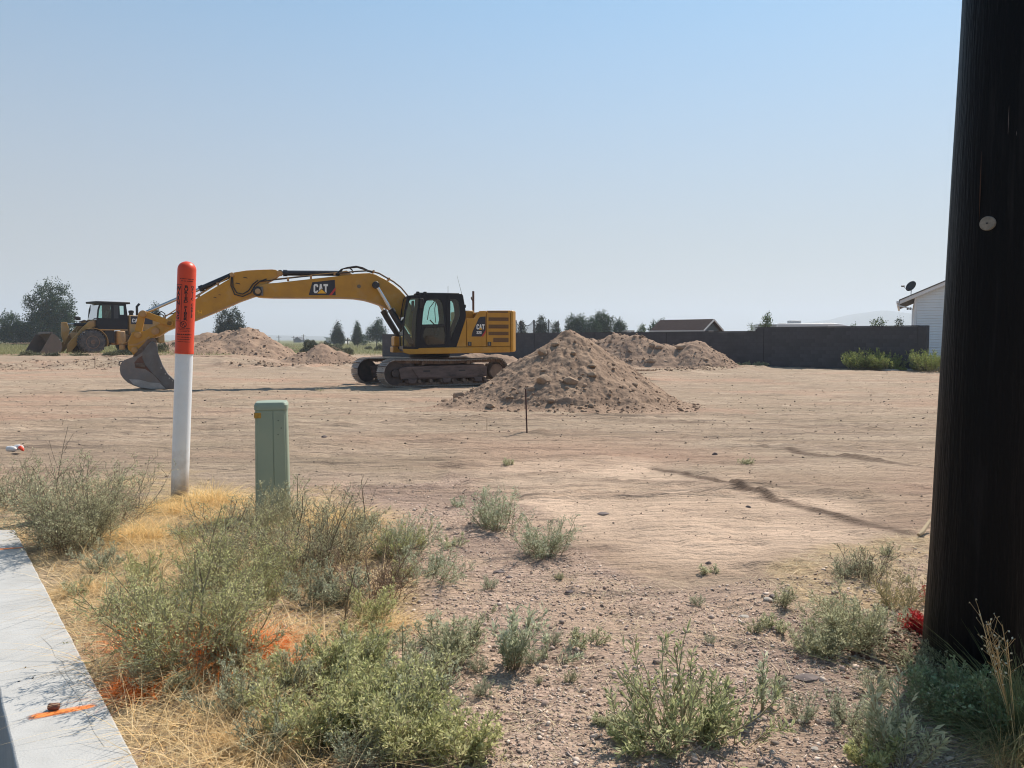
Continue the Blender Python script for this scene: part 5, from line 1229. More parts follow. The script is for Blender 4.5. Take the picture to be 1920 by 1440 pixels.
    h1 = [(758, 650), (757.4, 625), (759, 603), (762, 583), (767, 565.5), (770, 560), (775, 558.8), (785.5, 558.6), (785.3, 568), (781.5, 590), (779.3, 620), (778.5, 650.5)]
    h2 = [(791.5, 608.5), (793, 590), (795.5, 574), (799.5, 564.5), (806, 561), (820, 560.6), (826, 563.5), (829.5, 572), (831.5, 590), (833, 607.5)]
    h3 = [(797.5, 615), (832.5, 613.5), (835, 630), (833.5, 645), (800.5, 646.5), (795, 637), (792.8, 630), (794, 624)]
    h4 = [(844.5, 561.5), (856, 561.5), (859.5, 566), (861.5, 577), (862.5, 588), (861.5, 594), (846.5, 632), (845.5, 636), (844.5, 610)]
    fr = mat('cab_frame_paint', (.006, .008, .014), .38, spec=.3)
    cab = MB().holed(P2(outer, YC), [P2(h, YC) for h in (h1, h2, h3, h4)], YC - .055, YC).build('cab', fr, root, bevel=.006)
    # the same outline shifted to the boom side: parallel plate with large openings
    o2 = P2(outer, YC); hh = [P2(h, YC) for h in (h1, h2, h4)]
    MB().holed(o2, hh, YI, YI + .05).build('cab_side', fr, cab)
    z_b = o2[0][1]; xfb = o2[0][0]; roofz = o2[7][1]
    def cross(i, j, nm, m, y0=YI + .05, y1=YC - .055, t=.03):
        (xa, za), (xb_, zb_) = o2[i], o2[j]; dx, dz = xb_ - xa, zb_ - za; l = math.hypot(dx, dz); nx, nz = dz / l * t, -dx / l * t
        return MB().prism([(xa, za), (xb_, zb_), (xb_ + nx, zb_ + nz), (xa + nx, za + nz)], y0 + .002, y1 - .002).build(nm, m, cab)
    # roof, windscreen, rear
    rp = [o2[i] for i in (4, 5, 6, 7, 8, 9)]
    MB().prism([(x, z) for x, z in rp] + [(rp[-1][0] + .05, rp[-1][1] - .02), (rp[0][0] - .05, rp[0][1] - .02)], YI + .052, YC - .057).build('roof', fr, cab, bevel=.01)
    MB().prism([(rp[1][0] - .3, roofz - .02), (rp[4][0] + .06, roofz - .01), (rp[4][0] + .06, roofz + .035), (rp[1][0] - .3, roofz + .03)], YI + .1, YC - .1).build('roof_hatch', mat('roof_grey', (.06, .065, .065), .5), cab, bevel=.02)
    wp = [o2[i] for i in (1, 2, 3, 4)]
    g = MB()
    for k in range(3):
        (xa, za), (xb_, zb_) = wp[k], wp[k + 1]; g.add([(xa - .012, YI + .06, za), (xb_ - .012, YI + .06, zb_), (xb_ - .012, YC - .065, zb_), (xa - .012, YC - .065, za)], [(0, 1, 2, 3)])
    g.build('windscreen', GLASS, cab)
    MB().box(xfb - .03, xfb + .0, YI + .052, YC - .057, z_b, z_b + .10).build('front_sill', fr, cab); MB().box(xfb - .035, xfb - .005, YI + .052, YC - .057, z_b + .46, z_b + .50).build('window_bar', fr, cab)
    g = MB(); (xa, za), (xb_, zb_) = o2[9], o2[11]; g.add([(xa + .01, YI + .06, za - .1), (xb_ + .01, YI + .06, zb_), (xb_ + .01, YC - .065, zb_), (xa + .01, YC - .065, za - .1)], [(0, 1, 2, 3)]); g.build('rear_window', GLASS, cab)
    MB().prism([o2[12], o2[13], (o2[13][0] + .03, o2[13][1]), (o2[12][0] + .03, o2[12][1])], YI + .052, YC - .057).build('back_panel', fr, cab)
    MB().box(o2[13][0], xfb - .04, YI + .052, YC - .057, z_b - .01, z_b + .05).build('floor', BLKM, cab)
    for nm, h, gr in (('front_side_window', h1, 0), ('door_window', h2, 0), ('lower_door_window', h3, 0), ('rear_side_window', h4, 0)):
        P = P2(h, YC); cx = sum(p[0] for p in P) / len(P); cz = sum(p[1] for p in P) / len(P); P = [(cx + (x - cx) * 1.03, cz + (z - cz) * 1.03) for x, z in P]
        g = MB(); n = len(P); g.add([(x, YC - .03, z) for x, z in P], [tuple(range(n))]); g.build(nm, GLASS, cab)
        if nm != 'lower_door_window':
            g = MB(); g.add([(x, YI + .02, z) for x, z in P], [tuple(range(n))]); g.build(nm, GLASS, cab)
    # door leaf lines: hinge pillar proud of the frame, handle
    MB().prism(P2([(785.8, 556), (789.5, 556), (787.5, 651), (779.8, 654), (781.5, 600)], YC), YC + .001, YC + .03).build('front_pillar', fr, cab, bevel=.008)
    MB().prism(P2([(790, 609.5), (834, 608.3), (834, 612.3), (790, 613.5)], YC), YC + .001, YC + .018).build('door_rail', BLKM, cab, bevel=.004)
    MB().prism(P2([(836, 554), (843, 554), (843.5, 650), (838, 650)], YC), YC + .001, YC + .015).build('door_pillar', fr, cab, bevel=.005)
    for (px, py) in ((783.5, 549.5), (797, 549.8)):
        (x, z) = T(px, py, YC - .05); MB().box(x - .05, x + .05, YC - .12, YC - .02, z - .05, z + .05).build('cab_light', BLKM, cab, bevel=.015)
    (x, z) = T(789, 569, YC); MB().box(x - .07, x + .05, YC + .02, YC + .12, z - .15, z + .16).build('mirror', BLKM, cab, bevel=.02)
    (x, z) = T(872.5, 574, YC); MB().box(x - .03, x + .03, YC - .14, YC - .04, z - .05, z + .05).build('rear_camera', BLKM, cab, bevel=.01)
    # hand rail seen through the glass, lever, monitor, wiper, seat
    sx, sz = T(815, 630, .8)
    MB().prism([(sx - .30, sz - .55), (sx + .25, sz - .55), (sx + .28, sz - .02), (sx - .05, sz + .02), (sx - .20, sz + .66), (sx - .40, sz + .64), (sx - .32, sz)], .60, 1.08).build('seat', SEAT, cab, bevel=.05)
    MB().box(sx - .42, sx - .22, .68, 1.0, sz + .66, sz + .85).build('headrest', SEAT, cab, bevel=.04)
    (x, z) = T(773, 574, .55); MB().box(x - .04, x + .02, .45, .75, z - .17, z + .17).build('monitor', BLK, cab, bevel=.02)
    a = T(817, 562, .45); b = T(805, 578, .45); c = T(801, 600, .45); MB().tube([(a[0], .45, a[1]), (b[0], .45, b[1]), (c[0], .45, c[1])], .014, 6).build('grab_handle', BLK, cab)
    a = T(818, 562, .8); b = T(815, 580, .8); c = T(817, 605, .8); MB().tube([(a[0], .8, a[1]), (b[0], .8, b[1]), (c[0], .8, c[1])], .012, 6).build('strap', BLK, cab)
    a = T(806, 600, .9); b = T(814, 608, .9); MB().tube([(b[0], .9, b[1] - .2), (b[0], .9, b[1]), (a[0], .9, a[1])], .02, 8).build('joystick', BLK, cab)
    # ---------------- boom
    YB = .29
    bp = [(475.5, 548), (477.5, 541), (483, 536), (499.5, 531.5), (521, 530), (560, 525.5), (620, 519), (671, 512.8), (693, 511.8), (704, 514.5), (711, 518), (724, 524.5), (738, 534), (750, 544), (760, 555), (775, 578), (790, 604), (800, 625), (793, 636), (782, 637), (772, 625), (762, 610), (754, 599), (742, 588), (729, 579.5), (717, 574), (707, 570), (695, 566), (684, 563), (664, 560), (640, 559), (512, 558.4), (492, 557.6), (482, 556.5), (477, 553)]
    boom = MB().prism(P2(bp, YB), -YB, YB).build('boom', YEL, root, bevel=.018)
    # welded edge flanges standing proud of the side plate
    def strip(pts, y0, y1, nm, m, par, t=.02, bev=0):
        P = [Vector((x, 0, z)) for x, z in P2(pts, y1)]; g = MB(); a = []; b = []
        for i, p in enumerate(P):
            d = (P[min(i + 1, len(P) - 1)] - P[max(i - 1, 0)]).normalized(); n = Vector((-d.z, 0, d.x)) * t; a.append(p - n); b.append(p + n)
        for i in range(len(P) - 1): g.prism([(a[i].x, a[i].z), (a[i + 1].x, a[i + 1].z), (b[i + 1].x, b[i + 1].z), (b[i].x, b[i].z)], y0, y1)
        return g.build(nm, m, par, bevel=bev)
    strip([(512, 557.6), (640, 558.2), (664, 559.2), (684, 562), (707, 569), (729, 578.5), (754, 598)], YB + .001, YB + .014, 'weld_flange', YELD, boom, .018)
    def pin(px, py, y, r, nm='pin', m=STEEL, par=None, l=.05):
        (x, z) = T(px, py, y); g = MB().lathe([(r * .5, -l), (r, -l), (r, l * .7), (r * .8, l), (r * .3, l)], (x, y, z), 'y', 18); return g.build(nm, m, par or boom)
    pin(483.5, 546, YB + .02, .155, 'pin_boss', BLK, None, .03); pin(483.5, 546, YB + .055, .085, 'pin', YELD, None, .03)
    (x, z) = T(491.5, 546, YB + .04); MB().box(x - .03, x + .03, YB + .002, YB + .05, z - .14, z + .14).build('keeper_plate', STEEL, boom, bevel=.01)
    pin(704.5, 534.5, YB + .10, .115, 'pin_boss', BLK, None, .10)
    pin(673, 537, YB + .01, .06, 'pin_boss', mat('plug_grey', (.14, .11, .07), .6), None, .02)
    # decal
    db = [(578.7, 553.3), (585.5, 529.3), (627.7, 524.6), (629.5, 553.5)]; yb = YB + .003
    MB().prism(P2(db, YB), YB - .001, yb).build('decal', DEC, boom); MB().prism(P2([(617, 553.6), (629, 538.5), (629.5, 543.5), (622, 553.6)], YB), yb + .0005, yb + .003).build('decal_stripe', RED, boom)
    letters_cat(boom, T, 588, 615.6, 532.5, 549.7, yb)
    MB().prism(P2([(594.5, 550.2), (603, 542.3), (612, 550.2)], yb), yb + .007, yb + .010).build('decal_triangle', YDEC, boom)
    MB().prism(P2([(592.5, 550.6), (603, 540.8), (613.8, 550.6)], yb), yb + .0062, yb + .0069).build('decal_triangle', DEC, boom)
    # foot bracket of the stick cylinder
    MB().prism(P2([(636, 517), (641, 508.5), (650, 507), (660, 513.5), (662, 515)], .2), -.2, .2).build('cylinder_bracket', YELD, boom, bevel=.015)
    # hard lines along the boom's back
    for k, (yy, off) in enumerate(((.22, 3.2), (.14, 4.6), (.05, 3.6), (-.1, 4.2))):
        pts = [(487, 531 - off), (520, 527.5 - off), (560, 523 - off), (620, 517 - off), (671, 511 - off * .6), (693, 510 - off * .6), (711, 516.5 - off), (738, 532 - off), (752, 543 - off), (766, 560 - off)]
        MB().tube([(T(a, b, yy)[0], yy, T(a, b, yy)[1]) for a, b in pts], .016, 7).build('hydraulic_line', YELD if k % 2 else BLKM, boom)
    for px, py in ((540, 524.5), (583, 520), (627, 514.5), (700, 510), (729, 524)):
        (x, z) = T(px, py, .1); MB().box(x - .03, x + .03, -.16, .26, z - .03, z + .05).build('line_clamp', YELD, boom, bevel=.006)
    for k, (pts, yy) in enumerate((([(633, 512), (640, 505), (652, 501.5), (668, 499.3), (680, 502), (692, 508)], .16), ([(636, 514), (643, 504), (656, 502.3), (670, 501), (682, 505), (690, 509)], .06), ([(655, 502), (660, 506), (662, 512)], .1), ([(690, 509), (684, 506), (690, 502.6 + 6), (698, 511)], .2))):
        MB().tube([(T(a, b, yy)[0], yy, T(a, b, yy)[1]) for a, b in pts], .022, 7).build('hose', HOSE, boom)
    # ---------------- cylinders
    def cyl(a, b, split, y, r, rr, nm, m=BLK, eye=True):
        """a: rod end pixel, b: base end pixel, split: fraction from a where the barrel begins"""
        (xa, za), (xb_, zb_) = T(*a, y), T(*b, y); A = Vector((xa, y, za)); B = Vector((xb_, y, zb_)); S = A.lerp(B, split); d = (B - A).normalized()
        o = MB().tube([S, S + d * .13, S + d * .131, B - d * .02], [r * 1.22, r * 1.22, r, r], 18).build(nm, m, root)
        MB().tube([A, S + d * .01], rr, 14).build('rod', CHROME, o)
        if eye: MB().lathe([(rr * .5, -.07), (rr * 1.9, -.07), (rr * 1.9, .07), (rr * .5, .07)], tuple(A), 'y', 14).build('rod_eye', BLK, o)
        return o
    for y in (.54, -.54):
        # both share the near one's geometry in the machine's own plane
        a = (705, 535); b = (771, 645)
        (xa, za), (xb_, zb_) = T(*a, .43), T(*b, .43); xa += .14 * (y < 0); xb_ += .14 * (y < 0); A = Vector((xa, y, za)); B = Vector((xb_, y, zb_)); S = A.lerp(B, .405); d = (B - A).normalized()
        o = MB().tube([S, S + d * .16, S + d * .161, B], [.112, .112, .088, .088], 18).build('boom_cylinder', BLK, root)
        MB().tube([A, S + d * .01], .052, 14).build('rod', CHROME, o)
        MB().lathe([(.04, -.07), (.10, -.07), (.10, .07), (.04, .07)], tuple(A), 'y', 16).build('rod_eye', BLK, o)
        hp = [S + d * .1 + Vector((.12, 0, .02)), S + d * .35 + Vector((.115, 0, .0)), S + d * .7 + Vector((.12, 0, .02)), B + Vector((.14, 0, .1))]
        MB().tube(hp, .017, 7).build('hose', HOSE, o)
    cyl((525.5, 512), (640, 512.5), .045, 0, .085, .05, 'stick_cylinder')
    cyl((267.5, 588.5), (437, 514.5), .62, 0, .078, .052, 'bucket_cylinder')
    # ---------------- stick
    YK = .19
    sp = [(429, 523.5), (434, 515), (438, 511), (462, 507), (490, 505.6), (510, 505), (517, 505.8), (521.5, 508.2), (527.5, 512.5), (523, 517), (516, 522.5), (500, 531), (493, 537), (488, 550), (483, 555.5), (477, 556.3), (450, 565.8), (408, 584), (367, 601), (333, 612.5), (312, 621), (297, 631), (288, 633.5), (281, 629.5), (279, 622), (283, 613.5), (297, 608), (310, 599.5), (333, 582.5), (367, 560.5)]
    stick = MB().prism(P2(sp, YK), -YK, YK).build('stick', YEL, root, bevel=.014)
    for s in (1,): strip([(523, 516), (500, 529.8), (490, 546), (480, 554), (450, 564.4), (408, 582.6), (367, 599.5), (333, 611)], YK + .001, YK + .012, 'weld_flange', YELD, stick, .016)
    pin(524.5, 512.5, YK + .02, .085, 'pin_boss', YELD, stick, .03)
    for px, py, r in ((291, 621.5, .10), (318, 606, .09), (435, 515, .07)): pin(px, py, YK + .04, r, 'pin_boss', YELD, stick, .04)
    for k, (yy, pts) in enumerate(((.12, [(300, 600), (333, 578.5), (367, 557), (400, 536.5), (428, 520.5)]), (-.05, [(330, 579), (367, 555.5), (400, 534.5), (428, 519)]), (.22, [(434, 518), (433, 535), (440, 552), (455, 556), (470, 549), (478, 535), (488, 527), (500, 523)]), (.225, [(436, 520), (437, 537), (444, 549), (455, 551.5), (466, 545), (474, 533), (484, 525)]))):
        MB().tube([(T(a, b, yy)[0], yy, T(a, b, yy)[1]) for a, b in pts], .018, 7).build('hydraulic_line' if k < 2 else 'hose', YELD if k < 2 else HOSE, stick)
    for px, py in ((345, 573), (372, 555), (408, 532)):
        (x, z) = T(px, py, .1); MB().box(x - .03, x + .03, -.1, .17, z - .05, z + .03).build('line_clamp', YELD, stick, bevel=.006)
    for pts in ([(296, 587.5), (303, 584), (309, 588), (310, 596), (306, 601)], [(292, 590), (302, 588.5), (307, 592), (307, 600)], [(310, 592), (318, 589), (326, 587.5), (334, 582)]):
        MB().tube([(T(a, b, .05)[0], .05, T(a, b, .05)[1]) for a, b in pts], .017, 7).build('hose', HOSE, stick)
    (x, z) = T(447, 529, YK); 
    for px, py, s in ((446, 532, .08), (460, 521, .07), (403, 558, .05), (412, 553, .04)):
        (x, z) = T(px, py, YK); MB().prism([(x - s, z - s * .3), (x + s, z + s * .1), (x + s * .6, z + s * .45), (x - s * .7, z + s * .2)], YK - .001, YK + .0015).build('scuff', mat('scuff_dark', (.07, .045, .025), .8) if 'scuff_dark' not in MATS else MATS['scuff_dark'], stick)
    # chalked yellow mark on the stick
    for px in (371, 376): 
        (x, z) = T(px, 585, YK); MB().box(x - .035, x - .02, YK + .001, YK + .003, z - .05, z + .05).build('chalk_mark', YDEC, stick); MB().box(x - .02, x + .03, YK + .001, YK + .003, z + (.02 if px < 373 else -.03), z + (.04 if px < 373 else -.01)).build('chalk_mark', YDEC, stick)
    # ---------------- linkage
    def link(p, q, w, y0, y1, nm, m=YEL, par=None):
        (xa, za), (xb_, zb_) = T(*p, y1), T(*q, y1); d = Vector((xb_ - xa, 0, zb_ - za)).normalized(); n = Vector((-d.z, 0, d.x)); P = []
        for c, s in ((Vector((xa, 0, za)), -1), (Vector((xb_, 0, zb_)), 1)):
            for k in range(7):
                a = -math.pi / 2 + math.pi * k / 6; v = c + d * s * math.cos(a) * w + n * (math.sin(a) * w * s); P.append((v.x, v.z))
        return MB().prism(P, y0, y1).build(nm, m, par or root, bevel=.01)
    for y0, y1 in ((.21, .27), (-.27, -.21)): link((268, 588), (318.5, 606), .095, y0, y1, 'idler_link')
    link((266, 589), (257.5, 628), .10, .10, .19, 'power_link'); link((266, 589), (257.5, 628), .10, -.19, -.10, 'power_link')
    pin(268, 588, .30, .10, 'pin_boss', YELD, root, .04)
    co = [(247, 623), (252, 621), (262, 622), (272, 620), (282, 614), (290, 611), (298, 618), (296, 627), (288, 632), (281, 636), (269, 651), (262, 662), (256, 667.5), (251, 668), (247, 661), (240, 655), (238.8, 650), (240, 640)]
    cp = MB().prism(P2(co, .24), -.24, .24).build('quick_coupler', YEL, root, bevel=.02)
    for px, py, r in ((258.5, 628, .10), (292, 620.5, .10), (252.5, 656, .09)): pin(px, py, .27, r, 'pin_boss', YELD, cp, .04)
    strip([(242, 647), (256, 646), (272, 638), (280, 632)], .241, .252, 'weld_flange', YELD, cp, .03)
    MB().tube([(T(250, 622, .1)[0], .1, T(250, 622, .1)[1]), (T(240, 641, .1)[0], .1, T(240, 641, .1)[1]), (T(228, 646, .1)[0], .1, T(228, 646, .1)[1])], .022, 7).build('lock_bar', YELD, cp)
    (x, z) = T(230, 648, .1); MB().box(x - .05, x + .08, .0, .2, z - .12, z + .02).build('stop_block', YELD, cp, bevel=.01)
    # ---------------- bucket
    BW = .44
    side = [(276.5, 647), (284, 640), (291, 642), (295, 650), (296.5, 663), (304, 683), (315, 701), (329, 714), (333, 719), (333, 728.5), (312, 730), (281, 730), (262, 727), (250, 722.5), (239, 717), (231, 709.5), (226, 702), (224.3, 692), (226, 682), (233, 675), (247, 670), (256, 668), (267, 660)]
    bk = MB().prism(P2(side, BW), BW - .03, BW).build('bucket', STEELD, root, bevel=.006)
    MB().prism(P2([(258, 672), (272, 664), (274, 676), (284, 690), (296, 700), (303, 712), (309, 722), (300, 716), (288, 702), (272, 692), (254, 690), (252, 680)], BW), BW + .001, BW + .004).build('rust_patch', mat('rust_brown', (.17, .085, .06), .9, 0, (.12, .07, .055), 6, dust=.3, dustc=(.25, .18, .14)), bk)
    MB().prism(P2([(px - max(0, min(1, (px - 268) / 20)) * 11, py) for px, py in side], BW), -BW, -BW + .03).build('bucket_side', STEELD, bk, bevel=.006)
    P = P2(side, BW); shell = P[10:22]; g = MB()
    for i in range(len(shell) - 1):
        a, b = Vector((shell[i][0], 0, shell[i][1])), Vector((shell[i + 1][0], 0, shell[i + 1][1])); d = (b - a).normalized(); n = Vector((-d.z, 0, d.x)) * .03
        c_ = Vector((T(275, 695, BW)[0], 0, T(275, 695, BW)[1])); 
        if (a + n - c_).length > (a - n - c_).length: n = -n
        g.prism([(a.x, a.z), (b.x, b.z), (b.x + n.x, b.z + n.z), (a.x + n.x, a.z + n.z)], -BW + .031, BW - .031)
    g.build('bucket_shell', STEELD, bk)
    MB().prism(P2([(276, 648), (284, 641), (290, 643), (294, 652), (296, 663.5), (303.5, 683.5), (314.5, 701.5), (331, 716), (331, 728), (311, 729.5), (299, 713), (285, 699), (272, 684), (267, 671), (268, 659)], BW), BW + .001, BW + .022).build('side_cutter', mat('cutter_steel', (.15, .15, .155), .5, .3, (.12, .11, .105), 4, dust=.25, dustc=(.2, .15, .11)), bk, bevel=.008)
    MB().prism(P2([(242, 711), (262, 712), (280, 717), (300, 718.5), (311, 729), (283, 729.3), (263, 726.5), (250, 721)], BW), BW + .001, BW + .018).build('wear_plate', mat('bright_wear', (.42, .40, .39), .4, .3, (.30, .285, .27), 6), bk, bevel=.006)
    MB().prism(P2([(254, 681), (272, 680), (273, 689), (254, 688)], BW), BW + .001, BW + .03).build('wear_block', RUSTY, bk, bevel=.015)
    for px, py in ((302, 690), (310, 701), (317.5, 709), (323.5, 714)):
        (x, z) = T(px, py, BW + .022); MB().lathe([(.002, 0), (.016, 0), (.016, .004), (.002, .004)], (x, BW + .022, z), 'y', 10).build('bolt', mat('bolt_bright', (.5, .5, .5), .3, .8) if 'bolt_bright' not in MATS else MATS['bolt_bright'], bk)
    for y in (-.25, .22): MB().prism(P2([(252, 668), (262, 655), (280, 636), (290, 638), (292, 648), (280, 660), (262, 672)], 0), y, y + .04).build('hinge_ear', RUSTY, bk, bevel=.01)
    pin(286, 640.5, .30, .11, 'pin_boss', RUSTY, bk, .05)
    a = [(T(px, py, 0)[0], 0, T(px, py, 0)[1]) for px, py in ((227, 686), (223, 684), (224, 678.5), (229, 677), (231, 681))]; MB().tube(a, .02, 8).build('lifting_eye', STEELD, bk)
    (x, z) = T(331, 727, 0)
    for k in range(5): 
        y = -BW + .08 + k * (2 * BW - .16) / 4; g = MB(); g.add([(x + .02, y - .05, z - .01), (x + .02, y + .05, z - .01), (x + .02, y + .05, z + .08), (x + .02, y - .05, z + .08), (x - .26, y - .02, z - .03), (x - .26, y + .02, z - .03), (x - .26, y + .02, z + .0), (x - .26, y - .02, z + .0)], [(0, 1, 2, 3), (4, 7, 6, 5), (0, 4, 5, 1), (1, 5, 6, 2), (2, 6, 7, 3), (3, 7, 4, 0)]); g.build('tooth', STEEL, bk)
build_excavator()

# ================================================================== WHEEL LOADER
def build_loader():
    RZ = R(228); w_ = at(172, 643, 52); fwd = Vector((math.cos(RZ), math.sin(RZ), 0)); lft = Vector((-math.sin(RZ), math.cos(RZ), 0))
    base = Vector((w_.x, 52, 0)) - lft * 1.15; gz_ = .54; base.z = gz_
    root = empty('wheel_loader', base, RZ); tag(root, 'yellow articulated wheel loader with its bucket on the ground, behind the excavator bucket', 'wheel loader')
    T = tracer(base, RZ)
    def P2(pts, y): return [T(px, py, y) for px, py in pts]
    def wheel(x, y):
        r = .80; w2 = .29; s = 1 if y > 0 else -1
        prof = [(.42, -w2 * .8), (.60, -w2), (.74, -w2 * .96), (r - .02, -w2 * .8), (r, -w2 * .5), (r, w2 * .5), (r - .02, w2 * .8), (.74, w2 * .96), (.60, w2), (.42, w2 * .8)]
        t = MB().lathe(prof, (x, y, r), 'y', 48).build('tyre', RUB, root, ang=50)
        g = MB(); n = 26
        for k in range(n):
            for sd in (-1, 1):
                a = 2 * math.pi * (k + (.5 if sd > 0 else 0)) / n; b = MB(); b.box(-.045, .045, 0, .30, -.02, .045)
                M = Matrix.Translation((x, y, r)) @ Matrix.Rotation(a, 4, 'Y') @ Matrix.Translation((0, 0, r - .012)) @ Matrix.Rotation(R(26 * sd), 4, 'Z')
                if sd < 0: M = M @ Matrix.Rotation(math.pi, 4, 'Z')
                b.move(M); g.add(b.v, b.f)
        tag(g.build('tread_lug', RUB, t), kind='stuff')
        rim = MB().lathe([(.02, -w2 * .7), (.40, -w2 * .8), (.43, -w2 * .86), (.43, w2 * .8), (.40, w2 * .86), (.36, w2 * .5), (.24, w2 * .42), (.22, w2 * .7), (.18, w2 * .75), (.02, w2 * .75)] if s > 0 else [(.02, -w2 * .75), (.22, -w2 * .7), (.36, -w2 * .5), (.43, -w2 * .86), (.43, w2 * .8), (.02, w2 * .7)], (x, y, r), 'y', 36)
        rim.build('rim', mat('rim_dusty', (.30, .17, .08), .7, 0, (.22, .14, .10), 5, dust=.6, dustc=(.27, .19, .15)) if 'rim_dusty' not in MATS else MATS['rim_dusty'], root)
        MB().lathe([(.02, -.02), (.15, -.02), (.15, .02), (.02, .02)], (x, y + s * w2 * .9, r), 'y', 20).build('hub', RUSTY, root)
    for x in (0, -3.25):
        for y in (1.15, -1.15): wheel(x, y)
    # axles and frames
    MB().tube([(0, -1, .8), (0, 1, .8)], .20, 12).build('axle', YELD, root); MB().tube([(-3.25, -1, .8), (-3.25, 1, .8)], .20, 12).build('axle', YELD, root)
    MB().box(-1.3, .75, -.55, .55, .65, 1.45).build('front_frame', YELD, root, bevel=.03); MB().box(-4.4, -1.45, -.6, .6, .60, 1.35).build('rear_frame', YELD, root, bevel=.03)
    MB().tube([(-1.4, 0, .5), (-1.4, 0, 1.5)], .16, 12).build('articulation_pin', BLK, root)
    # lift tower, arms
    for y0, y1 in ((.32, .44), (-.44, -.32)):
        MB().prism([(-1.1, 1.2), (.55, 1.2), (.35, 1.75), (-.35, 2.35), (-.85, 2.35)], y0, y1).build('loader_tower', LYEL, root, bevel=.02)
    for s in (1, -1):
        y1 = .60 * s; y0 = .74 * s; a, b = sorted((y0, y1))
        arm = [(125.5, 662), (126.5, 646), (134, 637), (148, 622), (158, 611), (168, 602), (176, 600.5), (178, 611), (170, 616), (160, 626), (146, 645), (134, 659)]
        MB().prism(P2(arm, .74), a, b).build('lift_arm', LYEL, root, bevel=.02)
        MB().prism(P2([(176, 600.6), (193, 600), (194, 613), (178, 612)], .74), *sorted((.50 * s, .595 * s))).build('tower_cheek', LYEL, root, bevel=.02)
        p = P2([(181, 612), (150, 640)], .9); MB().tube([(p[0][0], .5 * s, p[0][1] - .3), (p[1][0], .5 * s, p[1][1])], .07, 10).build('lift_cylinder', BLK, root)
    MB().prism(P2([(115, 604), (124.5, 604), (128, 614), (130, 618), (126, 632), (121, 645), (115, 628)], 0), -.12, .12).build('bellcrank', LYEL, root, bevel=.02)
    q = P2([(126, 608), (138, 608), (158, 609)], 0); MB().tube([(q[1][0], 0, q[1][1]), (q[2][0] - .2, 0, q[2][1])], .11, 14).build('tilt_cylinder', BLK, root); MB().tube([(q[0][0], 0, q[0][1]), (q[1][0], 0, q[1][1])], .055, 10).build('rod', CHROME, root)
    q = P2([(148, 604), (158, 601), (166, 603)], .2); MB().tube([(a, .2, b) for a, b in q], .05, 8).build('hose', RUSTY, root)
    for s in (1, -1): MB().box(T(146, 600, .9 * s)[0] - .1, T(146, 600, .9 * s)[0] + .15, .75 * s - .12, .75 * s + .12, T(146, 598, .9)[1] - .05, T(146, 598, .9)[1] + .17).build('headlight', BLKM, root, bevel=.03)
    MB().tube([(T(176, 600, .9)[0], .9, T(176, 600, .9)[1]), (T(176, 597, .9)[0], .9, T(176, 597, .9)[1]), (T(184, 597, .9)[0], .9, T(184, 597, .9)[1])], .03, 8).build('handrail', BLK, root)
    # fenders
    for s in (1, -1):
        g = MB(); a0 = -8; 
        for k in range(9):
            t0 = R(105 - k * 13.5 + 0); t1 = R(105 - (k + 1) * 13.5); t0, t1 = math.pi - t0, math.pi - t1; r0, r1 = .92, .96
            y0, y1 = sorted((.80 * s, 1.46 * s))
            g.prism([(r0 * math.cos(t0), .8 + r0 * math.sin(t0)), (r1 * math.cos(t0), .8 + r1 * math.sin(t0)), (r1 * math.cos(t1), .8 + r1 * math.sin(t1)), (r0 * math.cos(t1), .8 + r0 * math.sin(t1))], y0, y1)
        g.build('fender', LYEL, root)
    # cab
    Yn = .82; o = P2([(182, 617), (181.3, 599), (183, 580), (186.5, 569.5), (236, 569), (239, 590), (239.5, 617)], Yn)
    hs = [P2(h, Yn) for h in ([(184.5, 596), (185.8, 582), (188.5, 572), (208, 571.5), (208.5, 597)], [(224, 573.5), (232, 573.5), (232.5, 590), (225, 590)])]
    fr = MATS['cab_frame_paint']
    cab = MB().holed(o, hs, Yn - .05, Yn).build('cab', fr, root)
    MB().holed(o, hs, -Yn, -Yn + .05).build('cab_side', fr, cab)
    for h in hs:
        for y in (Yn - .025, -Yn + .025): g = MB(); g.add([(x, y, z) for x, z in h], [tuple(range(len(h)))]); g.build('window', GLASS, cab)
    zr = T(210, 566, Yn)[1]; xf = T(178.5, 567, Yn)[0]; xb = T(243, 567, Yn)[0]
    MB().box(xb, xf, -.95, .95, zr - .12, zr + .02).build('roof', BLKM, cab, bevel=.04)
    xa = o[3][0]; xc = o[4][0]
    g = MB(); g.add([(o[1][0], -Yn + .06, o[1][1]), (o[3][0], -Yn + .06, o[3][1]), (o[3][0], Yn - .06, o[3][1]), (o[1][0], Yn - .06, o[1][1])], [(0, 1, 2, 3)]); g.build('windscreen', GLASS, cab)
    MB().box(o[6][0], o[0][0], -Yn + .052, Yn - .052, o[0][1] - .05, o[0][1] + .02).build('floor', BLKM, cab)
    MB().box(o[0][0] - .03, o[0][0], -Yn + .052, Yn - .052, o[0][1] + .02, o[1][1]).build('front_panel', fr, cab)
    MB().box(o[6][0], o[6][0] + .03, -Yn + .052, Yn - .052, o[0][1] + .02, o[1][1] + .1).build('back_panel', fr, cab)
    MB().prism(P2([(213, 572), (221.5, 572), (222, 597), (213.5, 597)], Yn), Yn + .001, Yn + .02).build('door_frame', mat('door_grey', (.035, .04, .048), .5), cab)
    MB().prism([(o[0][0] - 1.2, o[0][1] + .1), (o[0][0] - .6, o[0][1] + .1), (o[0][0] - .75, o[0][1] + .6), (o[0][0] - 1.05, o[0][1] + 1.3), (o[0][0] - 1.2, o[0][1] + 1.3)], -.28, .28).build('seat', SEAT, cab, bevel=.04)
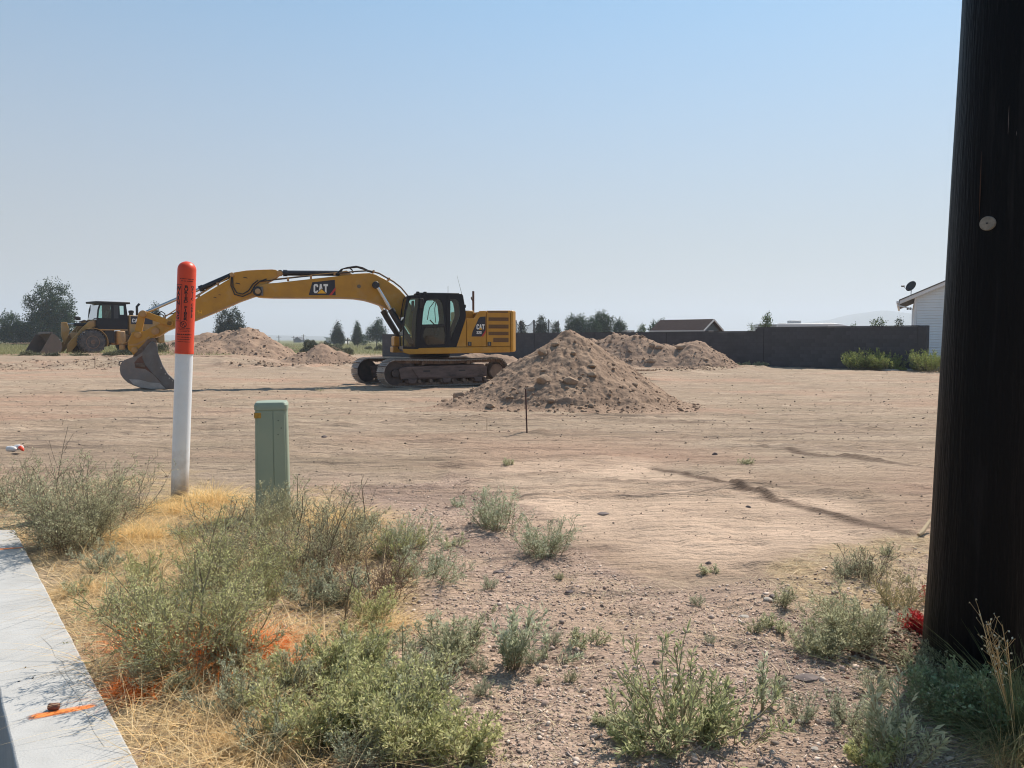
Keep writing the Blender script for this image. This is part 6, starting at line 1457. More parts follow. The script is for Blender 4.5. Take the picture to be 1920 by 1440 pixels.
    MB().box(*sorted((T(184, 618, .9)[0], T(239, 618, .9)[0])), .70, .95, T(210, 619.5, .9)[1], T(210, 617.3, .9)[1]).build('step_plate', YELD, root)
    MB().box(T(205, 630, .9)[0] - .35, T(205, 630, .9)[0] + .3, -.9, .9, .75, T(205, 619, .9)[1] - .01).build('cab_base', BLKM, root, bevel=.03)
    MB().box(T(226, 630, .95)[0] - .3, T(226, 630, .95)[0] + .25, .5, 1.05, .65, T(205, 619.6, .9)[1] - .03).build('tank', YELD, root, bevel=.06)
    # engine hood
    hx0 = T(242, 600, .8)[0]; hz = T(245, 591, .8)[1]
    hood = MB().prism([(hx0, 1.3), (hx0, hz), (-3.6, hz - .02), (-4.75, hz - .35), (-4.85, 1.3)], -.85, .85).build('engine_hood', LYEL, root, bevel=.06)
    MB().prism([(hx0 - .1, hz - .62), (hx0 - .1, hz - .06), (hx0 - 1.6, hz - .08), (hx0 - 1.6, hz - .62)], .851, .856).build('decal', DEC, hood)
    letters_cat(hood, T, 247.5, 264, 597.5, 604.5, .857)
    (x, z) = T(257, 590, .25); zt = T(257, 571, .25)[1]; MB().tube([(x, .25, hz - .1), (x, .25, zt - .15), (x - .18, .25, zt + .05)], .085, 14).build('exhaust_pipe', BLKM, root)
    (x, z) = T(246, 588, -.3); MB().lathe([(.14, hz - .05), (.14, z + .05), (.18, z + .06), (.18, z + .2), (.05, z + .24)], (x, -.3, 0), 'z', 18).build('air_cleaner', BLKM, root)
    MB().box(-4.95, -4.5, -1.1, 1.1, .75, 1.5).build('counterweight', LYEL, root, bevel=.06)
    # bucket
    BK = mat('loader_bucket_steel', (.13, .115, .095), .6, .2, (.20, .14, .115), 2.5, dust=.7, dustc=(.17, .14, .11))
    xb0 = 1.95; hb = 1.34; W = 1.55; prof = [(xb0 + 1.45, -.06), (xb0 + .5, -.06), (xb0 + .14, .08), (xb0, .38), (xb0 + .03, .75), (xb0 + .18, 1.08), (xb0 + .42, hb)]
    g = MB()
    for i in range(len(prof) - 1):
        a, b = Vector((*prof[i], 0)), Vector((*prof[i + 1], 0)); d = (b - a).normalized(); n = Vector((d.y, -d.x, 0)) * .035
        g.prism([(a.x, a.y), (b.x, b.y), (b.x + n.x, b.y + n.y), (a.x + n.x, a.y + n.y)], -W, W)
    bk = g.build('bucket', BK, root)
    for s in (1, -1):
        y0, y1 = sorted((W * s, (W + .03) * s)); MB().prism(prof + [(xb0 + .62, hb - .02), (xb0 + 1.3, .1)], y0, y1).build('bucket_side', BK, bk)
    MB().box(xb0 + 1.40, xb0 + 1.62, -W - .03, W + .03, -.075, -.045).build('cutting_edge', STEEL, bk)
    MB().prism([(xb0 + .42, hb), (xb0 + .58, hb + .02), (xb0 + .55, hb + .14), (xb0 + .36, hb + .10)], -W * .75, W * .75).build('spill_guard', BK, bk)
build_loader()
# ================================================================== PLANTS
def norm(a): return a / (np.linalg.norm(a, axis=-1, keepdims=True) + 1e-9)
def tubes(P, Rd, sides=3):
    """P (n,k,3) polylines, Rd (n,k) radii -> vertices, quads"""
    n, k, _ = P.shape; D = norm(P[:, -1] - P[:, 0]); ref = np.where(np.abs(D[:, 2:3]) < .8, [[0, 0, 1.]], [[1., 0, 0]])
    a = norm(np.cross(D, ref)); b = np.cross(D, a); V = []
    for s in range(sides):
        t = 2 * math.pi * s / sides; V.append(P + (a * math.cos(t) + b * math.sin(t))[:, None, :] * Rd[:, :, None])
    V = np.stack(V, 2).reshape(-1, 3)
    base = (np.arange(n) * k * sides)[:, None, None]; i = (np.arange(k - 1) * sides)[None, :, None]; s = np.arange(sides)[None, None]; s2 = (s + 1) % sides
    Q = np.stack([base + i + s, base + i + s2, base + i + sides + s2, base + i + sides + s], 3).reshape(-1, 4)
    return V, Q
def grow(P0, D, L, k, droop, rng, wig=.12):
    """polylines from P0 along D, bending up (droop<0) or down"""
    n = len(P0); P = [P0]; d = D.copy()
    for i in range(k - 1):
        d = norm(d + np.array([0, 0, -droop]) * (1 / (k - 1)) + rng.normal(0, wig, (n, 3)) / math.sqrt(k)); P.append(P[-1] + d * (L / (k - 1))[:, None])
    return np.stack(P, 1)
def ribbons(P, w):
    """flat two-sided strips for the finest twigs"""
    n, k, _ = P.shape; D = norm(P[:, -1] - P[:, 0]); a = norm(np.cross(D, norm(np.sin(P[:, 0] * 9173.) + .01)))[:, None, :] * w
    V = np.stack([P - a, P + a], 2).reshape(-1, 3); b = (np.arange(n) * 2 * k)[:, None, None]; i = (np.arange(k - 1) * 2)[None, :, None]
    return V, (b + i + np.array([0, 1, 3, 2])[None, None]).reshape(-1, 4)
def along(P, t):
    """points and directions at t (m,) of the polylines with index idx"""
    k = P.shape[1]; f = t * (k - 1); i = np.minimum(f.astype(int), k - 2); f = f - i; r = np.arange(len(P))
    a = P[r, i]; b = P[r, i + 1]; return a + (b - a) * f[:, None], norm(b - a)
def branch(P, m, rng, ang, up, lo=.15, hi=1.0):
    n = len(P); idx = np.repeat(np.arange(n), m); t = lo + (hi - lo) * ((np.tile(np.arange(m), n) + rng.random(n * m)) / m)
    p, d = along(P[idx], t); r = norm(rng.normal(size=(n * m, 3))); side = norm(r - d * (r * d).sum(1, keepdims=True))
    D = norm(d * math.cos(ang) + side * math.sin(ang) + np.array([0, 0, up])); return p, D, t, idx
def leaf_quads(p, d, L, W, rng):
    n = len(p); r = norm(rng.normal(size=(n, 3))); s = norm(np.cross(d, r)) * (W / 2)[:, None]; c = np.cross(s, d) * .4
    V = np.stack([p, p + d * (L * .45)[:, None] + s + c, p + d * L[:, None], p + d * (L * .45)[:, None] - s + c], 1).reshape(-1, 3)
    return V, np.arange(4 * n).reshape(-1, 4)
def join(parts):
    V = []; Q = []; o = 0
    for v, q in parts: V.append(v); Q.append(q + o); o += len(v)
    return np.vstack(V), np.vstack(Q)
def shrub_meshes(name, h, w, mains, sides, twigs, leaf, leafw, per, seed, mstem, mleaf, ang=.75, up=.25, droop=.0, spread=1.0, leader=0, stemr=.0022, base=.03, lo=.12, wig=.14, tipleaf=True):
    """a weed built from stems, side branches, twigs and separate leaves"""
    g = np.random.default_rng(seed); a = g.random(mains) * 6.283; tilt = np.arctan(w / 2 / h * spread) * 1.1 * np.sqrt(g.random(mains)) ** .8
    P0 = np.stack([np.cos(a) * base * g.random(mains), np.sin(a) * base * g.random(mains), np.full(mains, -.012)], 1)
    D = np.stack([np.sin(tilt) * np.cos(a), np.sin(tilt) * np.sin(a), np.cos(tilt)], 1); L = h * g.uniform(.38, 1.08, mains) / np.cos(tilt) ** .35
    if leader: D[:leader] = norm(D[:leader] * .18 + np.array([0, 0, 1.])); L[:leader] = h * g.uniform(.95, 1.1, leader)
    M = grow(P0, D, L, 7, droop, g, wig)
    r0 = stemr * (.8 + .5 * g.random(mains)); r0[:leader] *= 1.7
    st = [tubes(M, r0[:, None] * np.linspace(1, .35, 7)[None])]
    p, d, t, idx = branch(M, sides, g, ang, up, lo, .98); Ls = L[idx] * .46 * (1.12 - t) * g.uniform(.3, 1.35, len(t)) + h * .05
    S = grow(p, d, Ls, 4, -.25, g, wig); st.append(ribbons(S, stemr * .40))
    lines = [S]
    if twigs:
        p, d, t, idx = branch(S, twigs, g, ang * .95, up * .6, .15, 1.0); Lt = Ls[idx] * .38 * g.uniform(.5, 1.3, len(t)) + h * .02
        Tw = grow(p, d, Lt, 3, -.1, g, wig); st.append(ribbons(Tw, stemr * .26)); lines.append(Tw)
    lv = []
    for A in lines:
        p, d, t, idx = branch(A, per, g, .7, .12, .05, 1.0); n = len(p); Lf = leaf * g.uniform(.55, 1.3, n); lv.append(leaf_quads(p, d, Lf, leafw * Lf / leaf, g))
    p, d, t, idx = branch(M, per * 3, g, .8, .1, .3, 1.0); n = len(p); Lf = leaf * g.uniform(.7, 1.4, n); lv.append(leaf_quads(p, d, Lf, leafw * Lf / leaf, g))
    V, Q = join(st); sm = mesh_np('stems', V, Q, mstem); V, Q = join(lv); lm = mesh_np('leaves', V, Q, mleaf); return sm, lm
def plant(meshes, px, py, label, cat='weed', name='weed', group='weeds in the foreground', s=1.0, rz=0, tilt=0, zoff=0):
    p = on_ground(px, py); o = empty(name, p + Vector((0, 0, zoff)), rz); o.scale = (s, s, s); o.rotation_euler = (tilt, 0, rz); tag(o, label, cat, group)
    obj('stems', meshes[0], o); obj('leaves', meshes[1], o); return o
STEM = mat('green_stem', (.34, .35, .20), .7, 0, (.28, .22, .14), 20, spec=.2)
STEMD = mat('dark_stem', (.17, .15, .11), .8, 0, (.20, .15, .10), 20, spec=.2)
LEAFG = mat('grey_green_leaf', (.42, .43, .26), .7, 0, island=.3, isl2=(.64, .62, .42), trans=.48, spec=.2)
LEAFB = mat('yellow_green_leaf', (.43, .45, .19), .65, 0, island=.3, isl2=(.68, .65, .36), trans=.5, spec=.2)
LEAFD = mat('dull_olive_leaf', (.31, .34, .20), .75, 0, island=.3, isl2=(.50, .50, .32), trans=.4, spec=.2)
LEAFS = mat('silvery_leaf', (.39, .43, .29), .6, 0, island=.3, isl2=(.62, .63, .46), trans=.48, spec=.3)
LEAFW = mat('wall_weed_leaf', (.19, .25, .07), .65, 0, island=.4, isl2=(.34, .38, .14), trans=.35, spec=.2)
LEAFR = mat('red_painted_leaf', (.50, .02, .025), .6, 0, island=.35, isl2=(.62, .06, .06), trans=.2)
def sz(px, w_px, h_px, py):      # metres of a picture size at the ground point
    p = on_ground(px, py); return w_px * p.y / F, h_px * p.y / F
def thistle(px, py, wp, hp, seed, mleaf, label, mains=26, sides=12, twigs=4, per=3, leaf=.009, leafw=.0035, leader=1, mstem=None, **k):
    w_, h_ = sz(px, wp * 1.15, hp, py); k.setdefault('wig', .3); k.setdefault('base', w_ * .27); k.setdefault('up', .06); k['ang'] = k.get('ang', .75) + .2; k.setdefault('lo', .03); k.setdefault('spread', .8); sides = max(6, int(sides * .9)); leaf *= 1.1; return plant(shrub_meshes('w', h_, w_, mains, sides, twigs, leaf, leafw, per, seed, mstem or STEM, mleaf, leader=leader, **k), px, py, label)
thistle(142, 1022, 215, 165, 1, LEAFG, 'dark twiggy bush at the left edge beyond the end of the concrete wall', 60, 15, 5, 4, .011, .0038, 1, STEMD, stemr=.002, ang=.8)
thistle(-5, 955, 190, 110, 2, LEAFG, 'lower dark bush at the far left edge, left of the twiggy one', 38, 12, 4, 3, .010, .0035, 0, STEMD)
thistle(205, 985, 190, 125, 3, LEAFG, 'grey green bush right of the dark twiggy one, before the marker post', 38, 12, 4, 3, .009, .0032, 1, STEMD)
thistle(370, 1235, 290, 205, 4, LEAFB, 'big green thistle bush with one dark upright leader, in the left foreground', 44, 14, 5, 3, .010, .0036, 2, STEM, ang=.85, stemr=.0028)
thistle(325, 1285, 190, 80, 5, LEAFG, 'sprawling green weed in front of the big thistle bush', 26, 12, 4, 3, .010, .0034, 0)
thistle(455, 1120, 260, 170, 6, LEAFB, 'dense green bush in front of the pedestal, left side', 40, 14, 5, 3, .009, .0034, 1)
thistle(560, 1075, 240, 165, 7, LEAFG, 'tall grey green bush hiding the foot of the pedestal', 40, 13, 5, 3, .009, .0032, 2, STEMD)
thistle(515, 1004, 130, 112, 41, LEAFG, 'grey green weed standing against the foot of the green pedestal', 30, 12, 4, 3, .009, .0032, 1)
thistle(300, 1160, 170, 110, 42, LEAFB, 'wispy green weed between the dark bush and the big thistle', 24, 12, 4, 3, .009, .0032, 0)
thistle(640, 1060, 170, 125, 8, LEAFG, 'wispy grey green bush just right of the pedestal bush', 26, 12, 4, 3, .009, .003, 0, STEMD)
thistle(420, 1040, 150, 110, 9, LEAFG, 'low bush between the marker post and the pedestal', 20, 12, 4, 3, .008, .003, 1, STEMD)
thistle(700, 1120, 190, 120, 10, mat('dry_twig_leaf', (.42, .33, .20), .8, island=.3), 'brown half dried twiggy weed in the middle of the weed patch', 26, 12, 4, 2, .006, .0022, 0, mat('brown_twig', (.22, .14, .10), .85))
thistle(745, 1035, 150, 85, 11, LEAFS, 'silvery weed at the right end of the patch behind the brown twigs', 24, 11, 4, 3, .010, .0035, 0)
thistle(800, 1085, 150, 70, 12, LEAFS, 'low silvery weed reaching on to the gravel, right of the patch', 22, 11, 4, 3, .010, .0036, 0)
thistle(600, 1385, 230, 150, 13, LEAFB, 'yellow green weed near the bottom edge, left of the lowest one', 34, 13, 4, 3, .011, .004, 1)
thistle(760, 1400, 260, 165, 14, LEAFB, 'broad yellow green weed lowest in the foreground patch', 42, 13, 4, 3, .012, .0045, 0)
thistle(860, 1425, 140, 110, 15, LEAFB, 'small bright weed at the right of the broad yellow green one', 22, 11, 4, 3, .012, .0045, 0)
thistle(790, 1275, 170, 110, 16, LEAFG, 'spindly grey green weed in the middle of the foreground patch', 22, 11, 4, 3, .010, .0035, 1)
thistle(560, 1290, 170, 95, 17, LEAFB, 'small green weed in the dry grass below the pedestal', 20, 11, 4, 3, .010, .0036, 0)
thistle(840, 1215, 110, 65, 18, LEAFS, 'small silvery weed on the gravel edge right of the patch', 12, 10, 3, 3, .012, .004, 1)
thistle(930, 990, 100, 82, 19, LEAFS, 'rounded silvery weed on the dirt right of the pedestal, left one of a pair', 26, 11, 3, 4, .012, .0042, 1)
thistle(1020, 1040, 108, 78, 20, LEAFS, 'rounded silvery weed on the dirt right of the pedestal, right one of a pair', 30, 12, 4, 3, .009, .0035, 0)
thistle(846, 1024, 62, 26, 21, LEAFG, 'small flat weed between the patch and the silvery pair', 12, 9, 3, 3, .009, .0035, 0)
thistle(858, 950, 40, 24, 22, LEAFS, 'tiny weed on the dirt beyond the small flat one', 8, 6, 2, 3, .012, .004, 0)
thistle(1590, 1205, 165, 110, 23, LEAFG, 'round green weed left of the pole, the nearer of two', 40, 13, 4, 3, .009, .0034, 0)
thistle(1540, 1225, 100, 70, 24, LEAFG, 'low weed at the left foot of the round green one', 18, 11, 4, 3, .009, .0034, 0)
thistle(1612, 1085, 120, 75, 25, LEAFG, 'airy twiggy weed left of the pole, the farther of two', 22, 11, 4, 2, .007, .0028, 0, STEMD)
thistle(1690, 1140, 110, 85, 26, mat('straw_leaf', (.50, .42, .22), .8, island=.3, trans=.3), 'yellowish twiggy weed close to the pole behind the red one', 18, 11, 4, 2, .008, .003, 0)
thistle(1722, 1188, 42, 46, 27, LEAFR, 'small weed sprayed bright red at the foot of the pole', 18, 9, 3, 3, .010, .004, 0, LEAFR)
thistle(1737, 1132, 24, 40, 28, LEAFR, 'thin red sprayed sprig above the small red weed', 5, 7, 3, 3, .009, .004, 1, LEAFR)
thistle(1330, 1075, 40, 22, 29, LEAFG, 'tiny weed at the edge between gravel and pink dirt', 10, 8, 3, 2, .008, .003, 0)
INF = [shrub_meshes('i', .17, .24, 14, 10, 4, .0095, .0036, 4, 500 + k, STEM if k % 2 else STEMD, (LEAFG, LEAFB, LEAFS, LEAFB)[k], leader=0, wig=.22, spread=1.3) for k in range(4)]
g_ = np.random.default_rng(88); PT_ = [(190, 1010), (330, 980), (640, 985), (800, 1010), (870, 1110), (860, 1240), (930, 1440), (480, 1440), (380, 1330), (260, 1210), (180, 1090)]; cnt = 0
while cnt < 46:
    x, y = g_.uniform(110, 930), g_.uniform(985, 1440)
    if not in_poly(np.array([x]), np.array([y]), PT_)[0]: continue
    o = plant(INF[int(g_.integers(0, 4))], x, y, 'small wispy weed filling the gaps in the left foreground weed patch', group='small weeds filling the foreground patch', s=g_.uniform(.5, 1.05), rz=g_.uniform(0, 6)); cnt += 1
for k in range(16):
    x, y = g_.uniform(1440, 1740), g_.uniform(1020, 1420)
    plant(INF[(0, 2)[k % 2]], x, y, 'sparse small weed on the gravel and straw left of the utility pole', group='small weeds left of the pole', s=g_.uniform(.25, .6), rz=g_.uniform(0, 6))
for k in range(14):
    x, y = g_.uniform(880, 1440), g_.uniform(1060, 1330)
    plant(INF[(0, 2)[k % 2]], x, y, 'tiny scattered weed on the open gravel in the centre foreground', group='tiny weeds on the gravel', s=g_.uniform(.15, .38), rz=g_.uniform(0, 6))
# leafy weeds: long leaves set along upright stems
def leafy(px, py, wp, hp, seed, label, mains, sides, per=7, leaf=.034, leafw=.0085, mleaf=None, **k):
    w_, h_ = sz(px, wp, hp, py); return plant(shrub_meshes('l', h_, w_, mains, sides, 0, leaf, leafw, per, seed, STEM, mleaf or LEAFS, leader=k.pop('leader', 1), ang=.7, up=.25, **k), px, py, label)
leafy(1275, 1395, 330, 200, 31, 'big leafy weed with long narrow leaves in the foreground, right of centre', 24, 9, 6, .021, .0052, spread=1.3, wig=.3, base=.06, lo=.03, mleaf=mat('lance_leaf', (.27, .31, .135), .6, 0, island=.35, isl2=(.58, .58, .34), trans=.45, spec=.35), stemr=.003)
leafy(1215, 1400, 200, 110, 32, 'lower leafy weed merging with the left of the big leafy one', 16, 9, 6, .019, .005, wig=.3, base=.06, lo=.03, spread=1.3, mleaf=MATS['lance_leaf'])
leafy(1370, 1385, 200, 120, 33, 'sprawling leafy weed merging with the right of the big leafy one', 11, 9, 6, .020, .005, wig=.3, base=.05, spread=1.6, mleaf=MATS['lance_leaf'])
leafy(958, 1252, 100, 118, 34, 'upright leafy weed on the gravel, centre foreground', 16, 7, 6, .022, .006)
leafy(1035, 1238, 120, 50, 35, 'thin flat sprig reaching right from the upright leafy weed', 5, 6, 5, .018, .005, spread=1.8)
leafy(1690, 1438, 190, 165, 36, 'tall leafy weed at the lower right, left of the grass clump', 12, 7, 6, .024, .006, mleaf=LEAFG)
leafy(1430, 1330, 90, 110, 37, 'single lanky leafy stem right of the big leafy weed', 4, 5, 6, .022, .006)
leafy(1640, 1440, 120, 70, 38, 'bright green weed at the bottom edge by the grass clump', 14, 8, 6, .016, .006, mleaf=LEAFB)
thistle(1805, 1345, 190, 105, 39, mat('clover_leaf', (.19, .25, .11), .6, 0, island=.35, isl2=(.34, .40, .22), trans=.3), 'low dark green weed right in front of the pole foot', 46, 12, 4, 3, .009, .006, 0)
thistle(1745, 1325, 110, 70, 40, LEAFG, 'pale green weed at the front left of the pole foot', 22, 11, 4, 3, .009, .005, 0)
for k, (x, y, w_, h_, l) in enumerate(((952, 872, 26, 16, 'tiny weed on the lot beyond the silvery pair'), (601, 733, 26, 8, 'flat little weed on the lot under the boom'), (1140, 1360, 50, 30, 'small weed left of the big leafy one'),
        (1090, 1205, 90, 34, 'faint low weed on the gravel above the big leafy one'), (1400, 870, 30, 14, 'tiny weed on the ridge of the short rut'), (150, 1110, 50, 34, 'small weed in the dry grass by the concrete wall'),
        (250, 1180, 70, 45, 'thin green weed in the dry grass left of the big thistle'), (1460, 1180, 60, 34, 'sparse weed on the gravel left of the round green one'))):
    thistle(x, y, w_, h_, 50 + k, LEAFG, l, 12, 8, 3, 3, .009, .0035, 0)
# tall dry stalks standing out of the patch
for k, (x, y, w_, h_, l) in enumerate(((690, 1010, 60, 110, 'tall bare stalk standing right of the pedestal'), (388, 1215, 50, 185, 'dark upright leader stem of the left foreground'), (640, 1190, 120, 130, 'dark forked dry stalk in the middle of the patch'), (95, 1020, 130, 225, 'tall dark thorny stalk rising out of the left edge bush'), (1455, 1300, 30, 60, 'bare stalk on the gravel right of the leafy weed'))):
    ww, hh = sz(x, w_, h_, y); plant(shrub_meshes('s', hh, ww, 3 if k else 2, 8, 2, .005, .002, 1, 80 + k, STEMD, MATS['dry_twig_leaf'], leader=1, stemr=.002), x, y, l, 'stalk', 'dry_stalk', 'dry stalks in the weeds')

# ------------------------------------------------------------------ dry grass
def blades(P, h, lean, w, rng, bend=.5, segs=3):
    n = len(P); a = rng.random(n) * 6.283; d = np.stack([np.cos(a), np.sin(a), np.zeros(n)], 1); side = np.stack([-np.sin(a), np.cos(a), np.zeros(n)], 1) * 1.0
    a2 = rng.random(n) * 6.283; side = norm(side + .6 * np.stack([np.cos(a2), np.sin(a2), np.zeros(n)], 1)); rows = []
    for i in range(segs + 1):
        t = i / segs; c = P + d * (h * lean * (t + bend * t * t))[:, None] + np.array([0, 0, 1.]) * (h * (t - .35 * lean * t * t))[:, None]
        ww = (w * (1 - t * .85))[:, None] / 2; rows += [c - side * ww, c + side * ww]
    V = np.stack(rows, 1).reshape(-1, 3); b = (np.arange(n) * 2 * (segs + 1))[:, None, None]; i = (np.arange(segs) * 2)[None, :, None]
    Q = (b + i + np.array([0, 1, 3, 2])[None, None]).reshape(-1, 4); return V, Q
STRAW = mat('straw', (.76, .53, .25), .75, 0, (.62, .42, .20), 2.2, 4, island=.3, isl2=(.86, .70, .43), trans=.42, spec=.2)
STRAWG = mat('golden_straw', (.76, .53, .22), .7, 0, island=.4, isl2=(.84, .66, .36), trans=.35, spec=.2)
LITTER = mat('grey_straw', (.58, .47, .31), .85, 0, (.40, .31, .20), 3, island=.4, isl2=(.62, .52, .36), trans=.15, spec=.1)
def area(n, x0, x1, y0, y1, poly, seed, thr=.0, fs=2.5):
    g = np.random.default_rng(seed); X = g.uniform(x0, x1, n); Y = g.uniform(y0, y1, n); px, py = proj(X, Y, ground_np(X, Y, False)); ok = in_poly(px, py, poly)
    _, left = macro(X, Y); s = (X - WB.x) * WN.x + (Y - WB.y) * WN.y; ok &= ~left & ((s < -.012) | (Y > WB.y + .02)) & (fbm(X * fs, Y * fs, 4, seed) + .5 * (g.random(n) - .5) > thr)
    X, Y = X[ok], Y[ok]; return np.stack([X, Y, ground_np(X, Y) - .004], 1), g
def stuff(name, V, Q, m, label): tag(obj(name, mesh_np(name, V, Q, m)), label, 'grass', None, 'stuff')
SP = [(-500, 1000), (0, 985), (120, 1010), (330, 950), (470, 950), (640, 950), (720, 1010), (740, 1130), (640, 1260), (640, 1500), (560, 2200), (-500, 2200)]
P, g = area(72000, -3.2, .3, 1.2, 5.2, SP, 61, -.10)
n = len(P); V, Q = blades(P, (.02 + .15 * g.random(n) ** 2.2), g.uniform(.3, 2.2, n), g.uniform(.0015, .0036, n), g); stuff('dry_grass', V, Q, STRAW, 'dry golden grass covering the ground beside the concrete wall')
P, g = area(36000, -3.2, .3, 1.2, 5.2, SP, 62, -.2)
n = len(P); V, Q = blades(P + np.array([0, 0, .006]), g.uniform(.012, .03, n), g.uniform(2.5, 7, n), g.uniform(.0012, .003, n), g); stuff('straw_litter', V, Q, LITTER, 'flattened grey straw litter under the dry grass')
RP = [(1400, 1090), (1540, 1030), (1760, 985), (1800, 1200), (1850, 1440), (1640, 1440), (1600, 1240), (1480, 1160)]
P, g = area(46000, .5, 2.6, 2.0, 5, RP, 63, -.04)
n = len(P); V, Q = blades(P, g.uniform(.01, .04, n), g.uniform(.8, 4, n), g.uniform(.0014, .003, n), g); stuff('dry_grass', V, Q, LITTER, 'short dry grass on the ground left of the utility pole')
GPX = [(850, 1000), (1130, 1080), (1500, 1090), (1760, 1200), (2000, 1500), (2100, 1900), (600, 1900), (760, 1300)]
P, g = area(26000, -.6, 2.2, 1.3, 3.8, GPX, 64, .06)
n = len(P); V, Q = blades(P + np.array([0, 0, .004]), g.uniform(.006, .02, n), g.uniform(2, 6, n), g.uniform(.001, .0024, n), g); stuff('straw_litter', V, Q, LITTER, 'bits of straw scattered over the foreground gravel')
def tuft(px, py, wp, hp, n, seed, m, label, lean=.5, wd=.0034, cat='grass clump', name='grass_clump', zs=1):
    p = on_ground(px, py); n = int(n * .6); w_, h_ = wp * p.y / F, hp * p.y / F; g = np.random.default_rng(seed); a = g.random(n) * 6.283; r = np.sqrt(g.random(n)) * w_ * .5 * (1 + .35 * np.sin(a * 3 + seed))
    Pp = np.stack([np.cos(a) * r, np.sin(a) * r * .7, np.full(n, -.01)], 1); h = h_ * g.uniform(.4, 1.05, n) * (1.1 - .5 * r / (w_ * .42))
    V, Q = blades(Pp, h, g.uniform(.1, lean * 3.4, n), g.uniform(.6, 1.3, n) * wd, g, .6, 4); o = obj(name, mesh_np(name, V, Q, m)); o.location = p; return tag(o, label, cat, 'clumps of dry grass')
tuft(395, 946, 110, 60, 2600, 71, STRAWG, 'golden grass clump right of the marker post foot', .7)
tuft(350, 962, 90, 48, 1500, 72, STRAWG, 'golden grass clump in front of the marker post foot', .7)
tuft(300, 958, 70, 48, 1200, 73, STRAWG, 'golden grass clump left of the marker post foot', .7)
tuft(262, 1010, 110, 60, 1700, 74, STRAWG, 'golden grass clump right of the dark bush', .8)
tuft(640, 985, 130, 55, 1800, 75, STRAWG, 'golden grass clump behind the wispy bush right of the pedestal', .7)
tuft(420, 985, 90, 50, 1200, 76, STRAWG, 'golden grass clump between marker post and pedestal', .7)
tuft(470, 1400, 190, 70, 2200, 77, STRAW, 'dry grass clump at the bottom edge left of centre', .8, .0026)
tuft(440, 1275, 150, 60, 1700, 78, STRAW, 'pale grass clump among the orange sprayed grass', .8, .0024)
tuft(160, 1110, 90, 55, 1100, 79, STRAW, 'reddish straw clump along the concrete wall', .9, .0022)
tuft(250, 1150, 160, 70, 1500, 80, STRAW, 'straw clump left of the big thistle bush', .9, .0022)
tuft(720, 1180, 120, 60, 1100, 81, STRAW, 'thin straw clump right of the brown twiggy weed', .9, .0022)
PAINT = mat('orange_painted_straw', (.88, .26, .02), .6, 0, island=.3, isl2=(.78, .15, .01), trans=.2)
for k, (x, y, w_, h_, n, l) in enumerate(((294, 1200, 66, 46, 700, 'orange sprayed grass patch left of the leader stem'), (263, 1292, 62, 30, 520, 'orange sprayed grass patch nearest the concrete wall'), (235, 1275, 30, 18, 160, 'small orange sprayed grass patch beside the wall'), (505, 1205, 44, 26, 320, 'orange sprayed grass patch below the pedestal'),
        (425, 1232, 90, 60, 800, 'faint orange sprayed grass right of the leader stem'), (555, 1238, 36, 24, 220, 'rightmost orange sprayed grass patch'), (262, 1235, 26, 20, 130, 'tiny orange sprayed tuft in the green weed'))):
    tuft(x, y + 6, w_ * 1.6, h_ * 1.7, int(n * 2.6), 90 + k, PAINT, l, .5, .0028, 'painted grass', 'painted_grass')
GREENG = mat('tall_grass', (.25, .235, .10), .7, 0, island=.35, isl2=(.17, .19, .08), trans=.35, spec=.2)
tuft(1930, 1395, 160, 235, 3600, 101, GREENG, 'tall pale green grass clump in front of the utility pole at the right edge', .5, .0026)
tuft(1905, 1430, 130, 120, 600, 102, STRAW, 'dry bent grass at the lower right corner', .7, .0024)
# seed heads on fine stalks in front of the pole
def seedheads():
    p = on_ground(1905, 1400); g = np.random.default_rng(5); n = 9; a = g.uniform(2.2, 4.2, n); D = norm(np.stack([np.cos(a) * .22, np.sin(a) * .15, np.ones(n)], 1)); L = g.uniform(.20, .34, n)
    M = grow(np.zeros((n, 3)), D, L, 7, .15, g, .08); V1 = tubes(M, np.full((n, 7), .0011)); q, d, t, i = branch(M, 9, g, .8, .15, .6, 1); S = grow(q, d, g.uniform(.015, .05, len(q)), 3, 0, g, .1); V2 = tubes(S, np.full((len(S), 3), .0005))
    e = S[:, -1]; V3 = leaf_quads(e, norm(g.normal(size=e.shape)), np.full(len(e), .0075), np.full(len(e), .005), g); root = empty('seed_grass', p); tag(root, 'fine stalks with pale seed heads in front of the dark pole', 'grass', 'clumps of dry grass')
    obj('stems', mesh_np('stems', *join([V1, V2]), STRAW), root); obj('seed_heads', mesh_np('seed_heads', *V3, mat('pale_seed', (.62, .58, .42), .7)), root)
seedheads()
# reddish crumbly soil at the foot of the pole
DS = mat('red_brown_clod', (.15, .075, .045), .95, 0, (.10, .05, .035), 20, island=.3)
g = np.random.default_rng(9); n = 1500; a = g.random(n) * 6.283; r = .15 + np.abs(g.normal(0, .11, n)); X = POLE_X + np.cos(a) * r - .05; Y = POLE_Y + np.sin(a) * r * .9; S = .005 * 5 ** (g.random(n) ** 2)
V, Fq = rock_batch(np.stack([X, Y, ground_np(X, Y) + .03 * np.exp(-((r - .15) / .12) ** 2)], 1), S, 9); tag(obj('disturbed_soil', mesh_np('disturbed_soil', V, Fq, DS)), 'reddish brown loose soil round the foot of the utility pole', 'soil', None, 'stuff')
X, Y = np.meshgrid(np.linspace(-.62, .5, 60), np.linspace(-.5, .5, 60)); rr = np.hypot(X, Y); Z = ground_np(X + POLE_X, Y + POLE_Y) + .045 * np.exp(-(rr / .26) ** 2) * (1 + .8 * fbm(X * 22, Y * 22, 4, 4)) - .022 - .03 * np.clip(rr - .38, 0, 1) * 5
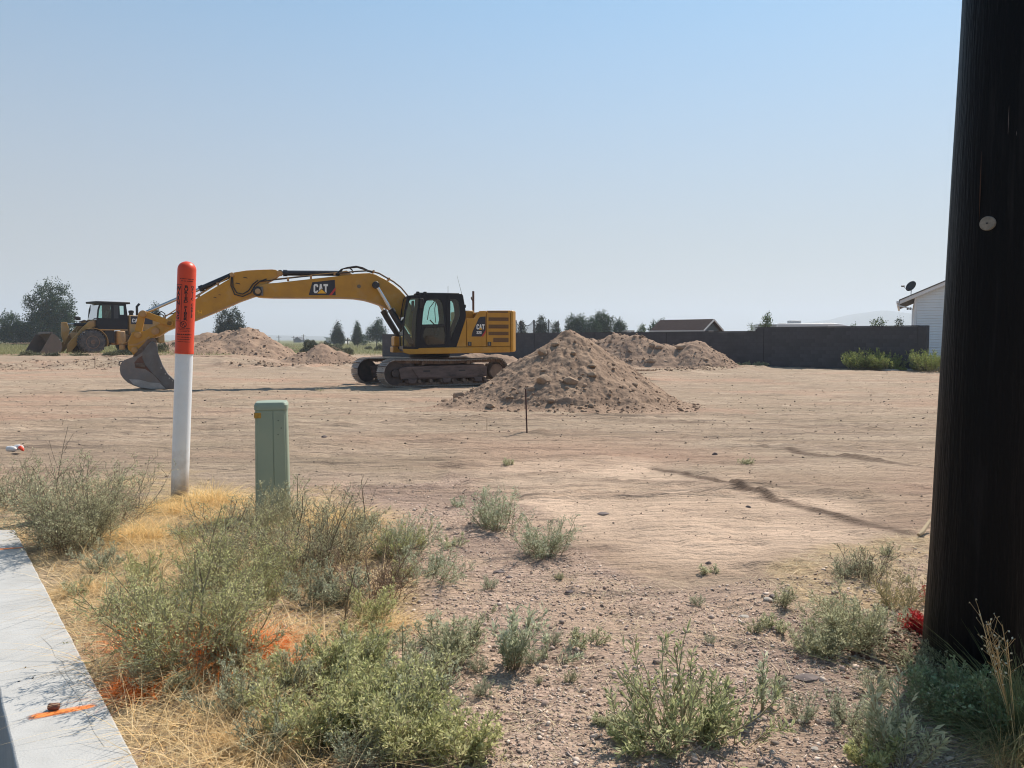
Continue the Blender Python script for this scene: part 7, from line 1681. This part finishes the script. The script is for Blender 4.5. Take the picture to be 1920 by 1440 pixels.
i = np.arange(59)[:, None] * 60; j = np.arange(59)[None]; Q = np.stack([i + j, i + j + 1, i + 61 + j, i + 60 + j], 2).reshape(-1, 4)
tag(obj('soil_mound', mesh_np('soil_mound', np.stack([X + POLE_X, Y + POLE_Y, Z], 2).reshape(-1, 3), Q, mat('red_brown_soil', (.16, .085, .052), .95, 0, (.11, .06, .04), 20, bump=.006, bscale=60), True)), kind='structure')

# ------------------------------------------------------------------ weeds at the wall and sage in the field
def far_weed(px, py, wp, hp, seed, m, label, n=60, leaf=.09, lw=.022, cat='weed', name='weed', group='weeds along the block wall', Y=None, ang=.6):
    p = on_ground(px, py) if Y is None else Vector((at(px, py, Y).x, Y, float(macro(at(px, py, Y).x, Y)[0]))); w_, h_ = wp * p.y / F, hp * p.y / F
    ms = shrub_meshes('f', h_, w_, n, 7, 3, leaf, lw, 3, seed, STEM, m, leader=1, stemr=.008, base=w_ * .5, ang=ang, wig=.1); o = empty(name, p); tag(o, label, cat, group); obj('stems', ms[0], o); obj('leaves', ms[1], o)
WY = lambda px: 57.5 / (1 + (px - 960) / F) - 1.0
far_weed(1618, 691, 60, 34, 201, LEAFW, 'leafy green weed clump at the wall foot, left part of the left clump', 70, Y=WY(1618))
far_weed(1662, 689, 52, 28, 202, LEAFW, 'leafy green weed clump at the wall foot, right part of the left clump', 60, Y=WY(1662))
far_weed(1640, 688, 44, 40, 203, LEAFW, 'taller weed in the middle of the left clump at the wall foot', 34, Y=WY(1640))
far_weed(1750, 692, 66, 40, 204, LEAFW, 'leafy green weed clump before the white house', 80, Y=WY(1750))
far_weed(1732, 692, 34, 16, 205, LEAFW, 'low weed left of the clump before the white house', 40, Y=WY(1725))
far_weed(1690, 690, 12, 6, 206, LEAFW, 'flat weed by the pale concrete slab', 24, Y=WY(1700))
far_weed(1410, 684, 46, 9, 207, LEAFD, 'low dark weed at the foot of the middle of the block wall', 30, Y=WY(1410))
far_weed(1358, 684, 30, 7, 208, LEAFD, 'low dark weed at the wall foot right of the dirt pile', 24, Y=WY(1358))
SAGE = mat('sage_leaf', (.115, .125, .07), .8, 0, island=.3, isl2=(.20, .20, .12), trans=.2); SAGED = mat('dark_sage_leaf', (.075, .085, .052), .8, 0, island=.3, isl2=(.12, .13, .08), trans=.2)
def bush(px, py, wp, hp, Y, seed, m, label, n=2600, lf=.16, group='sagebrush in the field', cat='bush', name='bush'):
    w_, h_ = wp * Y / F, hp * Y / F; g = np.random.default_rng(seed); c = g.normal(size=(16, 3)); c = norm(c) * g.uniform(.35, .9, (16, 1)); c[:, 2] = np.abs(c[:, 2]) * .8; i = g.integers(0, 16, n)
    q = c[i] + norm(g.normal(size=(n, 3))) * .34 * g.uniform(.6, 1.0, (n, 1)); q[:, 2] = np.abs(q[:, 2]); q = q / np.maximum(1, np.linalg.norm(q, axis=1, keepdims=True) / 1.1)
    p = q * np.array([w_ / 2, w_ / 2, h_ * .95]); d = norm(q + g.normal(0, .7, (n, 3)) + np.array([0, 0, .4])); V, Q = leaf_quads(p, d, np.full(n, lf) * g.uniform(.6, 1.3, n), np.full(n, lf * .45), g)
    x = at(px, 637, Y).x; o = empty(name, (x, Y, float(macro(x, Y)[0]) - .05)); tag(o, label, cat, group); obj('foliage', mesh_np('foliage', V, Q, m), o)
    st = 7; a = g.random(st) * 6.283; M = grow(np.zeros((st, 3)), norm(np.stack([np.cos(a) * .5, np.sin(a) * .5, np.ones(st)], 1)), np.full(st, h_ * .8), 4, 0, g); obj('stems', mesh_np('stems', *tubes(M, np.full((st, 4), .03)), STEMD), o); return o
bush(586, 655, 46, 30, 88, 301, SAGED, 'large round dark green bush behind the low rounded mound', 6500, .17)
bush(612, 655, 22, 24, 92, 302, SAGED, 'smaller lobe at the right of the large round bush', 2600, .17)
bush(634, 655, 36, 18, 100, 303, SAGE, 'grey bush right of the large round one', 2600, .2)
bush(652, 664, 26, 15, 78, 304, SAGE, 'low sage bush at the field edge in front of the grey bush')
bush(712, 652, 26, 14, 105, 305, SAGE, 'grey green bush under the three pines at the right')
bush(728, 655, 14, 11, 105, 306, SAGE, 'small bush just left of the excavator cab')
bush(690, 652, 16, 8, 118, 307, SAGE, 'tiny bush in the field between the slim pines')
for k, (x, w_, h_, Y, l) in enumerate(((318, 46, 26, 62, 'sage bush right of the excavator coupler'), (303, 30, 20, 60, 'sage bush just right of the bucket hinge'), (225, 36, 14, 49, 'low sage under the loader frame'), (205, 26, 10, 47.5, 'low sage beside the loader front wheel'),
        (250, 40, 12, 49, 'low sage behind the excavator coupler'), (375, 36, 12, 58, 'sage on the slope left of the tall mound'), (350, 34, 15, 66, 'sage bush on the pale mound'), (55, 40, 12, 47, 'low sage left of the loader bucket'), (98, 30, 8, 46, 'low sage in front of the loader bucket'), (150, 40, 7, 46.5, 'thin weeds in front of the loader wheel'))):
    bush(x, 655, w_, h_, Y, 320 + k, SAGE if k % 2 else SAGED, l, 1100, .12)
# meadow of dry grass beyond the lot
def meadow():
    g = np.random.default_rng(77); n = 45000; Y = 46 * (260 / 46) ** g.random(n); X = g.uniform(-.80, .02, n) * Y
    edge = 77 + 22 * fbm(X * .06, Y * .06, 3, 8); far = (Y > edge) ; lf = (Y > 47 + 3 * fbm(X * .3, Y * .3, 2, 9)) & (X < -.335 * Y - 1.5)
    ok = far | lf; X, Y = X[ok], Y[ok]; n = len(X); P = np.stack([X, Y, ground_np(X, Y)], 1)
    k = (Y / 60) ** .7; V, Q = blades(P, g.uniform(.12, .45, n) * k ** .5, g.uniform(.1, 1.0, n), .022 * k * g.uniform(.5, 1.5, n), g, .5, 2)
    stuff('meadow_grass', V, Q, mat('meadow_blade', (.22, .22, .10), .8, 0, (.15, .17, .07), .12, 4, island=.3, isl2=(.33, .29, .15), trans=.25, spec=.1), 'dry grassy field beyond the graded lot')
meadow()

# ------------------------------------------------------------------ TREES
BARK = mat('bark', (.10, .08, .065), .95, 0, (.07, .055, .045), 4)
TL1 = mat('poplar_leaf', (.022, .052, .026), .7, 0, (.034, .068, .03), .35, 3, island=.4, isl2=(.05, .092, .04), trans=.25, spec=.2)
TL2 = mat('juniper_leaf', (.035, .055, .038), .8, 0, island=.4, isl2=(.06, .08, .05), trans=.15, spec=.15)
TL3 = mat('young_leaf', (.07, .11, .045), .7, 0, island=.4, isl2=(.13, .17, .07), trans=.3, spec=.2)
def crown(w_, h_, lobes, n, lf, seed, rag=.3, pointed=0.0, sparse=.0):
    """lobes: (x, y, z, rx, rz) in units of the crown; leaf clumps gathered on their surfaces and inside"""
    g = np.random.default_rng(seed); wt = np.array([l[3] ** 2 * l[4] for l in lobes]); wt /= wt.sum(); k = g.choice(len(lobes), int(n * 1.5) // 14, p=wt); Lb = np.array(lobes)[k]; u = norm(g.normal(size=(len(k), 3))); rad = g.uniform(.35, 1.0, len(k)) ** .45 * (1 + rag * (g.random(len(k)) - .45))
    shrink = 1 - pointed * np.clip(u[:, 2], 0, 1) ** 1.0
    c = Lb[:, :3] + u * rad[:, None] * np.stack([Lb[:, 3] * shrink, Lb[:, 3] * shrink * .9, Lb[:, 4]], 1)
    cc = np.repeat(c, 14, 0); uu = np.repeat(u, 14, 0); S = np.array([w_, w_, h_]); p = cc * S + g.normal(0, lf * 1.15, (len(cc), 3)) * np.array([1, 1, 1.1]) + np.array([0, 0, 1.]) * lf * g.random((len(cc), 1)) * 1.2
    d = norm(uu * .7 + g.normal(0, .8, (len(cc), 3)) + np.array([0, 0, .7])); L = lf * g.uniform(.6, 1.5, len(cc)); return leaf_quads(p, d, L, L * .62, g)
def tree(px, ytop, wp, Y, lobes, n, seed, m, label, name='tree', cat='tree', rag=.3, pointed=.0, group='trees on the horizon', lf=None, trunk=.1, z0=None, bare=.12):
    x = at(px, 637, Y).x; zb = float(macro(x, Y)[0]) if z0 is None else z0; h_ = at(px, ytop, Y).z - zb; w_ = wp * Y / F; lf = (lf or .0022 * Y) * .74
    V, Q = crown(w_, h_, lobes, n, lf, seed, rag, pointed); o = empty(name, (x, Y, zb)); tag(o, label, cat, group); obj('crown', mesh_np('crown', V, Q, m), o)
    g = np.random.default_rng(seed); r = max(.06, h_ * .018); M = grow(np.array([[0, 0, -.3]]), np.array([[0, 0, 1.]]), np.array([h_ * .8]), 6, 0, g, .05); parts = [tubes(M, r * np.linspace(1, .25, 6)[None], 7)]
    tg = np.array([[l[0] * w_, l[1] * w_, l[2] * h_] for l in lobes]); s0 = np.array([[0, 0, h_ * (bare + .25 * (i % 3) / 3)] for i in range(len(lobes))]); d = tg - s0; parts.append(tubes(np.stack([s0, s0 + d * .5 + np.array([0, 0, .03 * h_]), tg], 1), np.full((len(lobes), 1), r * .5) * np.array([[1, .7, .3]]), 5)); 
    obj('trunk', mesh_np('trunk', *join([(v, q) for v, q in parts]), BARK, True), o); return o
COL2 = [(-.22, 0, .52, .22, .36), (.0, 0, .62, .24, .36), (.24, .05, .60, .22, .34), (-.34, 0, .36, .17, .24), (.33, 0, .38, .17, .26), (.05, 0, .28, .33, .22)]
tree(91, 527, 96, 150, [(-.36, 0, .55, .13, .25), (-.20, .1, .60, .16, .34), (.02, 0, .66, .15, .34), (.18, 0, .68, .14, .32), (.32, .05, .60, .13, .34), (.42, .05, .52, .09, .26), (-.05, 0, .25, .42, .25), (.0, .2, .42, .35, .3), (.25, 0, .30, .25, .25)], 17000, 401, TL1, 'tallest dark poplar group behind the wheel loader bucket', rag=.35, pointed=.3, lf=.36)
tree(22, 590, 70, 150, [(-.3, 0, .5, .22, .38), (.0, 0, .62, .24, .36), (.28, 0, .45, .22, .3), (.1, 0, .3, .4, .28)], 6500, 402, TL1, 'lower rounded tree at the far left, beside the tall poplars', rag=.4, lf=.36)
tree(70, 612, 60, 155, [(-.2, 0, .5, .3, .4), (.25, 0, .5, .3, .4)], 3000, 403, TL1, 'low dark shrubs under the tall poplars', cat='shrubs', name='shrubs', lf=.36)
tree(432, 576, 60, 135, [(-.15, 0, .55, .26, .38), (.16, 0, .58, .24, .38), (0, 0, .3, .42, .3), (-.30, 0, .38, .18, .22), (.32, 0, .36, .18, .22)], 9000, 404, TL2, 'dense dark juniper behind the tall dirt mound', rag=.3, pointed=.2, lf=.26)
tree(633, 604, 24, 170, [(0, 0, .68, .22, .32), (-.14, 0, .42, .3, .3), (.16, 0, .36, .32, .3), (0, 0, .25, .44, .25)], 4200, 405, TL2, 'slim dark pine, leftmost of the three under the boom', pointed=.4, lf=.3)
tree(670, 606, 20, 170, [(0, 0, .70, .20, .30), (.02, 0, .45, .36, .32), (-.05, 0, .30, .40, .22)], 3200, 406, TL1, 'slim pine, middle one of the three under the boom', pointed=.4, lf=.3, rag=.45)
tree(706, 600, 38, 170, [(.12, 0, .70, .22, .30), (-.25, 0, .45, .22, .28), (.05, 0, .45, .30, .3), (.30, 0, .42, .2, .25)], 4200, 407, TL1, 'broader ragged tree, rightmost of the three under the boom', rag=.5, lf=.3, bare=.2)
tree(683, 629, 16, 200, [(0, 0, .5, .45, .45)], 700, 408, TL1, 'tiny tree between the middle and right pine', lf=.3)
tree(743, 630, 16, 200, [(0, 0, .5, .45, .45)], 700, 409, TL1, 'tiny tree just behind the excavator tool box', lf=.3)
tree(292, 571, 16, 120, [(0, 0, .8, .3, .2), (0, 0, .5, .4, .4)], 1800, 410, TL2, 'dark tree top between the loader exhaust and the long cylinder', lf=.26, pointed=.4)
tree(1015, 594, 26, 130, [(0, 0, .7, .3, .28), (-.15, 0, .45, .3, .3), (.2, 0, .45, .28, .3)], 3400, 411, TL2, 'dark conical tree behind the trampoline', pointed=.35, lf=.24)
tree(978, 602, 20, 135, [(0, 0, .5, .4, .45)], 1500, 412, TL2, 'low tree at the left end of the trampoline', lf=.24, pointed=.4)
tree(1042, 604, 22, 135, [(0, 0, .5, .4, .45)], 1500, 413, TL1, 'low tree behind the right end of the trampoline', lf=.24, pointed=.3)
tree(1080, 590, 42, 140, [(-.2, 0, .6, .26, .35), (.16, 0, .66, .28, .32), (0, 0, .4, .42, .4)], 6000, 414, TL1, 'broad green tree above the peak of the big dirt pile', rag=.35, lf=.28)
tree(1112, 597, 30, 138, [(-.1, 0, .55, .38, .42), (.2, 0, .45, .3, .4)], 3600, 415, TL1, 'tree filling the gap right of the broad green one', rag=.35, lf=.28)
tree(1130, 586, 44, 145, [(-.05, 0, .74, .28, .25), (.30, 0, .60, .2, .25), (-.2, 0, .45, .25, .35), (.15, 0, .35, .2, .3)], 5600, 416, TL1, 'tallest ragged tree behind the wall, with a gap low in its crown', rag=.45, lf=.28)
tree(1162, 602, 25, 140, [(-.1, 0, .65, .32, .33), (.2, 0, .5, .28, .35)], 2600, 417, TL1, 'small round tree right of the tallest ragged one', rag=.4, lf=.27)
tree(1203, 612, 18, 120, [(0, 0, .7, .35, .28)], 700, 418, TL3, 'tiny sparse tree left of the shed', rag=.6, lf=.22)
tree(1234, 603, 36, 110, [(-.2, 0, .6, .25, .35), (.1, 0, .7, .25, .28), (.25, 0, .5, .28, .4)], 3600, 419, TL1, 'round tree just left of the shed', rag=.35, lf=.22)
tree(1437, 590, 24, 50, [(-.12, 0, .82, .28, .16), (.1, 0, .9, .22, .10), (.02, 0, .6, .35, .25)], 900, 420, TL3, 'young leafy tree standing at the step in the wall', rag=.6, lf=.11)
tree(1406, 608, 14, 52, [(0, 0, .85, .3, .14), (.1, 0, .6, .35, .2)], 240, 421, TL3, 'thin sapling left of the wall step', rag=.7, lf=.10)
tree(1645, 600, 32, 46, [(-.28, 0, .85, .2, .12), (.0, 0, .84, .24, .13), (.26, 0, .88, .2, .12), (0, 0, .6, .4, .25)], 1300, 422, TL3, 'bushy young tree above the wall near the house, left one', rag=.5, lf=.10)
tree(1683, 599, 17, 46, [(-.1, 0, .86, .25, .13), (.15, 0, .8, .25, .2), (0, 0, .55, .4, .25)], 700, 423, TL3, 'young tree above the wall near the house, right one', rag=.5, lf=.10)
tree(1600, 609, 12, 60, [(0, 0, .85, .35, .14), (0, 0, .6, .4, .2)], 300, 424, TL3, 'small tree top at the front end of the travel trailer', rag=.6, lf=.12)

# ================================================================== HAZE
def haze():
    x0, x1, y0, y1, z0, z1 = -7800, 7800, -60, 5600, -8.5, 215
    m = MB().box(x0, x1, y0, y1, z0, z1); me = bpy.data.meshes.new('haze'); me.from_pydata(m.v, [], m.f); me.update()
    M_ = bpy.data.materials.new('haze_air'); M_.use_nodes = True; N = M_.node_tree.nodes; N.remove(N['Principled BSDF']); v = N.new('ShaderNodeVolumePrincipled')
    v.inputs['Color'].default_value = (.76, .83, .96, 1); v.inputs['Density'].default_value = HAZE_D; v.inputs['Anisotropy'].default_value = .2
    M_.node_tree.links.new(v.outputs[0], N['Material Output'].inputs['Volume']); me.materials.append(M_); tag(obj('haze', me), 'thin smoky haze over the whole place', 'haze', None, 'stuff')
HAZE_D = .00042
haze()
